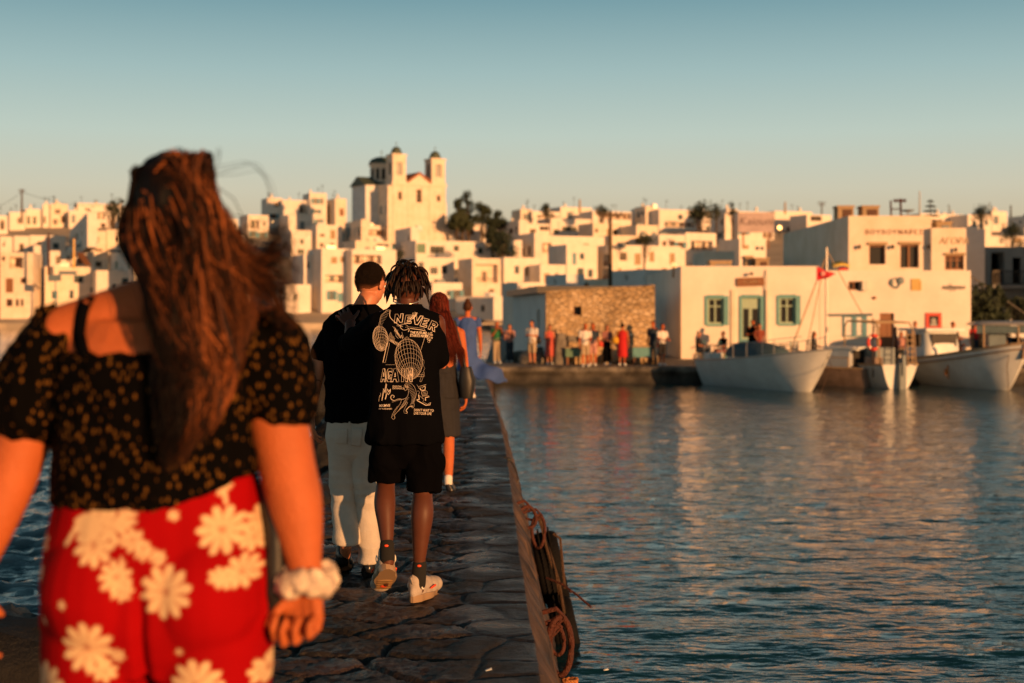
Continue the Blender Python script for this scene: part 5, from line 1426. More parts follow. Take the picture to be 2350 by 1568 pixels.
for i, (v, D, h, lb) in enumerate([(1288, 59.2, 1.3, 'grey stone post left of the green chest'), (1311, 59.7, 1.2, 'grey stone post behind the green chest')]):
    r_ = empty('stone_post', (qx(v, D), D, QZ), 0, lb, 'post', 'grey stone posts at the stone building')
    MB().loft([(0, 0, 0, .3, .22, 4), (0, 0, h*.7, .24, .2, 4), (0, 0, h, .16, .16, 4)], 20).build('shaft', M['quay'], r_)
    setcol(r_.children[0].data, np.ones(len(r_.children[0].data.vertices)))
for i, (v, D, s, lb) in enumerate([(1222, 60, (.55, .5, .45), 'low grey boulder left of the stone building corner'), (1240, 61, (.4, .4, .5), 'dark boulder against the stone building corner'), (1190, 62, (.6, .5, .3), 'flat boulder at the left end of the quay')]):
    rock((qx(v, D), D, QZ+.15), s, 40+i, lb, sub=3, m=M['quay'], grp='boulders on the quay end')

# ------------------------------------------------------------------ fenders and iron on the pier side
def edge_pt(D, z, out=0.0):
    return Vector((ip(PR, D)+.05+.46*(PIER_Z-z)/1.94+out, D, z))
# tyre (square to the wall), seen almost edge-on
def tyre(D, z, rad, wd, label, tilt=.22):
    p = edge_pt(D, z, .13); r = empty('tyre', p, 0, label, 'tyre', 'old tyres hung as fenders on the pier side')
    prof = []
    for k in range(14):
        a = 2*math.pi*k/14; prof.append((rad-.075+.075*math.copysign(abs(math.cos(a))**.5, math.cos(a)), wd/2*math.copysign(abs(math.sin(a))**.5, math.sin(a))))
    prof.append(prof[0]); mb = MB().lathe((0, 0, 0), prof, 40)
    mm = Matrix.Rotation(math.pi/2-tilt, 3, 'Y'); mb.v = [tuple(mm @ Vector(v)) for v in mb.v]
    autosmooth(mb.build('casing', M['rubber'], r), 50)
    tr = MB()
    for k in range(60):
        a = 2*math.pi*k/60
        for s in (-1, 0, 1): tr.box(mm @ Vector(((rad+.003)*math.cos(a), (rad+.003)*math.sin(a), s*wd*.2)), (.012, .018, wd*.28))
    tr.build('tread', M['rubber'], r)
tyre(13.0, .55, .33, .24, 'upper black tyre hanging on the harbour side of the pier')
tyre(12.6, .05, .31, .22, 'lower black tyre half under water at the pier foot')
def ironring(D, z, rx, rz_, th, rotz, label, out=.05):
    p = edge_pt(D, z, out); r = empty('iron_ring', p, R(rotz), label, 'mooring ring', 'rusty iron rings on the pier side')
    q = MB(); n = 28; q.tube([(rx*math.cos(2*math.pi*k/n), .02*math.sin(4*math.pi*k/n), rz_*math.sin(2*math.pi*k/n)) for k in range(n)], th, 10, closed=True); autosmooth(q.build('ring', M['rust'], r), 180)
    q = MB(); q.tube([(-.16, 0, rz_+.01), (-.02, 0, rz_+.05), (.03, 0, rz_), (-.02, 0, rz_-.05), (-.16, 0, rz_-.02)], th*.8, 8); q.build('eye_bolt', M['rust'], r)
ironring(11.9, 1.17, .085, .09, .016, 20, 'rusty ring bolted high above the upper tyre', .03)
ironring(12.1, 1.02, .055, .14, .014, -10, 'long rusty link between the high ring and the tyre', .10)
ironring(9.3, .74, .045, .09, .014, 10, 'small rusty hook ring beside the lower tyre', .06)
ironring(8.35, .93, .07, .17, .019, 0, 'biggest rusty oval ring at the lower edge, tied with orange rope', .07)
# ropes
q = MB()
def twist(pts, rad, turns=60, strands=3):
    pts = [Vector(p) for p in pts]; n = turns
    out = []
    def sample(t):
        f = t*(len(pts)-1); i = min(int(f), len(pts)-2); return pts[i].lerp(pts[i+1], f-i)
    for s in range(strands):
        path = []
        for k in range(n*4+1):
            t = k/(n*4); a = 2*math.pi*(t*n/4+s/strands); c = sample(t); path.append(c+Vector((math.cos(a), 0, math.sin(a)))*rad*.55)
        out.append(path)
    return out
p0 = edge_pt(8.3, .72, .08)
r_ = empty('orange_rope', p0, 0, 'orange rope knotted to the biggest rusty ring, running down to the right', 'rope')
q = MB()
for pth in twist([(0, 0, 0), (.06, -.25, -.10), (.16, -.7, -.26), (.30, -1.3, -.50), (.42, -1.9, -.80)], .016, 70): q.tube(pth, .010, 5)
q.build('line', M['rope'], r_)
q = MB()
rg = random.Random(5)
for k in range(9):
    a0 = rg.uniform(0, 6); q.tube([(.035*math.cos(a0+t)*(1+.2*rg.random()), .03*math.sin(a0+t), .03*math.sin(2*t+k)) for t in [j*.6 for j in range(11)]], .010, 5)
q.build('knot', M['rope'], r_)
q = MB()
for k in range(5): q.tube([(-.01, 0, 0), (-.03+.01*k, -.06*k*.5, -.15), (-.02+.02*k, -.12*k*.4, -.34-.02*k)], .007, 4)
q.build('loose_end', M['rope'], r_)
r_ = empty('chain', edge_pt(8.1, .66, .12), 0, 'rusty chain dangling under the biggest rusty ring', 'chain')
q = MB()
for k in range(8):
    c = Vector((.015*k, -.06*k, -.045*k)); u = Vector((0, .8, .6)) if k % 2 else Vector((.6, .6, .5))
    u.normalize(); w_ = Vector((1, 0, 0)) if k % 2 else Vector((0, .5, -.8)); w_.normalize()
    q.tube([c+u*.035*math.cos(a)+w_*.02*math.sin(a) for a in [2*math.pi*j/12 for j in range(12)]], .007, 5, closed=True)
q.build('links', M['rust'], r_)
r_ = empty('fender_rope', edge_pt(12.4, .95, .16), 0, 'weathered rope and laths hanging outside the upper tyre', 'rope')
q = MB()
for k in range(2): q.tube([(-.05-.02*k, .1*k, .14), (.03*k*.5, .05*k, -.1), (.10+.015*k, 0, -.42), (.16+.01*k, -.05*k, -.75)], .012, 5)
q.build('line', M['ropegrey'], r_)
MB().tube([(.06, -.1, .02), (.12, -.1, -.02), (.16, -.12, -.45)], .012, 5).build('lath', M['ropegrey'], r_)
a, b = at(1288, 1340, 11.8), at(1357, 1394, 11.6)
r_ = empty('iron_rod', a, 0, 'thin bent iron rod sticking out over the water beside the lower tyre', 'rod')
MB().tube([(-.12, .1, .03), (0, 0, 0), (b-a)*.5+Vector((0, 0, .01)), b-a], .010, 6).ell((b-a)*.33, (.018, .018, .014), 6, 5).build('rod', M['rust'], r_)
r_ = empty('wire', at(1168, 1054, 14.6), 0, 'thin dark wire loop over the pier edge above the rings', 'wire')
MB().tube([(-.05, 0, .02), (.02, 0, -.02), (.07, -.05, -.1), (.10, -.1, -.2), (.06, -.15, -.28)], .008, 5).ell((.0, 0, 0), (.03, .03, .02), 6, 5).build('loop', M['metal'], r_)
p = at(1390.5, 1541, 11.42); r_ = empty('float', (p.x, p.y, .008), .5, 'small white cup floating at the bottom right of the pier', 'cup')
MB().loft([(0, 0, -.01, .024, .012, 2.5), (0, 0, .008, .026, .013, 2.5), (.005, 0, .015, .017, .009, 2)], 16).build('shell', M['hull'], r_)
p = at(1121, 1553, 6.05); r_ = empty('paper_scrap', (p.x, p.y, PIER_Z+.03), .5, 'pale paper scrap lying on the flags at the bottom', 'litter')
MB().add([(-0.0168, -0.0072, 0), (0.0120, -0.0096, 0.0024), (0.0180, 0.0060, 0.0072), (-0.0120, 0.0096, 0.0000), (-0.0168, -0.0072, 0.0018), (0.0120, -0.0096, 0.0042), (0.0180, 0.0060, 0.0090), (-0.0120, 0.0096, 0.0018)], [(0, 3, 2, 1), (4, 5, 6, 7), (0, 1, 5, 4), (1, 2, 6, 5), (2, 3, 7, 6), (3, 0, 4, 7)]).build('sheet', M['hull'], r_)
# ------------------------------------------------------------------ people
M['skin'] = mat('fair skin', (0.50, 0.13, 0.038), 0.55, 0.14, 9, 0.3, 140, spec=0.3, sss=0.06)
M['skin2'] = mat('tanned skin', (0.52, 0.20, 0.10), 0.5, 0.10, 6, sss=0.05)
M['skindark'] = mat('dark brown skin', (0.10, 0.034, 0.019), 0.5, 0.15, 8, spec=.28)
M['black'] = mat('black jersey', (0.0028, 0.003, 0.0042), 0.98, 0.2, 6, spec=0.03)
M['shorts'] = mat('black cotton', (0.0022, 0.0022, 0.003), 0.98, 0.2, 6, spec=0.03)
M['jeans'] = mat('pale grey denim', (0.54, 0.50, 0.45), 0.85, 0.12, 9, 0.12, 90)
M['shoeblack'] = mat('black leather', (0.015, 0.013, 0.013), 0.3)
M['sneaker'] = mat('white sneaker knit', (0.44, 0.38, 0.33), 0.6, 0.1, 30, 0.3, 200)
M['sole'] = mat('clear beige rubber sole', (0.34, 0.23, 0.14), 0.22, spec=0.7)
M['solebrown'] = mat('brown outsole', (0.26, 0.15, 0.06), 0.5)
M['orange'] = mat('orange red plastic', (0.85, 0.08, 0.02), 0.5)
M['sock'] = mat('black ribbed sock', (0.01, 0.01, 0.01), 0.95)
M['print'] = mat('cream screen print', (0.74, 0.62, 0.50), 0.7)
M['chain'] = mat('silver chain', (0.8, 0.75, 0.65), 0.3, metal=0.9)
M['bag'] = mat('black shoulder bag', (0.012, 0.012, 0.013), 0.5)
M['bluedress'] = mat('blue cotton dress', (0.035, 0.09, 0.32), 0.8, 0.2, 5)
M['greydress'] = mat('dark grey striped dress', (0.014, 0.014, 0.018), 0.85, 0.5, 5, stretch=(8, 8, .6))
M['eye'] = mat('eye white', (0.7, 0.68, 0.65), 0.3)
def hairmat(name, col, attr='tone'):
    return mat(name, col, 0.5, attr=attr, spec=0.14)
M['hairb'] = hairmat('brown hair', (0.1, 0.03, 0.01)); M['hairr'] = hairmat('red hair', (.2, .03, .01)); M['hairk'] = hairmat('black hair', (.02, .01, .01))
M['buzz'] = mat('cropped dark hair', (0.016, 0.010, 0.007), 0.95, 0.4, 60, 1.0, 300)

def hand(mb, w, d, n, s, k=1.0, curl=(15, 25, 20), spread=6, thumb=(.5, .8, .2), r=.0088):
    """palm and five fingers; d along the fingers, n out of the palm, s towards the thumb"""
    w = Vector(w); d = Vector(d).normalized(); n = (Vector(n)-d*Vector(n).dot(d)).normalized(); s0 = Vector(s)
    s = d.cross(n); s = s if s.dot(s0) > 0 else -s
    for o, o2, L in ((.030, .018, .088), (.010, .008, .092), (-.011, -.004, .088), (-.031, -.016, .078)):
        mb.cap(w+s*o2*k, .016*k, w+(d*(L-.012)+s*o)*k, .0125*k)
    mb.cap(w+(d*.02+s*.02+n*.005)*k, .016*k, w+(d*.05+s*.03+n*.008)*k, .014*k)
    lens = ((.042, .026, .020), (.047, .030, .021), (.043, .028, .021), (.034, .021, .018))
    bases = ((.033, .088), (.011, .093), (-.0115, .089), (-.034, .080))
    for i in range(4):
        p = w+(s*bases[i][0]+d*bases[i][1])*k; a = 0
        sd = math.tan(R(spread))*(1.5-i)/1.5
        for j in range(3):
            a += R(curl[j]*(1+.06*i)); q = p+((d+s*sd)*math.cos(a)+n*math.sin(a)).normalized()*lens[i][j]*k
            mb.cap(p, r*k*(1-.07*j), q, r*k*(.93-.07*j), 10); p = q
    p = w+(d*.025+s*.026)*k; t = (d*thumb[0]+s*thumb[1]+n*thumb[2]).normalized(); q = p+t*.042*k
    mb.cap(p, .0135*k, q, .0105*k, 10); t2 = (t+d*.35+n*.15).normalized(); mb.cap(q, .0105*k, q+t2*.033*k, .0085*k, 10)

def head(mb, c, up, f, k=1.0, w=1.0):
    """skull, jaw, brow, nose, lips and ears; up and f(orward) unit vectors"""
    c = Vector(c); up = Vector(up).normalized(); f = (Vector(f)-up*Vector(f).dot(up)).normalized(); s = f.cross(up)
    rot = Matrix((s, f, up)).transposed()
    P = lambda a, b, e: c+(s*a+f*b+up*e)*k
    mb.ell(P(0, -.008, .018), (.076*k*w, .095*k, .098*k), 20, 14, rot)
    mb.ell(P(0, .022, -.045), (.062*k*w, .066*k, .068*k), 16, 12, rot)
    mb.ell(P(0, .045, -.088), (.032*k, .035*k, .022*k), 12, 8, rot)           # chin
    for e in (-1, 1):
        mb.ell(P(e*.078*w, -.004, -.018), (.010*k, .020*k, .032*k), 10, 8, rot)  # ear
        mb.ell(P(e*.083*w, .002, -.004), (.008*k, .014*k, .018*k), 8, 6, rot)
        mb.ell(P(e*.034, .073, -.022), (.024*k, .018*k, .020*k), 10, 8, rot)     # cheek
        mb.ell(P(e*.030, .082, .018), (.026*k, .010*k, .010*k), 10, 6, rot)      # brow
    mb.cap(P(0, .084, .008), .009*k, P(0, .106, -.030), .012*k, 8)              # nose
    mb.ell(P(0, .083, -.058), (.024*k, .014*k, .008*k), 10, 6, rot); mb.ell(P(0, .080, -.070), (.020*k, .013*k, .008*k), 10, 6, rot)
def eyes(parent, c, up, f, k=1.0):
    c = Vector(c); up = Vector(up).normalized(); f = (Vector(f)-up*Vector(f).dot(up)).normalized(); s = f.cross(up)
    for e in (-1, 1):
        q = MB().ell(c+(s*e*.031+f*.077+up*.001)*k, (.0125*k,)*3, 10, 8)
        o = q.build('eye', M['eye'], parent, True, world=True)
        q = MB().ell(c+(s*e*.031+f*.087+up*.001)*k, (.006*k, .004*k, .006*k), 8, 6); q.build('iris', M['dark'], o, True, world=True)

class Surf:
    def __init__(s, objs):
        vs = []; fs = []
        for o, co in objs:
            n = len(vs); vs += [Vector(c) for c in co]; fs += [[i+n for i in p.vertices] for p in o.data.polygons]
        s.t = BVHTree.FromPolygons(vs, fs)
    def cast(s, p, off=0.003):
        o = Vector((0, 0, CZ)); d = (Vector(p)-o).normalized(); h = s.t.ray_cast(o, d)
        if h[0] is None:
            h = s.t.find_nearest(Vector(p)); return h[0]+h[1]*off
        return h[0]+(h[1]*.7-d*.3)*off

def strands(name, paths, m, parent, seg=3, tones=None):
    """paths: (points, r0, r1, colour)"""
    V = []; Fc = []; C = []
    for pts, r0, r1, col in paths:
        P = np.array([tuple(p) for p in pts]); n = len(P)
        T = np.gradient(P, axis=0); T /= np.linalg.norm(T, axis=1)[:, None]+1e-9
        A = np.cross(T, [0.3, 1, 0.2]); A /= np.linalg.norm(A, axis=1)[:, None]+1e-9; B = np.cross(T, A)
        t = np.linspace(0, 1, n); r = r0*(1-t)+r1*t; r = r*np.clip((1-t)*6, .15, 1)
        b = len(V)*1
        base = sum(len(x) for x in V)
        ring = np.stack([P+(A*math.cos(2*math.pi*k/seg)+B*math.sin(2*math.pi*k/seg))*r[:, None] for k in range(seg)], 1).reshape(-1, 3)
        V.append(ring); C.append(np.repeat([col], len(ring), 0))
        for i in range(n-1):
            for k in range(seg):
                l = (k+1) % seg; a = base+i*seg; Fc.append((a+k, a+l, a+seg+l, a+seg+k))
    V = np.concatenate(V)-np.array(ORG[parent.name]); me = bpy.data.meshes.new(name); me.from_pydata(V.tolist(), [], Fc); me.update()
    setcol(me, np.concatenate(C)); return link(name, me, m, parent, True)
def spline(pts, n):
    P = [np.array(tuple(p)) for p in pts]; P = [2*P[0]-P[1]]+P+[2*P[-1]-P[-2]]; out = []
    m = len(P)-3
    for i in range(n):
        f = i/(n-1)*m; k = min(int(f), m-1); t = f-k; a, b, c, d = P[k:k+4]
        out.append(0.5*((2*b)+(-a+c)*t+(2*a-5*b+4*c-d)*t*t+(-a+3*b-3*c+d)*t**3))
    return out

# ================================================================== woman in the floral trousers
DW = 3.05
def Wp(vx, vy, dy=0.0): return at(vx, vy, DW+dy) if dy == 0 else Vector((at(vx, vy, DW).x, DW+dy, at(vx, vy, DW).z))
def Wr(vx, vy, rx, ry, dy=0.0, pw=2.2):
    p = Wp(vx, vy); return (p.x, DW+dy, p.z, rx, ry, pw)
gw = Wp(365, 1400); woman = empty('person', (gw.x, DW, PIER_Z), 0, 'woman with long windblown brown hair, black patterned off-shoulder top and red floral trousers', 'person')
b = MB(); hc = Wp(398, 492)
head(b, hc, (0, .05, 1), (.15, 1, 0), 1.06)
b.cap(Wp(392, 590), .062, Wp(378, 690, .01), .070)
b.cap(Wp(375, 690, .01), .062, Wp(225, 745, .01), .068).cap(Wp(225, 745, .01), .066, Wp(150, 772, .01), .070)
b.cap(Wp(380, 690, .01), .062, Wp(520, 745, .01), .068).cap(Wp(520, 745, .01), .066, Wp(590, 775, .01), .072)
b.loft([Wr(370, 735, .17, .085), Wr(368, 790, .20, .115), Wr(366, 860, .20, .13), Wr(365, 980, .20, .135), Wr(365, 1100, .200, .13), Wr(366, 1220, .222, .125), Wr(368, 1330, .228, .125), Wr(368, 1430, .22, .12)][::-1])
b.limb([(Wp(140, 785, .01), .075), (Wp(75, 920, .01), .066), (Wp(42, 1040, .0), .060), (Wp(5, 1160, -.02), .053), (Wp(-55, 1330, -.03), .032)])
hand(b, Wp(-57, 1345, -.03), (-.15, .1, -1), (.8, -.3, 0), (0, 1, 0), 1.05, curl=(25, 40, 30))
b.limb([(Wp(596, 790, .01), .078), (Wp(632, 940, 0), .067), (Wp(660, 1060, -.02), .061), (Wp(686, 1160, -.035), .056), (Wp(710, 1315, -.05), .032)]); b.ell(Wp(668, 1075, .02), (.05, .05, .05), 14, 10)
hand(b, Wp(712, 1325, -.05), (-.12, .05, -1), (-.35, -.9, 0), (-1, .3, 0), 1.12, curl=(62, 85, 55), spread=0, thumb=(.75, .35, .55), r=.0092)
for sx, vx in ((-1, 245), (1, 490)):
    hp = Wp(vx, 1430); kn = Vector((hp.x+.01*sx, DW+(.06 if sx > 0 else -.04), PIER_Z+.50)); an = Vector((kn.x, DW+(.10 if sx > 0 else -.14), PIER_Z+.09))
    b.cap(hp, .10, kn, .07).cap(kn, .068, an+Vector((0, 0, .2)), .055).cap(an+Vector((0, 0, .2)), .055, an, .036).cap(an+Vector((0, -.03, -.05)), .034, an+Vector((0, .13, -.06)), .026)
body, WC = blob('body', b, M['skin'], woman, .0045, 6)
eyes(body, hc, (0, .05, 1), (.15, 1, 0), 1.06)
# top
def leafy(name, base, fleck):
    m = bpy.data.materials.new(name); m.use_nodes = True; nt = m.node_tree; bs = nt.nodes['Principled BSDF']; bs.inputs['Roughness'].default_value = .9; bs.inputs['Specular IOR Level'].default_value = .04
    tc = nd(nt, 'ShaderNodeTexCoord'); mp = nd(nt, 'ShaderNodeMapping'); mp.inputs['Scale'].default_value = (96, 96, 50); nt.links.new(tc.outputs['Object'], mp.inputs[0])
    v = nd(nt, 'ShaderNodeTexVoronoi', feature='F1'); v.inputs['Scale'].default_value = 1; v.inputs['Randomness'].default_value = 1; nt.links.new(mp.outputs[0], v.inputs['Vector'])
    r = nd(nt, 'ShaderNodeValToRGB'); r.color_ramp.interpolation = 'LINEAR'; r.color_ramp.elements[0].position = .24; r.color_ramp.elements[0].color = (1, 1, 1, 1); r.color_ramp.elements[1].position = .34; r.color_ramp.elements[1].color = (0, 0, 0, 1)
    nt.links.new(v.outputs['Distance'], r.inputs[0])
    s = nd(nt, 'ShaderNodeSeparateColor'); nt.links.new(v.outputs['Color'], s.inputs[0])
    mlt = nd(nt, 'ShaderNodeMath', operation='MULTIPLY'); nt.links.new(r.outputs[0], mlt.inputs[0]); 
    g = nd(nt, 'ShaderNodeMath', operation='GREATER_THAN'); g.inputs[1].default_value = .22; nt.links.new(s.outputs[0], g.inputs[0]); nt.links.new(g.outputs[0], mlt.inputs[1])
    mx = nd(nt, 'ShaderNodeMix', data_type='RGBA'); mx.inputs[6].default_value = (*base, 1); mx.inputs[7].default_value = (*fleck, 1)
    nt.links.new(mlt.outputs[0], mx.inputs[0]); nt.links.new(mx.outputs[2], bs.inputs['Base Color']); return m
M['leafy'] = leafy('black fabric with small ochre leaves', (.0022, .0020, .0020), (.15, .068, .014))
b = MB()
b.loft([Wr(368, 812, .222, .142), Wr(366, 850, .222, .148), Wr(364, 950, .218, .152), Wr(364, 1060, .218, .156), Wr(364, 1150, .222, .16)][::-1])
b.cap(Wp(125, 800, .01), .082, Wp(62, 925, .0), .092).cap(Wp(150, 850, .01), .08, Wp(90, 940, .0), .07)
b.cap(Wp(612, 800, .01), .088, Wp(640, 915, 0), .083).cap(Wp(590, 850, .01), .08, Wp(625, 910, 0), .07)
def topfn(co, no):
    vy = HY+(CZ-co[:, 2])*F/DW; vx = CX+co[:, 0]*F/DW
    q = co*np.array([16, 16, 3.5]); d = .007*(1-2*np.abs(nz(q)))+.003*nz(co*40)
    co = co+no*d[:, None]
    in_t = ((vx > 150) & (vx < 600))
    co[:, 2] += np.clip((vx-430)/150, 0, 1)*.068*np.clip((vy-960)/150, 0, 1)*(vx < 625)
    return co
top, TC = blob('blouse', b, M['leafy'], woman, .006, 3, topfn)
S = Surf([(body, WC)])
def strip(name, pts, wd, m, parent, S, th=.004, n=24):
    """a flat band laid on a surface"""
    sp = spline(pts, n); mb = MB(); c = [S.cast(Vector(p), th) for p in sp]; L = []
    for i in range(n):
        t = (c[min(i+1, n-1)]-c[max(i-1, 0)]).normalized(); vd = (c[i]-Vector((0, 0, CZ))).normalized(); s = t.cross(vd).normalized()*wd/2
        L.append((S.cast(c[i]-s, th), S.cast(c[i]+s, th)))
    vs = []
    for a, e in L: vs += [a, e, a+Vector((0, .006, 0)), e+Vector((0, .006, 0))]
    fs = []
    for i in range(n-1):
        k = 4*i; fs += [(k, k+1, k+5, k+4), (k+2, k+6, k+7, k+3), (k, k+4, k+6, k+2), (k+1, k+3, k+7, k+5)]
    mb.add(vs, fs); return mb.build(name, m, parent, True, world=True)
strip('strap', [Wp(207, 680), Wp(190, 720), Wp(184, 770), Wp(196, 815), Wp(200, 840)], .026, M['black'], woman, S)
strip('strap', [Wp(560, 700), Wp(565, 740), Wp(555, 790), Wp(545, 830)], .024, M['black'], woman, S)
b = MB()
for a, e, r0, r1 in (((104, 742), (112, 716), .024, .016), ((112, 722), (136, 690), .014, .003), ((108, 720), (92, 712), .016, .008), ((116, 728), (140, 712), .014, .006), ((98, 745), (84, 735), .02, .01)):
    b.cap(Wp(*a, -.02), r0, Wp(*e, -.02), r1)
blob('shoulder_ruffle', b, M['leafy'], woman, .005, 2)
strip('arm_band', [Wp(-15, 960), Wp(25, 978), Wp(70, 1000), Wp(112, 1020)], .007, M['black'], woman, S)
# trousers
b = MB()
b.loft([Wr(366, 1085, .205, .150), Wr(366, 1160, .222, .158), Wr(366, 1240, .240, .168), Wr(368, 1330, .250, .175), Wr(368, 1420, .250, .17), Wr(368, 1480, .23, .15), Wr(368, 1530, .19, .12)][::-1])
b.ell(Wp(255, 1345, -.065), (.125, .125, .155), 20, 14).ell(Wp(482, 1345, -.065), (.125, .125, .155), 20, 14)
for sx, vx in ((-1, 240), (1, 490)):
    p = Wp(vx, 1460); kx = p.x+.0*sx
    b.loft([(kx, DW+(.06 if sx > 0 else -.09), PIER_Z+.16, .10, .11, 2), (kx, DW+(.05 if sx > 0 else -.05), PIER_Z+.45, .105, .12, 2), (kx, DW, PIER_Z+.68, .118, .14, 2), (p.x, DW, p.z, .122, .16, 2), (p.x, DW, p.z+.12, .11, .14, 2)])
def pantfn(co, no):
    vy = HY+(CZ-co[:, 2])*F/DW
    q = co*np.array([26, 26, 3]); g = np.clip(1-(vy-1090)/190, 0, 1)
    q2 = co*np.array([5, 5, 9])
    d = g*.006*nz(q)+.007*(1-2*np.abs(nz(q2+4)))*np.clip((vy-1250)/250, .15, 1)
    vx = 368+(co[:, 0]-gw.x)*F/DW; d -= .020*np.exp(-((vx-370)/13)**2)*np.clip((vy-1270)/110, 0, 1)*(vy < 1560)
    return co+no*d[:, None]
pants, PC = blob('trousers', b, mat('red cotton with cream flowers', (1, 1, 1), .85, attr='tone', spec=.08), woman, .005, 16, pantfn)
# printed flowers: blossoms laid around the body, in the cloth's own pattern
def flowers(PC):
    X = (PC[:, 0]-gw.x)/DW*F*DW/DW+CX*0; 
    th = np.arctan2(PC[:, 0]-gw.x, -(PC[:, 1]-DW))      # 0 = back of the body (towards the camera)
    vx = 368+(PC[:, 0]-gw.x)*F/DW; vy = HY+(CZ-PC[:, 2])*F/DW
    front = PC[:, 1] > DW+.03
    u = np.where(front, 1100-vx, vx)
    red = np.array([.30, .0012, .003]); cream = np.array([.70, .50, .30]); col = np.repeat([red], len(PC), 0)*(1+.12*nz(PC*8))[:, None]
    fl = [(540, 1195, 52, 9), (430, 1322, 58, 9), (255, 1445, 58, 9), (268, 1225, 46, 8), (245, 1190, 32, 7), (300, 1180, 40, 7), (355, 1213, 27, 6), (378, 1235, 22, 6), (320, 1290, 36, 8), (333, 1318, 26, 7), (585, 1285, 36, 8), (555, 1295, 24, 6), (600, 1220, 30, 7), (610, 1180, 28, 6), (540, 1290, 20, 5), (490, 1530, 58, 9), (520, 1555, 40, 7), (120, 1230, 26, 6), (112, 1300, 22, 6), (115, 1180, 20, 5), (150, 1540, 50, 8), (190, 1580, 36, 7), (410, 1250, 18, 6), (290, 1500, 26, 6), (320, 1465, 16, 5), (545, 1100, 12, 5), (535, 1115, 9, 5), (440, 1160, 12, 5), (205, 1350, 10, 4), (142, 1400, 12, 4), (455, 1455, 8, 4), (625, 1520, 34, 7), (275, 1160, 36, 7), (340, 1165, 24, 6), (640, 1400, 12, 5)]
    if True:
        for k in range(26):  # more below the frame and round the front
            rg = random.Random(k+90); fl.append((rg.uniform(130, 600), rg.uniform(1640, 2250), rg.uniform(18, 56), rg.choice([7, 8, 9])))
    a_ = np.zeros(len(PC))
    for i, (cx, cy, r, n) in enumerate(fl):
        dx, dy = u-cx, vy-cy; rr = np.hypot(dx, dy); an = np.arctan2(dy, dx)
        n = n+1; pet = r*(.52+.50*np.abs(np.cos(an*n/2+i))**.7)
        a = np.clip((pet-rr)/3+.5, 0, 1); ctr = np.clip((r*.13-np.abs(rr-r*.06))/2, 0, 1)
        vein = np.clip((np.abs(np.sin(an*n/2+i))-.90)*10, 0, 1)*(rr > r*.18)*.5
        a_ = np.maximum(a_, a*(1-ctr*.5)*(1-vein))
    for (x0, y0, x1, y1, w_) in ((258, 1205, 272, 1140, 5), (200, 1225, 222, 1190, 5), (222, 1190, 232, 1170, 7), (330, 1250, 340, 1300, 4), (300, 1230, 330, 1210, 4), (545, 1140, 540, 1110, 4)):
        t = np.clip(((u-x0)*(x1-x0)+(vy-y0)*(y1-y0))/((x1-x0)**2+(y1-y0)**2), 0, 1); d = np.hypot(u-x0-t*(x1-x0), vy-y0-t*(y1-y0)); a_ = np.maximum(a_, np.clip((w_-d)/2+.5, 0, 1))
    return col*(1-a_[:, None])+cream*a_[:, None]
setcol(pants.data, np.clip(flowers(PC), 0, 1))
# scrunchie on the right wrist
b = MB(); c = Wp(712, 1322, -.05)
for k in range(11):
    a = 2*math.pi*k/11; b.ell(c+Vector((.044*math.cos(a), .044*math.sin(a), .008*math.sin(3*a))), (.024, .022, .026+.004*(k % 2)), 10, 8)
blob('scrunchie', b, mat('cream patterned scrunchie', (.78, .66, .50), .9, .55, 28, dirt=(.20, .14, .14)), woman, .004, 2, folds(.004, 60, 60))
# small dark bag behind the right hip
b = MB(); 
b.loft([(Wp(628, 1450).x, DW+.02, Wp(628, 1450).z, .02, .06, 3), (Wp(640, 1350).x, DW+.02, Wp(640, 1350).z, .03, .09, 3), (Wp(640, 1200).x, DW+.02, Wp(640, 1200).z, .026, .08, 3), (Wp(610, 1110).x, DW+.02, Wp(610, 1110).z, .018, .05, 3)]); b.cap(Wp(610, 1110, .02), .012, Wp(585, 1000, .02), .012)
bag, _ = blob('hip_bag', b, M['bag'], woman, .006, 4); bag['label'] = 'black bag hanging at the right hip'
b = MB().ell(Wp(240, 1560), (.01, .01, .01), 6, 4)
for sx, vx in ((-1, 240), (1, 490)):
    p = Wp(vx, 1460); sh = MB(); yy = DW+(.10 if sx > 0 else -.14); sh.loft([(p.x, yy+.07, PIER_Z+.012, .048, .14, 3), (p.x, yy+.07, PIER_Z+.04, .05, .145, 3), (p.x, yy+.06, PIER_Z+.07, .042, .12, 2.4), (p.x, yy+.02, PIER_Z+.095, .036, .07, 2)]); sh.build('sandal', M['shoeblack'], woman, True, world=True)
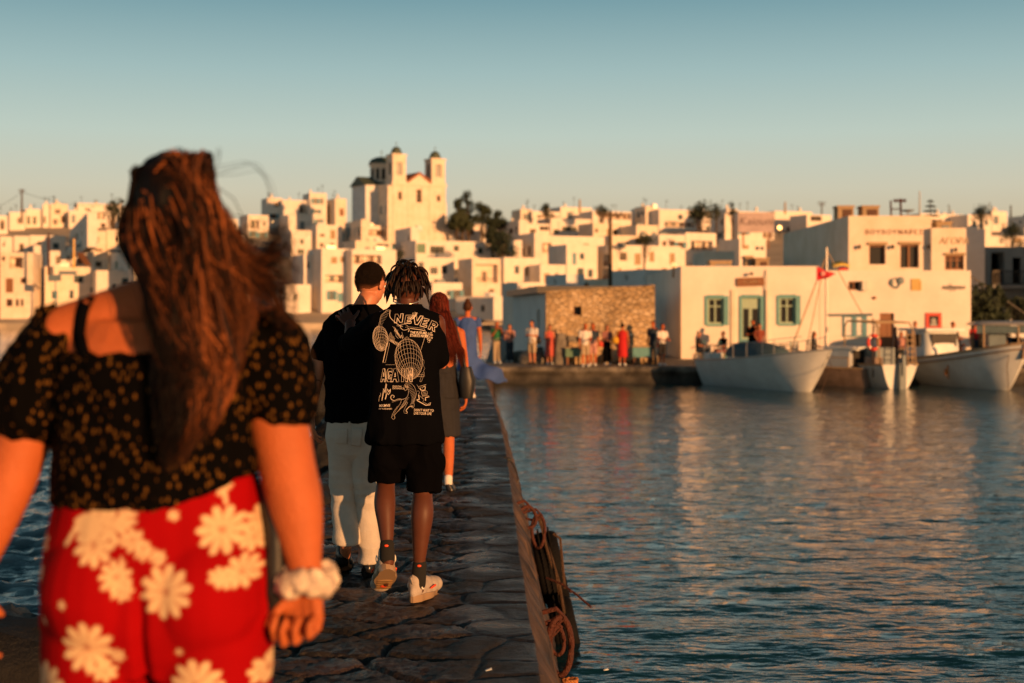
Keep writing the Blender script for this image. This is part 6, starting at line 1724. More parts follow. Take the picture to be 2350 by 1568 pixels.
# hair
rg = random.Random(21); paths = []
def HP(vx, vy, dy): return Vector((at(vx, vy, DW).x, DW+dy, at(vx, vy, DW).z))
def scalp(rg):
    while True:
        v = Vector((rg.gauss(0, 1), rg.gauss(0, 1), rg.gauss(0, 1))).normalized()
        if v.z < -.75 or (v.y > .45 and v.z < .55): continue
        return Vector((hc.x+v.x*.086, hc.y-.008+v.y*.104, hc.z+.02+v.z*.112)), v
def hcol(rg, k=1.0):  # k paints the sunlit right and shaded left into the strand colours
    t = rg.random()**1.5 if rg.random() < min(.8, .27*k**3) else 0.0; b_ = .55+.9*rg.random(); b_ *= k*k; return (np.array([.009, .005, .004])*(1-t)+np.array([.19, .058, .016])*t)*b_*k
def addh(pts, r0, r1, n=16, jit=.008, k=1.0, clampr=False):
    P = spline(pts, n); ph = rg.uniform(0, 9); f = rg.uniform(1.5, 4)
    for i, p in enumerate(P):
        t = i/(n-1); p += np.array([math.sin(ph+f*t*3), math.cos(ph*1.3+f*t*2.5), math.sin(ph*2+f*t*2)])*jit*t
        s = F/DW; vx = CX+p[0]*s; vy = HY+(CZ-p[2])*s
        if vy > 600:
            L_ = np.interp(vy, [600, 640, 700, 800, 900, 1000, 1070], [308, 338, 372, 386, 398, 416, 434])+6*math.sin(ph*7)
            if vx < L_: vx = L_+(L_-vx)*.35
            if clampr:
                R_ = np.interp(vy, [600, 690, 740, 800, 900, 1000, 1070], [720, 695, 622, 582, 560, 515, 468])+14*math.sin(ph*5)
                if vx > R_: vx = R_-(vx-R_)*.35
            p[0] = (vx-CX)/s
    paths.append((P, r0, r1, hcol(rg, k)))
for i in range(2900):
    p, v = scalp(rg); thick = i < 230
    r0, r1 = (rg.uniform(.004, .008), .002) if thick else (rg.uniform(.0012, .0022), .0007)
    fam = rg.random(); dy = -rg.uniform(.03, .12)
    if fam < .60:
        ex = rg.triangular(395, 585, 480); ey = rg.uniform(800, 1065) if ex < 545 else rg.uniform(760, 980)
        ex = 395+(ex-395)*(1.0 if ey < 950 else (1-(ey-950)/115*.65))+ (12 if ey > 950 else 0)
        mx_ = 350+(p.x-hc.x+.086)/.172*160+rg.gauss(0, 14); 
        back = -.09-rg.random()*.05
        pts = [p, HP(mx_, rg.uniform(560, 610), min(back, p.y-DW if p.y < DW else back)), HP(max(388+rg.random()*20, mx_*.4+ex*.6+rg.gauss(0, 14)), rg.uniform(700, 760), -.15-rg.random()*.05), HP(ex+rg.gauss(0, 8)+18, (760+ey)/2+40, -.17-rg.random()*.05), HP(ex, ey, -.18-rg.random()*.05)]
        addh(pts, r0, r1, 18, .010 if not thick else .006, .62+.85*np.clip((ex-395)/150, 0, 1), True)  # strand colour brightens to the right, like the sunlit side
    elif fam < .90:
        bx_, by_ = rg.uniform(455, 548), rg.uniform(400, 540)
        bx_ = min(bx_, 470+(by_-380)*.62)
        ex, ey = rg.uniform(560, 640), rg.uniform(640, 900)
        if rg.random() < .22: ex, ey = rg.uniform(590, 690), rg.uniform(590, 690)
        pts = [p, HP((p.x/DW*F+CX+bx_)/2+10, (by_-42), -.06-rg.random()*.06), HP(bx_, by_+20, -.08-rg.random()*.08), HP(bx_+rg.uniform(20, 50), by_+90+rg.uniform(0, 30), -.10-rg.random()*.06), HP(ex, ey, -.12-rg.random()*.06)]
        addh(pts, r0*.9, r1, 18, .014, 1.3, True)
    else:
        if thick: continue
        ex, ey = rg.uniform(650, 700), rg.uniform(540, 740)
        pts = [p, HP(520+rg.gauss(0, 20), 540+rg.gauss(0, 30), -.10), HP(600+rg.gauss(0, 14), 620+rg.gauss(0, 25), -.11), HP(655+rg.gauss(0, 10), ey-10, -.1-rg.random()*.05), HP(ex, ey+rg.gauss(0, 20), -.10)]
        if rg.random() < .4: pts += [HP(ex+rg.uniform(-30, 6), ey+rg.uniform(30, 70), -.1)]
        addh(pts, .0012, .0005, 20, .012)
# left edge of the mass, straight, its shade put into the darker colour
for i in range(420):
    vx = rg.uniform(302, 350); p = HP(330+rg.uniform(-8, 80), rg.uniform(385, 440), -.02-rg.random()*.06)
    addh([p, HP(vx+4, 480, -.02-rg.random()*.06), HP(vx, 560, -.03-rg.random()*.08), HP(vx*.8+108, 650, -.1), HP(vx*.4+272, 740, -.15), HP(vx*.4+272, 860, -.17), HP(vx*.3+312, rg.uniform(900, 1000), -.19)], rg.uniform(.0012, .005), .0008, 18, .006, .8)
for fl in ([(470, 420), (560, 400), (600, 392), (628, 412), (640, 450), (646, 500)], [(480, 430), (505, 395), (517, 360), (521, 345)], [(540, 560), (620, 540), (660, 560), (690, 600), (684, 660), (660, 700)], [(550, 600), (640, 575), (700, 540), (760, 500)], [(560, 620), (630, 650), (660, 680), (665, 740), (650, 760)], [(530, 540), (600, 520), (650, 510), (670, 530)], [(600, 640), (680, 640), (694, 690), (688, 740), (660, 750)]):
    for k in range(4):
        o1 = rg.gauss(0, 5); addh([HP(400+rg.gauss(0, 20), 450, -.08)]+[HP(a+rg.gauss(0, 4)+o1, c+rg.gauss(0, 4)+o1, -.1) for a, c in fl], .0008, .0004, 26, .003)
for k in range(60):   # tuft on the crown
    a = rg.gauss(0, 8); addh([HP(400+a, 392, -.03), HP(425+a*.6, 372, -.03), HP(447+rg.gauss(0, 2), 354+rg.uniform(0, 6), -.03)], .0025, .0008, 8, .002, .7)
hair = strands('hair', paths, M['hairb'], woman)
# a dark under-layer so no scalp shows
b = MB(); b.ell((hc.x, hc.y-.012, hc.z+.022), (.088, .106, .112), 20, 14).cap(HP(385, 540, -.03), .07, HP(425, 660, -.07), .055).cap(HP(425, 660, -.07), .055, HP(470, 800, -.13), .045).cap(HP(470, 800, -.13), .045, HP(480, 930, -.16), .028).cap(HP(440, 480, -.03), .07, HP(500, 590, -.08), .05).cap(HP(500, 590, -.08), .05, HP(550, 780, -.12), .035)
def hf(co, no):
    d = np.where(co[:, 1] > hc.y+.06, -.03, 0); return co+no*d[:, None]+no*(.006*nz(co*np.array([40, 40, 6])))[:, None]
ul, UC = blob('hair_base', b, M['hairb'], woman, .006, 4, hf)
st = .7+.6*nz(UC*np.array([60, 60, 5])); setcol(ul.data, np.clip(np.array([.007, .004, .003])[None]*st[:, None], .003, .2))
def sneaker(name, parent, heel, toe, m_up, m_sole, k=1.0, roll=0.0, sock=True, extra=True):
    """shoe from heel to toe; the sole's underside faces away from 'up'"""
    heel = Vector(heel); toe = Vector(toe); d = (toe-heel); L = d.length; d.normalize()
    up = Vector((0, 0, 1)); up = (up-d*up.dot(d)).normalized(); sd = up.cross(d)
    mt = Matrix((d, sd, up)).transposed()
    def T(mb): mb.v = [tuple(heel+mt @ (Vector(v)*1.0)) for v in mb.v]; return mb
    W = .048*k
    up_ = MB(); prof = [(0.0, .0, .026, .03), (.04, .0, .034, .045), (.10, .0, .037, .05), (.17, .0, .043, .035), (.23, .0, .045, .025), (.27, .0, .036, .018)]
    for i in range(len(prof)-1):
        a, e = prof[i], prof[i+1]
        up_.ell(((a[0]+e[0])/2*k*L/.3+.01, 0, .045+a[3]*.35), ((e[0]-a[0])*.75*L/.3+.02, a[2]*k, .030+a[3]*.55), 16, 10)
    up_.cap((.035, 0, .06), .034*k, (.025, 0, .115), .030*k).cap((.04, 0, .07), .034*k, (.14, 0, .07), .036*k)
    o, _ = blob('upper', T(up_), m_up, parent, .004, 5)
    so_ = MB(); n = 26; rings = []
    def half(x):
        t = x/L; return (.036+.012*math.sin(min(1, max(0, (t-.25)/.5))*math.pi) if t > .25 else .036)*k*min(1, math.sqrt(max(0.001, (x+.012)/.05)))*min(1, math.sqrt(max(.001, (L+.012-x)/.06)))
    for i in range(n):
        x = -.010+(L+.02)*i/(n-1); h = half(x); zt = .040-.012*min(1, max(0, (x/L-.3)/.4)); zb = .002+.03*max(0, (x/L-.75)/.25)**2
        rings.append([(x, -h*.9, zb), (x, -h, zb+.012), (x, -h*.95, zt), (x, h*.95, zt), (x, h, zb+.012), (x, h*.9, zb)])
    vs = [p for r_ in rings for p in r_]; fs = [tuple(range(6)), tuple(range(6*(n-1), 6*n))[::-1]]
    for i in range(n-1):
        for j in range(6): fs.append((6*i+j, 6*i+(j+1) % 6, 6*i+6+(j+1) % 6, 6*i+6+j))
    so_.add(vs, fs); ob = autosmooth(T(so_).build('sole', m_sole, parent, world=True), 50)
    if extra:
        q = MB()
        for i in range(5): q.ell((L*(.55+.09*i), 0, .001), (.014, .034*k, .004), 12, 6)
        T(q).build('tread', M['solebrown'], ob, True, world=True)
        q = MB().ell((L*.80, 0, -.001), (.018, .020, .005), 12, 8); T(q).build('sole_insert', M['orange'], ob, True, world=True)
        q = MB().cap((L*.45, .045*k, .060), .005, (L*.62, .046*k, .066), .007, 8).cap((L*.45, -.045*k, .060), .005, (L*.62, -.046*k, .066), .007, 8); T(q).build('side_mark', M['orange'], o, True, world=True)
        q = MB().ell((.045, -.036*k, .085), (.022, .006, .02), 10, 8).ell((.045, .036*k, .085), (.022, .006, .02), 10, 8); T(q).build('heel_panel', mat('pearl white panel', (.8, .76, .7), .35), o, True, world=True)
        q = MB().tube([(-.005, 0, .10), (-.02, 0, .135), (-.005, 0, .15), (.012, 0, .13)], .004, 6); T(q).build('pull_loop', m_up, o, True, world=True)
    return o

# ================================================================== man with braids
DM = 7.61
def at3(vx, vy, D, D2):
    """point seen at (vx, vy) scaled for distance D but standing at distance D2"""
    return at(vx, vy, D2)
mb_ = at(930, 1380, DM); man = empty('person', (mb_.x, DM, PIER_Z), 0, 'man with short dreadlocks, oversized black printed T-shirt, black shorts and white sneakers', 'person')
A = lambda vx, vy, D=DM: at(vx, vy, D)
b = MB(); hc = A(936, 664, DM+.03); upv, fv = (.02, .10, 1), (.10, 1, -.12)
head(b, hc, upv, fv, 1.0)
b.cap(A(934, 690, DM+.01), .054, A(931, 718, DM), .060)
b.cap(A(931, 718, DM), .058, A(872, 738, DM), .052).cap(A(931, 718, DM), .058, A(996, 740, DM), .052)
b.loft([(A(931, 725).x, DM, A(931, 725).z, .15, .08, 2.3), (A(931, 770).x, DM, A(931, 770).z, .165, .105, 2.3), (A(930, 850).x, DM, A(930, 850).z, .145, .10, 2.3), (A(930, 920).x, DM, A(930, 920).z, .14, .10, 2.3), (A(930, 985).x, DM, A(930, 985).z, .155, .115, 2.3), (A(930, 1020).x, DM, A(930, 1020).z, .15, .11, 2.3)][::-1])
b.cap(A(868, 740), .052, A(806, 790, DM+.30), .042).cap(A(806, 790, DM+.30), .041, A(803, 744, DM+.44), .028)
hw = A(804, 744, DM+.46)
hand(b, hw, (-.46, .55, .62), (.05, .75, -.60), (1, .3, 0), 1.0, curl=(22, 42, 34), spread=11, thumb=(.55, .85, .1))
b.cap(A(1000, 742), .052, A(1008, 830, DM+.05), .042).cap(A(1008, 830, DM+.05), .041, A(975, 848, DM+.30), .028)
hand(b, A(970, 846, DM+.33), (-.6, .7, .1), (0, -.1, -1), (0, 1, .4), 1.0, curl=(30, 40, 30))
b.limb([(A(896, 1010), .085), (A(888, 1088, DM+.06), .057), (A(885, 1112, DM+.04), .050), (A(883, 1155, DM-.03), .057), (A(886, 1205, DM-.08), .044), (A(888, 1252, DM-.12), .031)])
b.cap(A(888, 1248, DM-.12), .033, A(890, 1285, DM-.12), .034).cap(A(890, 1290, DM-.12), .034, A(884, 1335, DM+.02), .028)
b.limb([(A(966, 1015), .085), (A(970, 1105, DM+.03), .058), (A(970, 1135, DM+.01), .052), (A(969, 1180, DM-.03), .060), (A(965, 1240, DM-.03), .045), (A(962, 1292, DM-.02), .031)])
b.cap(A(963, 1290, DM-.02), .033, A(958, 1345, DM-.02), .036).cap(A(958, 1352, DM-.02), .032, A(982, 1352, DM+.14), .026)
body, BC = blob('body', b, M['skindark'], man, .0045, 5); eyes(body, hc, upv, fv)
# oversized T-shirt
def ring(vx, vy, rx, ry, D=DM, pw=2.4, dy=0.0):
    p = A(vx, vy, D); return (p.x, D+dy, p.z, rx, ry, pw)
b = MB()
b.loft([ring(932, 700, .082, .068), ring(932, 708, .10, .078), ring(932, 718, .150, .088), ring(932, 732, .182, .10), ring(932, 760, .190, .125), ring(930, 820, .184, .14), ring(929, 900, .186, .145), ring(929, 960, .194, .15), ring(929, 1014, .202, .155)][::-1], 40)
b.cap(A(872, 742), .066, A(812, 788, DM+.24), .072)
b.cap(A(812, 772, DM+.22), .052, A(800, 790, DM+.28), .058)
b.cap(A(990, 744), .064, A(1002, 820, DM+.02), .066).cap(A(985, 760), .06, A(990, 815, DM+.02), .068)
def shirtfn(co, no):
    q = co*np.array([7, 7, 2.2])+3; w = nz(co*4)
    lowf = np.clip((2.55-co[:, 2])/.4, 0.25, 1)
    d = lowf*(.016*(1-2*np.abs(nz(q+.6*w[:, None])))+.006*nz(co*np.array([22, 22, 7])))
    # diagonal drag folds from the raised left arm
    s = (co[:, 0]*.7+co[:, 2]*.7); d += .006*nz(np.stack([s*16, co[:, 0]*3, co[:, 2]*3], 1))*np.clip((co[:, 2]-2.2)/.4, 0, 1)
    co = co+no*d[:, None]
    co[:, 2] += .012*nz(co*np.array([9, 9, 0]))*(co[:, 2] < 2.28)
    return co
shirt, SCo = blob('t_shirt', b, M['black'], man, .007, 4, shirtfn)
S = Surf([(shirt, SCo)])
q = MB(); c = A(932, 699); q.tube([(c.x+.068*math.cos(a), DM+.062*math.sin(a)*1.0, c.z+.012+.008*math.cos(2*a)-(.004 if math.sin(a) < 0 else -.01)) for a in [2*math.pi*k/30 for k in range(30)]], .0035, 6, closed=True)
q.build('necklace', M['chain'], man, True, world=True)
q = MB(); q.tube([(c.x+.080*math.cos(a), DM+.067*math.sin(a), c.z-.006) for a in [2*math.pi*k/30 for k in range(30)]], .008, 8, closed=True); q.build('collar', M['black'], shirt, True, world=True)
# print: lines drawn on the cloth. P-space = the 1066x1568 close-up of the photograph's shirt
def PV(a, b_): return (1360+a*.31895)/1.6340, (1120+b_*.31895)/1.6340
PR_ = MB()
def line(pts, w=.0030, closed=False):
    out = []
    pts = [Vector((p[0], p[1], 0)) for p in pts]
    if closed: pts = pts+[pts[0]]
    for i in range(len(pts)-1):
        L = (pts[i+1]-pts[i]).length; n = max(1, int(L/14))
        for k in range(n): out.append(pts[i].lerp(pts[i+1], k/n))
    out.append(pts[-1])
    c = []
    for p in out:
        v = PV(p.x, p.y); c.append(S.cast(at(v[0], v[1], DM-.1), .0025))
    if len(c) > 1: PR_.tube(c, w/2, 4, flat=.5)
def curve(pts, w=.0030, n=20): line([tuple(p[:2]) for p in spline([(*q, 0) for q in pts], n)], w)
# arched outlined lettering
GL = {'N': [[(0, 0), (0, 1), (.28, 1), (.62, .42), (.62, 1), (.9, 1), (.9, 0), (.62, 0), (.28, .58), (.28, 0), (0, 0)]],
      'E': [[(0, 0), (0, 1), (.8, 1), (.8, .78), (.28, .78), (.28, .62), (.7, .62), (.7, .40), (.28, .40), (.28, .22), (.8, .22), (.8, 0), (0, 0)]],
      'V': [[(0, 1), (.3, 1), (.5, .35), (.7, 1), (1, 1), (.64, 0), (.36, 0), (0, 1)]],
      'R': [[(0, 0), (0, 1), (.6, 1), (.85, .85), (.85, .58), (.62, .42), (.9, 0), (.6, 0), (.38, .36), (.27, .36), (.27, 0), (0, 0)], [(.27, .58), (.27, .78), (.52, .78), (.58, .68), (.52, .58), (.27, .58)]],
      'A': [[(0, 0), (.32, 1), (.62, 1), (.94, 0), (.66, 0), (.6, .2), (.34, .2), (.28, 0), (0, 0)], [(.40, .4), (.47, .72), (.54, .4), (.40, .4)]],
      'G': [[(.86, .72), (.86, 1), (.2, 1), (0, .8), (0, .2), (.2, 0), (.86, 0), (.86, .52), (.5, .52), (.5, .34), (.6, .34), (.6, .22), (.32, .22), (.27, .3), (.27, .7), (.32, .78), (.6, .78), (.86, .72)]],
      'I': [[(0, 0), (0, 1), (.28, 1), (.28, 0), (0, 0)]]}
for ch, ox, oy, w_, h_, ang, sh in (('N', 372, 286, 105, 100, -4, 18), ('E', 492, 292, 95, 96, 0, 16), ('V', 575, 300, 112, 105, 6, 14), ('E', 672, 322, 95, 100, 14, 10), ('R', 765, 355, 98, 108, 24, 4)):
    for st in GL[ch]:
        pts = []
        for x, y in st:
            X_, Y_ = x*w_+y*sh, -y*h_; a = R(ang); pts.append((ox+X_*math.cos(a)-Y_*math.sin(a), oy+X_*math.sin(a)+Y_*math.cos(a)))
        line(pts, .0038)
for ch, ox, w_ in (('A', 212, 66), ('G', 282, 66), ('A', 325, 108), ('I', 455, 100), ('N', 505, 84)):
    for st in GL[ch]: line([(ox+x*w_+y*8, 978-y*155) for x, y in st], .0036)
line([(670, 975), (688, 978), (725, 880), (700, 870), (670, 975)], .0034); line([(630, 918), (725, 915), (722, 895), (640, 898)], .0034); line([(705, 710), (722, 740), (712, 790), (730, 820), (712, 850), (722, 870)], .003)
# globes
def globe(cx, cy, rx, ry, tilt, nl, nm, px, py, w):
    t0 = R(tilt)
    def pj(la, lo):
        x, y, z = math.cos(la)*math.sin(lo), math.sin(la), math.cos(la)*math.cos(lo)
        e = R(px); y, z = y*math.cos(e)+z*math.sin(e), -y*math.sin(e)+z*math.cos(e)
        X_, Y_ = x*rx, -y*ry
        return (cx+X_*math.cos(t0)-Y_*math.sin(t0), cy+X_*math.sin(t0)+Y_*math.cos(t0), z)
    for i in range(1, nl):
        la = -math.pi/2+math.pi*i/nl; seg = []
        for k in range(41):
            p = pj(la, -math.pi+2*math.pi*k/40)
            if p[2] > -.02: seg.append(p[:2])
            else:
                if len(seg) > 1: line(seg, w)
                seg = []
        if len(seg) > 1: line(seg, w)
    for j in range(nm):
        lo = -math.pi+2*math.pi*j/nm; seg = []
        for k in range(21):
            p = pj(-math.pi/2+math.pi*k/20, lo)
            if p[2] > -.02: seg.append(p[:2])
            else:
                if len(seg) > 1: line(seg, w)
                seg = []
        if len(seg) > 1: line(seg, w)
    line([(cx+rx*math.cos(a)*math.cos(t0)-ry*math.sin(a)*math.sin(t0), cy+rx*math.cos(a)*math.sin(t0)+ry*math.sin(a)*math.cos(t0)) for a in [2*math.pi*k/36 for k in range(36)]], w*1.2, True)
globe(540, 712, 160, 240, -8, 13, 26, 38, 0, .0026)
globe(212, 470, 88, 148, -6, 12, 24, 35, 0, .0022)
# bird: spread wings, fanned tail, hooked head
for k in range(15):
    t = k/14; x = 325-115*math.sin(t*1.5); y = 140+230*t; L = 62+20*math.sin(t*3)
    a = R(95+80*t); curve([(x+10, y+8), (x-L*.5*math.sin(a*1.0)*1.0-6, y-10+16*t), (x-L*.75+28*t, y+4+26*t)], .0024, 6)
curve([(322, 140), (322, 215), (370, 270), (425, 312), (470, 330)], .003); curve([(212, 300), (206, 240), (232, 185), (300, 140), (328, 138)], .0026)
curve([(640, 165), (600, 225), (530, 280), (440, 318), (400, 322)], .003); 
for k in range(7): curve([(585+9*k, 160+3*abs(k-3)), (590+7*k, 195), (560+6*k, 240)], .0022, 6)
curve([(440, 318), (450, 350), (480, 372), (520, 365), (540, 350), (545, 375), (535, 392)], .003); curve([(500, 340), (520, 335), (535, 345)], .0024); curve([(425, 330), (460, 300), (510, 310), (540, 335)], .0026)
for k in range(9): curve([(330+6*k, 395+9*k), (305+8*k, 450+9*k), (312+16*k, 500+9*k), (330+14*k, 480+6*k)], .0024, 8)
for k in range(8): curve([(350+9*k, 330+12*k), (385+9*k, 350+14*k), (372+10*k, 385+12*k)], .0024, 6)
curve([(405, 405), (440, 460), (455, 430), (470, 470)], .0028); curve([(460, 395), (490, 470), (520, 450), (545, 470)], .0028); curve([(415, 370), (390, 430), (420, 470)], .0026)
# frame behind the globes, and small circles
line([(545, 335), (720, 352), (735, 378), (555, 352)], .003); line([(735, 380), (745, 400), (685, 600)], .003); line([(318, 520), (268, 750), (240, 750), (290, 520)], .003); line([(272, 778), (378, 778)], .003)
for cx, cy, r in ((750, 445, 14), (775, 415, 9), (805, 405, 8), (796, 430, 8), (784, 458, 8), (812, 462, 8), (765, 475, 8), (792, 487, 8), (775, 505, 12), (815, 430, 7)):
    line([(cx+r*math.cos(a), cy+r*1.25*math.sin(a)) for a in [2*math.pi*k/9 for k in range(9)]], .0024, True)
# lightning, characters
for pts in ([(190, 1210), (200, 1140), (210, 1150), (214, 1110)], [(225, 1200), (245, 1060), (258, 1100), (275, 1000), (282, 1010), (268, 1110), (250, 1090), (228, 1200)], [(264, 1185), (285, 1075), (292, 1060), (305, 1100), (328, 1062), (320, 1110), (302, 1130), (290, 1105), (268, 1185)]): line(pts, .0034)
for pts in ([(635, 1010), (650, 1035), (700, 1022), (745, 1010)], [(650, 1038), (662, 1055), (655, 1050)], [(640, 1090), (655, 1085), (668, 1100), (655, 1130), (720, 1190), (705, 1215), (760, 1245), (800, 1220), (790, 1250), (740, 1255), (640, 1200), (636, 1188), (665, 1188), (655, 1130)], [(672, 1050), (685, 1035), (700, 1055), (715, 1030), (735, 1040), (730, 1075), (700, 1080), (678, 1070), (672, 1050)], [(690, 1095), (740, 1080), (762, 1100), (755, 1130), (700, 1140), (690, 1095)], [(710, 1105), (745, 1098)], [(710, 1122), (748, 1115)], [(695, 1150), (775, 1140), (778, 1155), (735, 1165), (738, 1200)], [(728, 1010), (735, 1060)], [(700, 1165), (715, 1185)]): line(pts, .0038)
# tiger, striding down to the left, back arched
curve([(490, 1020), (510, 1000), (545, 992), (590, 1015), (620, 1070), (628, 1130), (600, 1200), (605, 1260), (590, 1285), (570, 1270)], .003, 30)
curve([(490, 1020), (485, 1050), (500, 1085), (525, 1060), (540, 1100), (520, 1160), (470, 1185), (420, 1180), (370, 1200), (335, 1180), (332, 1150), (352, 1135), (372, 1150), (360, 1165)], .003, 34)
curve([(455, 1190), (440, 1240), (385, 1300), (355, 1350), (340, 1400), (365, 1420), (380, 1395), (375, 1370), (430, 1310), (490, 1255), (520, 1210)], .003, 30)
curve([(530, 1220), (505, 1270), (485, 1320), (490, 1345), (520, 1350), (522, 1330), (510, 1315), (550, 1270), (590, 1265)], .003, 22)
for k in range(15):
    t = k/14; cx = 548+72*math.sin(t*2.4); cy = 1005+220*t
    curve([(cx+6, cy), (cx-26, cy+6+10*t), (cx-52+10*t, cy+22+8*t)], .0028, 6)
for k in range(9): curve([(545-9*k, 1165+14*k), (518-9*k, 1172+15*k), (498-9*k, 1190+15*k)], .0026, 5)
for k in range(7): curve([(440-14*k, 1176+5*k), (436-14*k, 1190+4*k), (428-14*k, 1196+4*k)], .0024, 4)
for k in range(6): curve([(496+7*k, 1012+8*(k % 3)), (502+7*k, 1028+8*(k % 3)), (508+6*k, 1050+5*(k % 2))], .0026, 4)
for k in range(8): curve([(425-9*k, 1262+16*k), (412-9*k, 1272+16*k), (398-7*k, 1276+16*k)], .0024, 4)
PRM = PR_.build('shirt_print', M['print'], shirt, False, world=True)
def cloth_text(txt, a, b_, h, wfac=1.0, rot=0, bold=.0, parent=None, nm='shirt_lettering'):
    """small solid lettering whose left end sits at (a, b_) in the close-up"""
    c = bpy.data.curves.new(nm, 'FONT'); c.body = txt; c.size = h*1.35; c.resolution_u = 2; c.space_line = .86; c.offset = bold*h; c.shear = .1
    t = bpy.data.objects.new('t', c); COL.objects.link(t); dg = bpy.context.evaluated_depsgraph_get(); me = bpy.data.meshes.new_from_object(t.evaluated_get(dg))
    bpy.data.objects.remove(t); bpy.data.curves.remove(c); out = []
    for v in me.vertices:
        x, y = v.co.x*wfac, -v.co.y; r = R(rot); pv = PV(a+x*math.cos(r)-y*math.sin(r), b_+x*math.sin(r)+y*math.cos(r))
        out.append(S.cast(at(pv[0], pv[1], DM-.1), .003)-ORG[man.name])
    for v, p in zip(me.vertices, out): v.co = p
    me.update(); me.materials.clear(); return link(nm, me, M['print'], shirt)
cloth_text('THE FUTURE\nSTARTS NOW', 556, 412, 30, .84, 3, .03)
cloth_text('DIGITAL\nDEVIANCE', 350, 1040, 20, 1.1, 2, .0)
cloth_text('MXMVII', 196, 1275, 32, .86, -2, .02)
cloth_text('NO RULES BASED', 192, 1303, 15, .95, 0, .02)
cloth_text("DON'T WAIT TO\nLIVE YOUR LIFE", 600, 1325, 32, .70, 2, .0)
# shorts
b = MB()
b.loft([ring(930, 960, .165, .12), ring(930, 1010, .175, .13), ring(930, 1045, .168, .10), ring(930, 1070, .12, .06)][::-1])
b.loft([ring(897, 1010, .092, .115), ring(890, 1060, .094, .11, DM+.02), ring(887, 1102, .090, .10, DM+.06)][::-1]); b.loft([ring(968, 1010, .092, .115), ring(971, 1070, .094, .11, DM+.01), ring(973, 1126, .090, .10, DM+.01)][::-1])
b.ell(A(1012, 1062), (.016, .05, .045), 10, 8)
sho, _ = blob('shorts', b, M['shorts'], man, .006, 4, folds(.012, 8, 3, .002))
for c0, c1 in ((A(888, 1250, DM-.12), A(889, 1282, DM-.115)), (A(963, 1296, DM-.02), A(960, 1340, DM-.02))):
    b = MB().cap(c0, .038, c1, .040); o, _ = blob('sock', b, M['sock'], man, .005, 2)
    q = MB().ell(c0+Vector((0, -.038, 0)), (.012, .004, .007), 8, 6); q.build('sock_mark', M['orange'], o, True, world=True)
sneaker('shoe', man, A(890, 1296, DM-.16)+Vector((0, 0, -.03)), A(878, 1352, DM+.06)+Vector((0, 0, -.005)), M['sneaker'], M['sole'], 1.35)
hx = A(950, 1378, DM-.04); sneaker('shoe', man, (hx.x-.005, hx.y-.02, PIER_Z+.008), (hx.x+.095, hx.y+.25, PIER_Z+.008), M['sneaker'], M['sole'], 1.12)
# dreadlocks
rg = random.Random(4); paths = []; hcv = hc+Vector((0, 0, .02))
def lock(p, v, L, drop, side=0, curl=0):
    n = v.copy(); pts = [p]; q = p+n*.014; pts.append(q.copy()); d = (n*.6+Vector((side, 0, -.2))).normalized()
    for k in range(6):
        d = (d+Vector((side*.1+rg.gauss(0, .10), rg.gauss(0, .06), -drop))).normalized(); q = q+d*L/6
        r = (q-hcv); e = math.sqrt((r.x/.088)**2+(r.y/.106)**2+(r.z/.112)**2)
        if e < 1.0: q = hcv+r/max(e, .2)*1.02
        pts.append(q.copy())
    c = np.array([.013, .007, .005])*(.5+.9*rg.random())
    if rg.random() < .12: c = np.array([.03, .012, .006])
    paths.append((spline(pts, 18), .0068, .0045, c))
for i in range(150):
    v = Vector((rg.gauss(0, 1), rg.gauss(0, 1)-.35, rg.gauss(0, 1)+.5)).normalized()
    if v.z < -.25 or (v.y > .6 and v.z < .4): continue
    p = Vector((hcv.x+v.x*.078, hcv.y+v.y*.096, hcv.z+v.z*.100)); lock(p, v, rg.uniform(.03, .095), .5)
for i in range(34):   # hanging fringe round the back of the neck
    a = R(rg.uniform(150, 390)); v = Vector((math.cos(a), math.sin(a), .15)).normalized(); p = Vector((hcv.x+v.x*.080, hcv.y+v.y*.096, hcv.z+.02*rg.random())); lock(p, v, rg.uniform(.045, .075), .8)
for pts in ([(905, 640), (895, 650), (891, 662), (897, 672)], [(908, 630), (900, 640), (893, 648), (889, 660)], [(918, 618), (910, 608), (914, 600), (924, 598)], [(925, 612), (918, 604), (926, 597), (938, 600), (940, 606)], [(935, 612), (934, 604), (940, 598), (952, 596)], [(938, 614), (942, 606), (950, 601)], [(915, 622), (905, 625), (900, 632)]):
    paths.append((spline([at(x+rg.gauss(0, .6), y, DM-.02+rg.gauss(0, .02)) for x, y in pts], 16), .0062, .0035, np.array([.02, .012, .008])))
strands('dreadlocks', paths, M['hairk'], man, seg=6)

M['croptone'] = mat('cropped hair and scalp', (0.03, 0.02, 0.01), .9, attr='tone', bump=1.0, bscale=300, spec=.1)
# ================================================================== man in the plain black shirt
DL = 8.3
mb_ = at(815, 1310, DL); man2 = empty('person', (mb_.x, DL, PIER_Z), 0, 'short-haired man in a plain black T-shirt and pale grey jeans, head bowed to the right', 'person')
A = lambda vx, vy, D=DL: at(vx, vy, D)
def ring(vx, vy, rx, ry, D=DL, pw=2.4): p = A(vx, vy, D); return (p.x, D, p.z, rx, ry, pw)
b = MB(); hc = A(851, 650, DL+.05); upv, fv = (.10, .30, 1), (.62, 1, -.35)
head(b, hc, upv, fv, 1.04)
b.cap(A(845, 685, DL+.02), .058, A(825, 725, DL), .064).cap(A(830, 715, DL), .060, A(775, 742, DL), .055).cap(A(830, 715, DL), .060, A(874, 745, DL), .055)
b.loft([ring(815, 735, .15, .085), ring(812, 790, .16, .11), ring(812, 870, .14, .105), ring(813, 930, .14, .105), ring(813, 985, .15, .12), ring(813, 1010, .15, .12)][::-1])
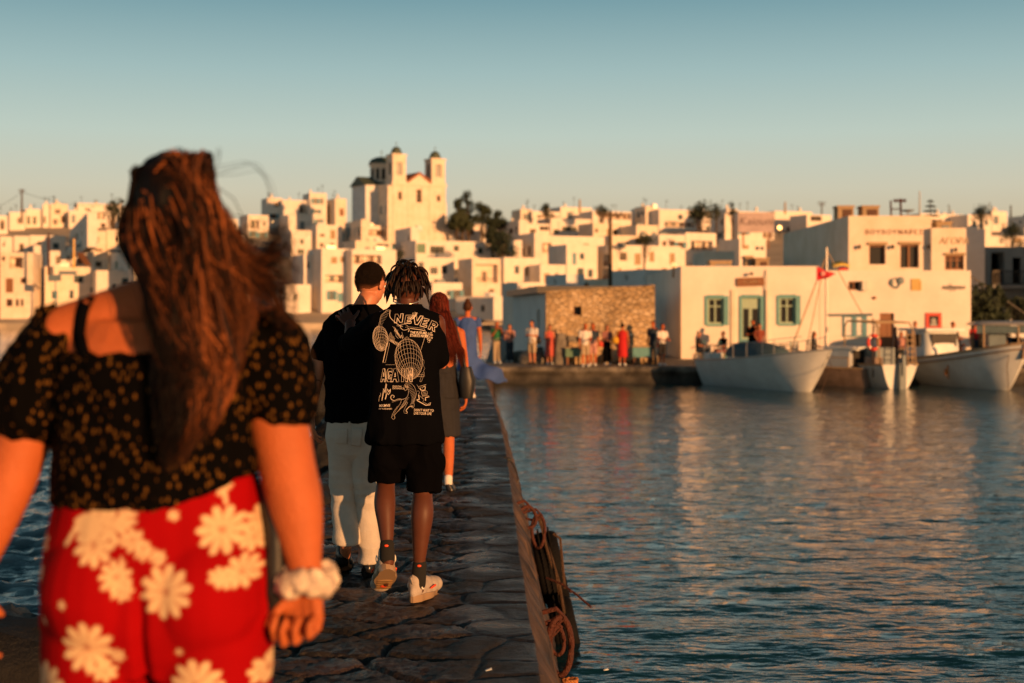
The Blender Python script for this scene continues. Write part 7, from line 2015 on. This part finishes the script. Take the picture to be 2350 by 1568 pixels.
b.cap(A(768, 748), .055, A(738, 815), .046).cap(A(738, 815), .046, A(725, 872, DL), .040).cap(A(725, 872, DL), .041, A(713, 950, DL+.06), .027)
hand(b, A(713, 953, DL+.06), (.10, .05, -1), (.7, .3, 0), (.2, 1, 0), 1.0, curl=(14, 22, 18), spread=4)
b.cap(A(874, 750), .055, A(880, 830, DL+.02), .045).cap(A(880, 830, DL+.02), .044, A(860, 860, DL+.25), .028)
hand(b, A(858, 860, DL+.27), (-.3, 1, .1), (-1, 0, 0), (0, 0, 1), 1.0, curl=(30, 40, 30))
b.cap(A(790, 990), .08, A(792, 1100, DL+.04), .058).cap(A(792, 1100, DL+.04), .055, A(794, 1245, DL-.10), .034).cap(A(838, 990), .08, A(842, 1110), .058).cap(A(842, 1110), .055, A(846, 1285), .035)
b.cap(A(794, 1250, DL-.10), .034, A(792, 1275, DL), .03).cap(A(846, 1288, DL), .034, A(848, 1298, DL+.12), .028)
body2, _ = blob('body', b, M['skin2'], man2, .0045, 5); eyes(body2, hc, upv, fv)
b = MB()
b.loft([ring(832, 702, .082, .072), ring(830, 712, .115, .08), ring(822, 726, .165, .095), ring(816, 742, .185, .11), ring(813, 780, .182, .128), ring(811, 850, .162, .125), ring(812, 920, .160, .125), ring(813, 966, .165, .13)][::-1], 40)
b.cap(A(772, 752), .062, A(739, 808), .058).cap(A(872, 754), .062, A(884, 810), .058)
shirt2, _ = blob('t_shirt', b, M['black'], man2, .006, 4, folds(.010, 7, 2.5, .002))
b = MB()
b.loft([ring(813, 955, .155, .12), ring(813, 1000, .168, .135), ring(813, 1040, .150, .11), ring(813, 1065, .10, .06)][::-1])
b.loft([ring(787, 1010, .085, .115), ring(789, 1080, .084, .105, DL+.03), ring(791, 1160, .076, .09, DL), ring(795, 1215, .074, .085, DL-.05), ring(795, 1247, .076, .09, DL-.06)][::-1])
b.loft([ring(839, 1010, .085, .115), ring(842, 1090, .084, .10), ring(845, 1170, .070, .085), ring(849, 1250, .066, .085, DL-.01), ring(850, 1288, .064, .09, DL-.01)][::-1])
def jf(co, no):
    lo = np.clip((PIER_Z+.55-co[:, 2])/.5, .2, 1)
    q = co*np.array([6, 6, 10]); d = lo*.012*(1-2*np.abs(nz(q)))+.003*nz(co*np.array([18, 18, 7]))
    k = np.exp(-((co[:, 2]-PIER_Z-.52)/.12)**2); d += k*.012*nz(co*np.array([8, 8, 26]))
    return co+no*d[:, None]
jeans, JC = blob('jeans', b, M['jeans'], man2, .0055, 3, jf)
SJ = Surf([(jeans, JC)])
def patch(nm, pts, m, parent, S_, D, off=.006):
    """small cloth piece laid on the garment"""
    mb = MB(); n = 8; a, e, f_, g_ = pts; top = []; 
    for i in range(n+1):
        for j in range(n+1):
            u, v = i/n, j/n; x = (a[0]*(1-u)+e[0]*u)*(1-v)+(g_[0]*(1-u)+f_[0]*u)*v; y = (a[1]*(1-u)+e[1]*u)*(1-v)+(g_[1]*(1-u)+f_[1]*u)*v
            top.append(S_.cast(at(x, y, D), off))
    N = (n+1)**2; bot = [p+Vector((0, .006, 0)) for p in top]; k = lambda i, j: i*(n+1)+j; fs = []
    for i in range(n):
        for j in range(n): fs += [(k(i, j), k(i, j+1), k(i+1, j+1), k(i+1, j)), (N+k(i, j), N+k(i+1, j), N+k(i+1, j+1), N+k(i, j+1))]
    for i in range(n):
        fs += [(k(i, 0), k(i+1, 0), N+k(i+1, 0), N+k(i, 0)), (k(i, n), N+k(i, n), N+k(i+1, n), k(i+1, n)), (k(0, i), N+k(0, i), N+k(0, i+1), k(0, i+1)), (k(n, i), k(n, i+1), N+k(n, i+1), N+k(n, i))]
    mb.add(top+bot, fs); return mb.build(nm, m, parent, True, world=True)
patch('back_pocket', [(768, 985), (798, 985), (797, 1020), (770, 1018)], M['jeans'], jeans, SJ, DL-.1, .005)
patch('pocket_flap', [(808, 982), (832, 984), (826, 1026), (806, 1022)], M['jeans'], jeans, SJ, DL-.1, .010)
patch('belt_loop', [(800, 966), (804, 966), (804, 976), (800, 976)], M['jeans'], jeans, SJ, DL-.1, .008)
ta = MB()
S2 = Surf([(body2, [tuple(Vector(v.co)+ORG[man2.name]) for v in body2.data.vertices])])
for pts in ([(718, 868), (724, 874), (730, 872), (736, 876)], [(722, 862), (726, 872), (722, 878)], [(730, 818), (738, 822), (744, 824)], [(716, 880), (722, 884)]):
    ta.tube([S2.cast(at(x, y, DL-.05), .001) for x, y in pts], .0022, 4)
ta.build('forearm_tattoo', M['black'], body2, world=True)
upn = Vector(upv).normalized(); ff = (Vector(fv)-upn*Vector(fv).dot(upn)).normalized(); ss = ff.cross(upn)
BC2 = np.array([tuple(Vector(v.co)+ORG[man2.name]) for v in body2.data.vertices]); BN = np.empty(len(BC2)*3); body2.data.vertex_normals.foreach_get('vector', BN); BN = BN.reshape(-1, 3)
rel = (BC2-np.array(hc))/1.04; u_ = rel @ np.array(upn); d_ = rel @ np.array(ff); s_ = np.abs(rel @ np.array(ss))
thr = np.interp(d_, [-.11, -.05, -.02, .0, .03, .05, .085, .1], [-.060, -.055, -.030, .022, .000, .045, .075, .08])
mk = np.clip((u_-thr)/.030, 0, 1)*(np.abs(rel).max(1) < .16); mk[s_ > .0835] = 0
keep = mk > 0.001; mp_ = -np.ones(len(BC2), int); mp_[keep] = np.arange(keep.sum())
fc = [[int(mp_[i]) for i in p.vertices] for p in body2.data.polygons if all(keep[i] for i in p.vertices)]
HC = BC2[keep]+BN[keep]*(.0045*mk[keep]**.7+.0004+.0008*nz(BC2[keep]*260))[:, None]; NN = BN[keep]; fd = 1-mk[keep]
me = bpy.data.meshes.new('cropped_hair'); me.from_pydata((HC-np.array(ORG[man2.name])).tolist(), [], fc); me.update()
ch = link('cropped_hair', me, M['croptone'], man2, True)
hc_ = np.array([.014, .009, .006])*(1+.6*nz(HC*90))[:, None]; setcol(me, np.clip(hc_*(1-fd[:, None]**1.5)+np.array([.30, .11, .05])*fd[:, None]**1.5, .002, 1))
rg = random.Random(77); paths = []
for i in rg.sample(range(len(HC)), min(len(HC)-1, 4200)):
    if rg.random() < fd[i]*1.6: continue
    p_, n_ = HC[i], NN[i]; dd_ = n_*.8+np.array([rg.gauss(0, .35), rg.gauss(0, .35), rg.gauss(-.3, .3)]); c_ = np.array([.020, .011, .007])*(.5+1.2*rg.random())
    paths.append(([p_-n_*.002, p_+dd_*.003, p_+dd_*.006], .0007, .0004, c_))
strands('hair_stubble', paths, M['hairk'], ch, seg=3)
sneaker('shoe', man2, A(786, 1290, DL-.06)+Vector((-.01, 0, -.012)), A(790, 1296, DL+.20)+Vector((.01, 0, -.055)), M['shoeblack'], M['rubber'], 1.1, extra=False)
sneaker('shoe', man2, (A(846, 1305, DL-.06).x, DL-.06, PIER_Z+.008), (A(852, 1305, DL+.2).x, DL+.21, PIER_Z+.008), M['shoeblack'], M['rubber'], 1.1, extra=False)

# ================================================================== simpler figures (further away)
def figure(x, y, z, H, rz, label, top, bottom, skin='skin2', hair='hk', hairlen=0, arms=('down', 'down'), seated=False, step=0.0, vox=.014, group=None, toplen=.0, shoes='hull', sleeve=.5, name='person', bag=None, fat=1.0, lean=0.0):
    """local frame: facing -y; scaled to height H"""
    k = H/1.75; r = empty(name, (x, y, z), R(rz), label, 'person', group)
    ho = .85*k; seat = .46
    dz = -(ho-seat) if seated else 0.0
    P = lambda a, b_, c: Vector((a*k*(fat if abs(a) < .5 else 1), b_*k-lean*max(0, c-.9)*k, c*k+dz))
    SK = M[skin]; b = MB(); hd = P(0, -.02-lean*.05, 1.63)
    head(b, hd, (0, -lean*.6, 1), (0, -1, -lean*.5), k)
    b.cap(P(0, 0, 1.52), .052*k, P(0, 0, 1.42), .058*k).cap(P(0, 0, 1.42), .055*k, P(-.15, 0, 1.40), .05*k).cap(P(0, 0, 1.42), .055*k, P(.15, 0, 1.40), .05*k)
    b.loft([(P(0, 0, .86).x, P(0, 0, .86).y, P(0, 0, .86).z, .15*k*fat, .11*k), (P(0, 0, 1.05).x, P(0, 0, 1.05).y, P(0, 0, 1.05).z, .135*k*fat, .10*k), (P(0, 0, 1.3).x, P(0, 0, 1.3).y, P(0, 0, 1.3).z, .155*k*fat, .105*k), (P(0, 0, 1.40).x, P(0, 0, 1.40).y, P(0, 0, 1.40).z, .13*k*fat, .08*k)], 20)
    pose = {'down': ((.04, 0, -.28), (.01, -.03, -.25)), 'hip': ((.13, .06, -.24), (-.14, -.08, -.14)), 'fold': ((.03, -.02, -.27), (-.22, -.20, .06)), 'phone': ((.05, -.08, -.26), (-.12, -.20, .25)), 'front': ((.02, -.06, -.27), (-.08, -.22, -.02)), 'lap': ((.03, -.06, -.27), (-.06, -.24, -.04)), 'raise': ((.12, 0, .20), (.02, 0, .25))}
    W_ = []
    for sd, nm in ((-1, arms[0]), (1, arms[1])):
        e, w = pose[nm]; s_ = P(sd*.185, 0, 1.385); el = s_+Vector((e[0]*sd, e[1], e[2]))*k; wr = el+Vector((w[0]*sd, w[1], w[2]))*k
        b.cap(s_, .047*k, el, .038*k).cap(el, .037*k, wr, .026*k); d = (wr-el).normalized(); W_.append((s_, el, wr))
        hand(b, wr, d, (-sd, 0, 0) if abs(d.z) > .6 else (0, 0, -1), (0, -1, .3), k, curl=(20, 30, 20), r=.011)
    legs = []
    for sd in (-1, 1):
        hp = P(sd*.085, 0, .88)
        if seated: kn = hp+Vector((sd*.03, -.40, .02))*k; an = Vector((kn.x, kn.y-.03*k, .08*k))
        else: kn = P(sd*.09, -.01-step*sd*.10, .48); an = P(sd*.09, .02-step*sd*.22, .08)
        ft = an+Vector((sd*.02, -.13, -.045))*k
        b.cap(hp, .078*k, kn, .052*k).cap(kn, .050*k, (kn+an)/2+Vector((0, .015, 0)), .048*k).cap((kn+an)/2+Vector((0, .015, 0)), .048*k, an, .032*k).cap(an, .034*k, ft, .028*k)
        legs.append((hp, kn, an, ft))
    body, _ = blob('body', b, SK, r, max(vox*.62, .007), 2, world=False)
    # clothes
    tm, tl = top
    if tm:
        b = MB(); g = .022*k; zb = (1.05-tl)
        rs = [(zb, .16+.02*(tl > .3)), (1.05, .148), (1.3, .168), (1.40, .145), (1.44, .085)]; rs = [q for q in rs if q[0] >= zb-.001]; rs = sorted(set(rs))
        b.loft([(P(0, 0, c).x, P(0, 0, c).y, P(0, 0, c).z, w*k*fat+.006, (.108 if c < 1.4 else .07)*k+g*.6) for c, w in rs], 24)
        for s_, el, wr in W_:
            if sleeve > 0: b.cap(s_, .060*k, s_.lerp(el, min(1, sleeve*1.3)), .054*k)
            if sleeve > .9: b.cap(el, .05*k, el.lerp(wr, .85), .042*k)
        blob('shirt', b, M[tm], r, vox, 2, folds(.008, 8, 4), world=False)
    bm_, kind = bottom
    if bm_:
        b = MB(); 
        if kind in ('trousers', 'shorts'):
            b.loft([(P(0, 0, c).x, P(0, 0, c).y, P(0, 0, c).z, w*k*fat, .12*k) for c, w in ((.80, .155), (.92, .165), (1.04, .15))], 20)
            for hp, kn, an, ft in legs:
                if kind == 'shorts': b.cap(hp, .095*k, hp.lerp(kn, .9), .075*k)
                else: b.cap(hp, .092*k, kn, .068*k).cap(kn, .068*k, kn.lerp(an, .92), .060*k)
        else:
            zb = {'skirt': .35, 'dress': .48, 'long': .12, 'mini': .62}[kind]; zt = 1.04
            if seated: b.cap(P(0, 0, .9), .14*k, P(0, -.36, .88), .13*k)
            else: b.loft([(P(0, 0, c).x, P(0, 0, c).y, P(0, 0, c).z, w*k*fat, w*.8*k) for c, w in ((zb, .19 if kind != 'mini' else .17), ((zb+.85)/2, .178), (.88, .17), (zt, .145))], 28)
        blob({'trousers': 'trousers', 'shorts': 'shorts'}.get(kind, 'skirt'), b, M[bm_], r, vox, 2, folds(.010, 8, 2), world=False)
    for hp, kn, an, ft in legs:
        b = MB(); b.loft([(ft.x-.002, (an.y+ft.y)/2-.01*k, an.z-.082*k+.004, .043*k, .125*k, 3), (ft.x, (an.y+ft.y)/2-.01*k, an.z-.05*k, .043*k, .125*k, 3), (an.x, an.y-.05*k, an.z-.01*k, .038*k, .085*k, 2.5), (an.x, an.y-.01*k, an.z+.02*k, .034*k, .045*k, 2)], 18); b.build('shoe', M[shoes], r, True)
    # hair
    hm = {'hk': (.012, .008, .006), 'hb': (.06, .022, .010), 'hr': (.07, .011, .005), 'hy': (.35, .22, .10), 'hg': (.3, .28, .25)}[hair]
    b = MB(); b.ell(hd+Vector((0, .014, .026))*k, (.084*k, .096*k, .098*k), 16, 12).ell(hd+Vector((0, .05, -.01))*k, (.066*k, .05*k, .06*k), 12, 8)
    if hairlen > 0:
        b.cap(hd+Vector((0, .05, -.03))*k, .065*k, hd+Vector((.0, .09, -.05-hairlen*.6))*k, .055*k).cap(hd+Vector((0, .09, -.05-hairlen*.6))*k, .055*k, hd+Vector((.0, .10, -.05-hairlen))*k, .03*k)
        for s in (-1, 1): b.cap(hd+Vector((s*.06, .02, 0))*k, .03*k, hd+Vector((s*.075, .03, -.05-hairlen*.6))*k, .022*k)
    if hairlen < 0: b.ell(hd+Vector((0, .03, .12))*k, (.045*k,)*3, 10, 8)
    def hfn(co, no):
        f_ = (co[:, 1] < hd.y-.045*k) & (co[:, 2] < hd.z+.055*k); return co+no*(np.where(f_, -.03*k, 0)+.004*nz(co*40))[:, None]
    o, hcx = blob('hair', b, M['hairk'], r, max(.008, vox*.7), 2, hfn, world=False); setcol(o.data, np.repeat([hm], len(hcx), 0))
    if bag:
        bx, by, bz_, sx, sy, sz, bmname = bag
        b = MB().loft([(bx*k, by*k, (bz_-sz)*k+dz, sx*k*.8, sy*k*.8, 3), (bx*k, by*k, bz_*k+dz, sx*k, sy*k, 3), (bx*k, by*k, (bz_+sz)*k+dz, sx*k*.7, sy*k*.7, 3)], 18)
        b.tube([Vector((bx, by, bz_+sz*.8))*k+Vector((0, 0, dz)), P(.1 if bx > 0 else -.1, .06, 1.46)], .012, 6)
        o = b.build('bag', M[bmname], r, True); 
    return r, body
M['whiteshirt'] = mat('white cotton', (.72, .69, .66), .85, .1, 4); M['beige'] = mat('beige cotton', (.42, .33, .22), .85, .15, 4); M['greenshirt'] = mat('green cotton', (.01, .13, .05), .85, .1, 4)
M['pink'] = mat('pink cotton', (.55, .28, .24), .85, .15, 4); M['navy'] = mat('navy cotton', (.02, .035, .06), .85, .1, 4); M['coral'] = mat('coral cotton', (.50, .09, .07), .85, .2, 4); M['reddress'] = mat('bright red cotton', (.55, .012, .012), .8, .15, 4)
M['yellow'] = mat('yellow canvas', (.75, .42, .03), .7, .1, 4); M['rose'] = mat('dusty rose knit', (.30, .13, .12), .85, .2, 4); M['orangedress'] = mat('rust print dress', (.30, .07, .04), .85, .6, 12)

# red-haired woman ahead of the braided man
D_ = 12.4; p = at(1013, 1100, D_)
r1, bd = figure(p.x-.02, D_, PIER_Z, 1.72, 180, 'woman with long red hair in a backless grey dress carrying a black shoulder bag', (None, 0), ('greydress', 'dress'), 'skin', 'hr', 0, ('down', 'down'), step=.8, vox=.009, shoes='shoeblack', sleeve=0, lean=0.0)
b = MB(); b.loft([(0, 0, .80, .185, .14), (0, 0, .95, .165, .13), (0, -.02, 1.08, .145, .112), (0, -.02, 1.16, .150, .112)], 24); b.cap((-.1, -.09, 1.15), .02, (-.06, -.06, 1.45), .015).cap((.1, -.09, 1.15), .02, (.06, -.06, 1.45), .015)
blob('bodice', b, M['greydress'], r1, .009, 2, folds(.006, 10, 2), world=False)
b = MB().loft([(-.24, .02, .80, .055, .08, 3), (-.245, .02, .95, .075, .12, 3), (-.235, .02, 1.07, .05, .09, 3)], 20); b.tube([(-.23, .06, 1.06), (-.19, .09, 1.25), (-.13, .02, 1.47)], .014, 6).tube([(-.23, -.04, 1.06), (-.20, -.10, 1.25), (-.13, -.02, 1.47)], .014, 6)
autosmooth(b.build('bag', M['bag'], r1, True), 60)
for s in (-1, 1):
    an = Vector((s*.09, .02-.8*s*.22, .08))*(1.72/1.75); b = MB().cap(an+Vector((0, 0, .0)), .035, an+Vector((0, 0, .045)), .036, 14); b.build('sock', M['whiteshirt'], r1, True)
rg = random.Random(8); paths = []; hd = Vector((p.x-.02, D_, PIER_Z+1.63*1.72/1.75))
for i in range(700):
    v = Vector((rg.gauss(0, 1), rg.gauss(0, 1)-.4, rg.gauss(0, 1)+.4)).normalized()
    if v.z < -.5 or (v.y > .5 and v.z < .5): continue
    q = hd+Vector((v.x*.082, v.y*.095, .02+v.z*.10)); e = rg.uniform(-.05, .10)
    pts = [q, hd+Vector((v.x*.085+.01, -.09, -.05)), hd+Vector((v.x*.07+.05+e*.4, -.11-rg.random()*.03, -.20)), hd+Vector((.11+e*.8, -.13-rg.random()*.03, -.33)), hd+Vector((.15+e, -.13-rg.random()*.03, rg.uniform(-.52, -.40)))]
    c = np.array([.10, .014, .006])*(.3+1.1*rg.random()); paths.append((spline(pts, 14), rg.choice([.002, .004, .007]), .001, c))
strands('loose_hair', paths, M['hairr'], r1) if False else None
ORG[r1.name] = Vector(r1.location)
o = strands('loose_hair', paths, M['hairr'], r1)
o.data.transform(Matrix.Rotation(-math.pi, 4, 'Z'))     # the figure's root is turned round
# blue dress, flying skirt
D_ = 25.6; p = at(1073, 905, D_)
zz = pier_z(D_)
r2_, bd = figure(p.x, D_, zz, 1.74, 180, 'woman in a flying blue dress with her dark hair pinned up, far along the pier', ('bluedress', .10), ('bluedress', 'dress'), 'skin', 'hb', -1, ('down', 'front'), step=.7, vox=.011, shoes='whiteshirt', sleeve=.2)
b = MB(); V = []; n, m_ = 26, 12
for i in range(n+1):
    t = i/n
    for j in range(m_+1):
        u = j/m_; x = -(-.10+t*.72+u*.10*t); zt = 1.02-t*.58-.05*math.sin(t*4); zl = .46-.24*t+.04*math.sin(t*14)
        V.append((x, .10+.06*math.sin(t*9+u*3)+.12*u*(1-t), zt*(1-u)+zl*u+.03*math.sin(u*7+t*8)))
for i in range(n+1):
    for j in range(m_+1): v = V[i*(m_+1)+j]; V.append((v[0], v[1]+.012, v[2]))
N = (n+1)*(m_+1); kf = lambda i, j: i*(m_+1)+j; fs = []
for i in range(n):
    for j in range(m_): fs += [(kf(i, j), kf(i+1, j), kf(i+1, j+1), kf(i, j+1)), (N+kf(i, j), N+kf(i, j+1), N+kf(i+1, j+1), N+kf(i+1, j))]
for i in range(n): fs += [(kf(i, m_), kf(i+1, m_), N+kf(i+1, m_), N+kf(i, m_)), (kf(i, 0), N+kf(i, 0), N+kf(i+1, 0), kf(i+1, 0))]
for j in range(m_): fs += [(kf(n, j), N+kf(n, j), N+kf(n, j+1), kf(n, j+1))]
b.add(V, fs); o = b.build('flying_skirt', M['bluedress'], r2_, True)

# people on the quay: zoom 7 columns
def qp(v, feet, D=None):
    if D is None: D = (CZ-QZ)*F/(feet-HY)
    return (v-CX)/F*D, D
Q = [
 (1140, 60.5, 1.80, 20, 'man in a green shirt and khaki trousers raising a phone, first on the left', ('greenshirt', .12), ('beige', 'trousers'), 'skin', 'hg', 0, ('phone', 'phone'), {}),
 (1170, 61.5, 1.66, -20, 'person in a pale pink top and navy trousers with hand at the face', ('pink', .15), ('navy', 'trousers'), 'skin2', 'hk', .12, ('front', 'phone'), {}),
 (1221, 58.8, 1.84, -35, 'man in a white shirt and beige shorts with folded arms', ('whiteshirt', .20), ('beige', 'shorts'), 'skin2', 'hk', 0, ('fold', 'fold'), {'shoes': 'shoeblack', 'fat': 1.12, 'bag': (.25, .1, .95, .10, .08, .14, 'bag')}),
 (1261, 59.2, 1.66, 10, 'woman in a coral dress at the left corner of the stone building', ('coral', .15), ('coral', 'skirt'), 'skin2', 'hk', .18, ('front', 'down'), {'sleeve': 0}),
 (1343, 56.9, 1.74, 8, 'person in cream top and cream shorts with white trainers, nearest the quay edge', ('whiteshirt', .20), ('beige', 'shorts'), 'skin', 'hy', .06, ('down', 'front'), {'fat': 1.05, 'lean': .05}),
 (1361, 57.9, 1.74, -15, 'person in a black top and pale shorts just behind the one in cream', ('navy', .18), ('pink', 'shorts'), 'skin', 'hb', .14, ('down', 'down'), {}),
 (1393, 58.6, 1.66, 15, 'woman in a rose top and long black skirt in front of the stone wall', ('rose', .10), ('black', 'long'), 'skin2', 'hk', .16, ('front', 'down'), {'bag': (-.26, 0, .92, .10, .07, .13, 'redplastic')}),
 (1428, 58.0, 1.72, 160, 'woman in a bright red dress with a yellow bag, seen from behind', ('reddress', .20), ('reddress', 'skirt'), 'skin', 'hk', -1, ('down', 'down'), {'sleeve': 0, 'fat': 1.12, 'bag': (.26, .10, 1.04, .13, .08, .14, 'yellow')}),
 (1499, 58.8, 1.82, -30, 'tall man in dark clothes at the right end of the stone building', ('navy', .18), ('navy', 'trousers'), 'skin', 'hk', 0, ('down', 'down'), {'shoes': 'shoeblack'}),
 (1519, 58.0, 1.70, 25, 'person in a white shirt and grey shorts with white shoes before the grey wall', ('whiteshirt', .14), ('greydress', 'shorts'), 'skin', 'hb', 0, ('front', 'front'), {'fat': 1.08, 'lean': .05}),
 (1727, 63.4, 1.82, 10, 'broad man in black with folded arms in the tavern doorway', ('black', .15), ('black', 'trousers'), 'skin', 'hk', 0, ('fold', 'fold'), {'fat': 1.12}),
 (1743, 63.0, 1.66, -15, 'woman in a rust print dress beside the man in the doorway', ('orangedress', .15), ('orangedress', 'skirt'), 'skin2', 'hb', .12, ('front', 'down'), {}),
 (2100, 58.5, 1.80, -10, 'man in a white shirt with dark braces standing behind the ladder', ('whiteshirt', .2), ('navy', 'trousers'), 'skin2', 'hk', 0, ('down', 'down'), {}),
 (2182, 58.5, 1.78, 40, 'waiter with black hair reaching left in front of the red framed picture', ('whiteshirt', .1), ('black', 'trousers'), 'skin2', 'hk', 0, ('front', 'front'), {'lean': .12}),
 (2237, 64.5, 1.70, 0, 'person in a magenta top at the foot of the outside stair', ('reddress', .1), ('navy', 'trousers'), 'skin2', 'hk', .05, ('down', 'down'), {}),
]
for v, D_, H_, rz_, lb, tp, bt, sk, hr, hl, ar, kw in Q:
    x_, y_ = qp(v, 0, D_); figure(x_, y_, QZ+.006, H_, rz_, lb, tp, bt, sk, hr, hl, ar, group='people on the quay', vox=.017, **kw)
SE = [
 (1603, 62.0, 75, 'man in grey seated on the turquoise chair at the far left of the tavern', ('greydress', .15), ('navy', 'trousers'), 'hg', 0),
 (1660, 61.4, -60, 'man in black seated left of the tavern door', ('black', .15), ('rose', 'shorts'), 'hk', 0),
 (1868, 60.8, 70, 'dark-haired person in black seated under the pennant', ('black', .15), ('black', 'trousers'), 'hk', .18),
 (2068, 61.0, -20, 'person in a pale top seated behind the life ring', ('pink', .15), ('beige', 'trousers'), 'hk', .1),
 (2196, 61.5, -70, 'person in dark clothes seated behind the wheelhouse', ('orangedress', .15), ('black', 'trousers'), 'hb', .1),
 (2288, 63.5, 60, 'left diner seated in the dark under the boats long canopy', ('black', .15), ('black', 'trousers'), 'hk', 0),
 (2312, 64.0, 0, 'middle diner seated in the dark under the boats long canopy', ('navy', .15), ('black', 'trousers'), 'hk', .1),
 (2335, 63.5, -60, 'right diner seated in the dark under the boats long canopy', ('black', .15), ('black', 'trousers'), 'hb', 0),
]
for i, (v, D_, rz_, lb, tp, bt, hr, hl) in enumerate(SE):
    x_, y_ = qp(v, 0, D_); figure(x_, y_, QZ+.006, 1.72, rz_, lb, tp, bt, 'skin2', hr, hl, ('lap', 'lap'), seated=True, group='people seated outside', vox=.018)
    a = R(rz_); st = empty('stool', (x_, y_, QZ+.005), a, 'stool under the '+lb.split(' seated')[0]+(' seated' if 'diner' in lb else ''), 'stool', 'stools outside the tavern and restaurant')
    if 'diner' in lb: st['label'] = 'stool under the '+lb.split(' seated')[0]+' below the boats canopy'
    MB().loft([(0, .02, .335, .17, .17, 3), (0, .02, .365, .18, .18, 3)], 20).build('seat', M['palewood'], st)
    for sx in (-.12, .12):
        for sy in (-.10, .14): MB().tube([(sx*1.15, sy*1.15, 0), (sx, sy, .335)], .017, 6).build('leg', M['palewood'], st)
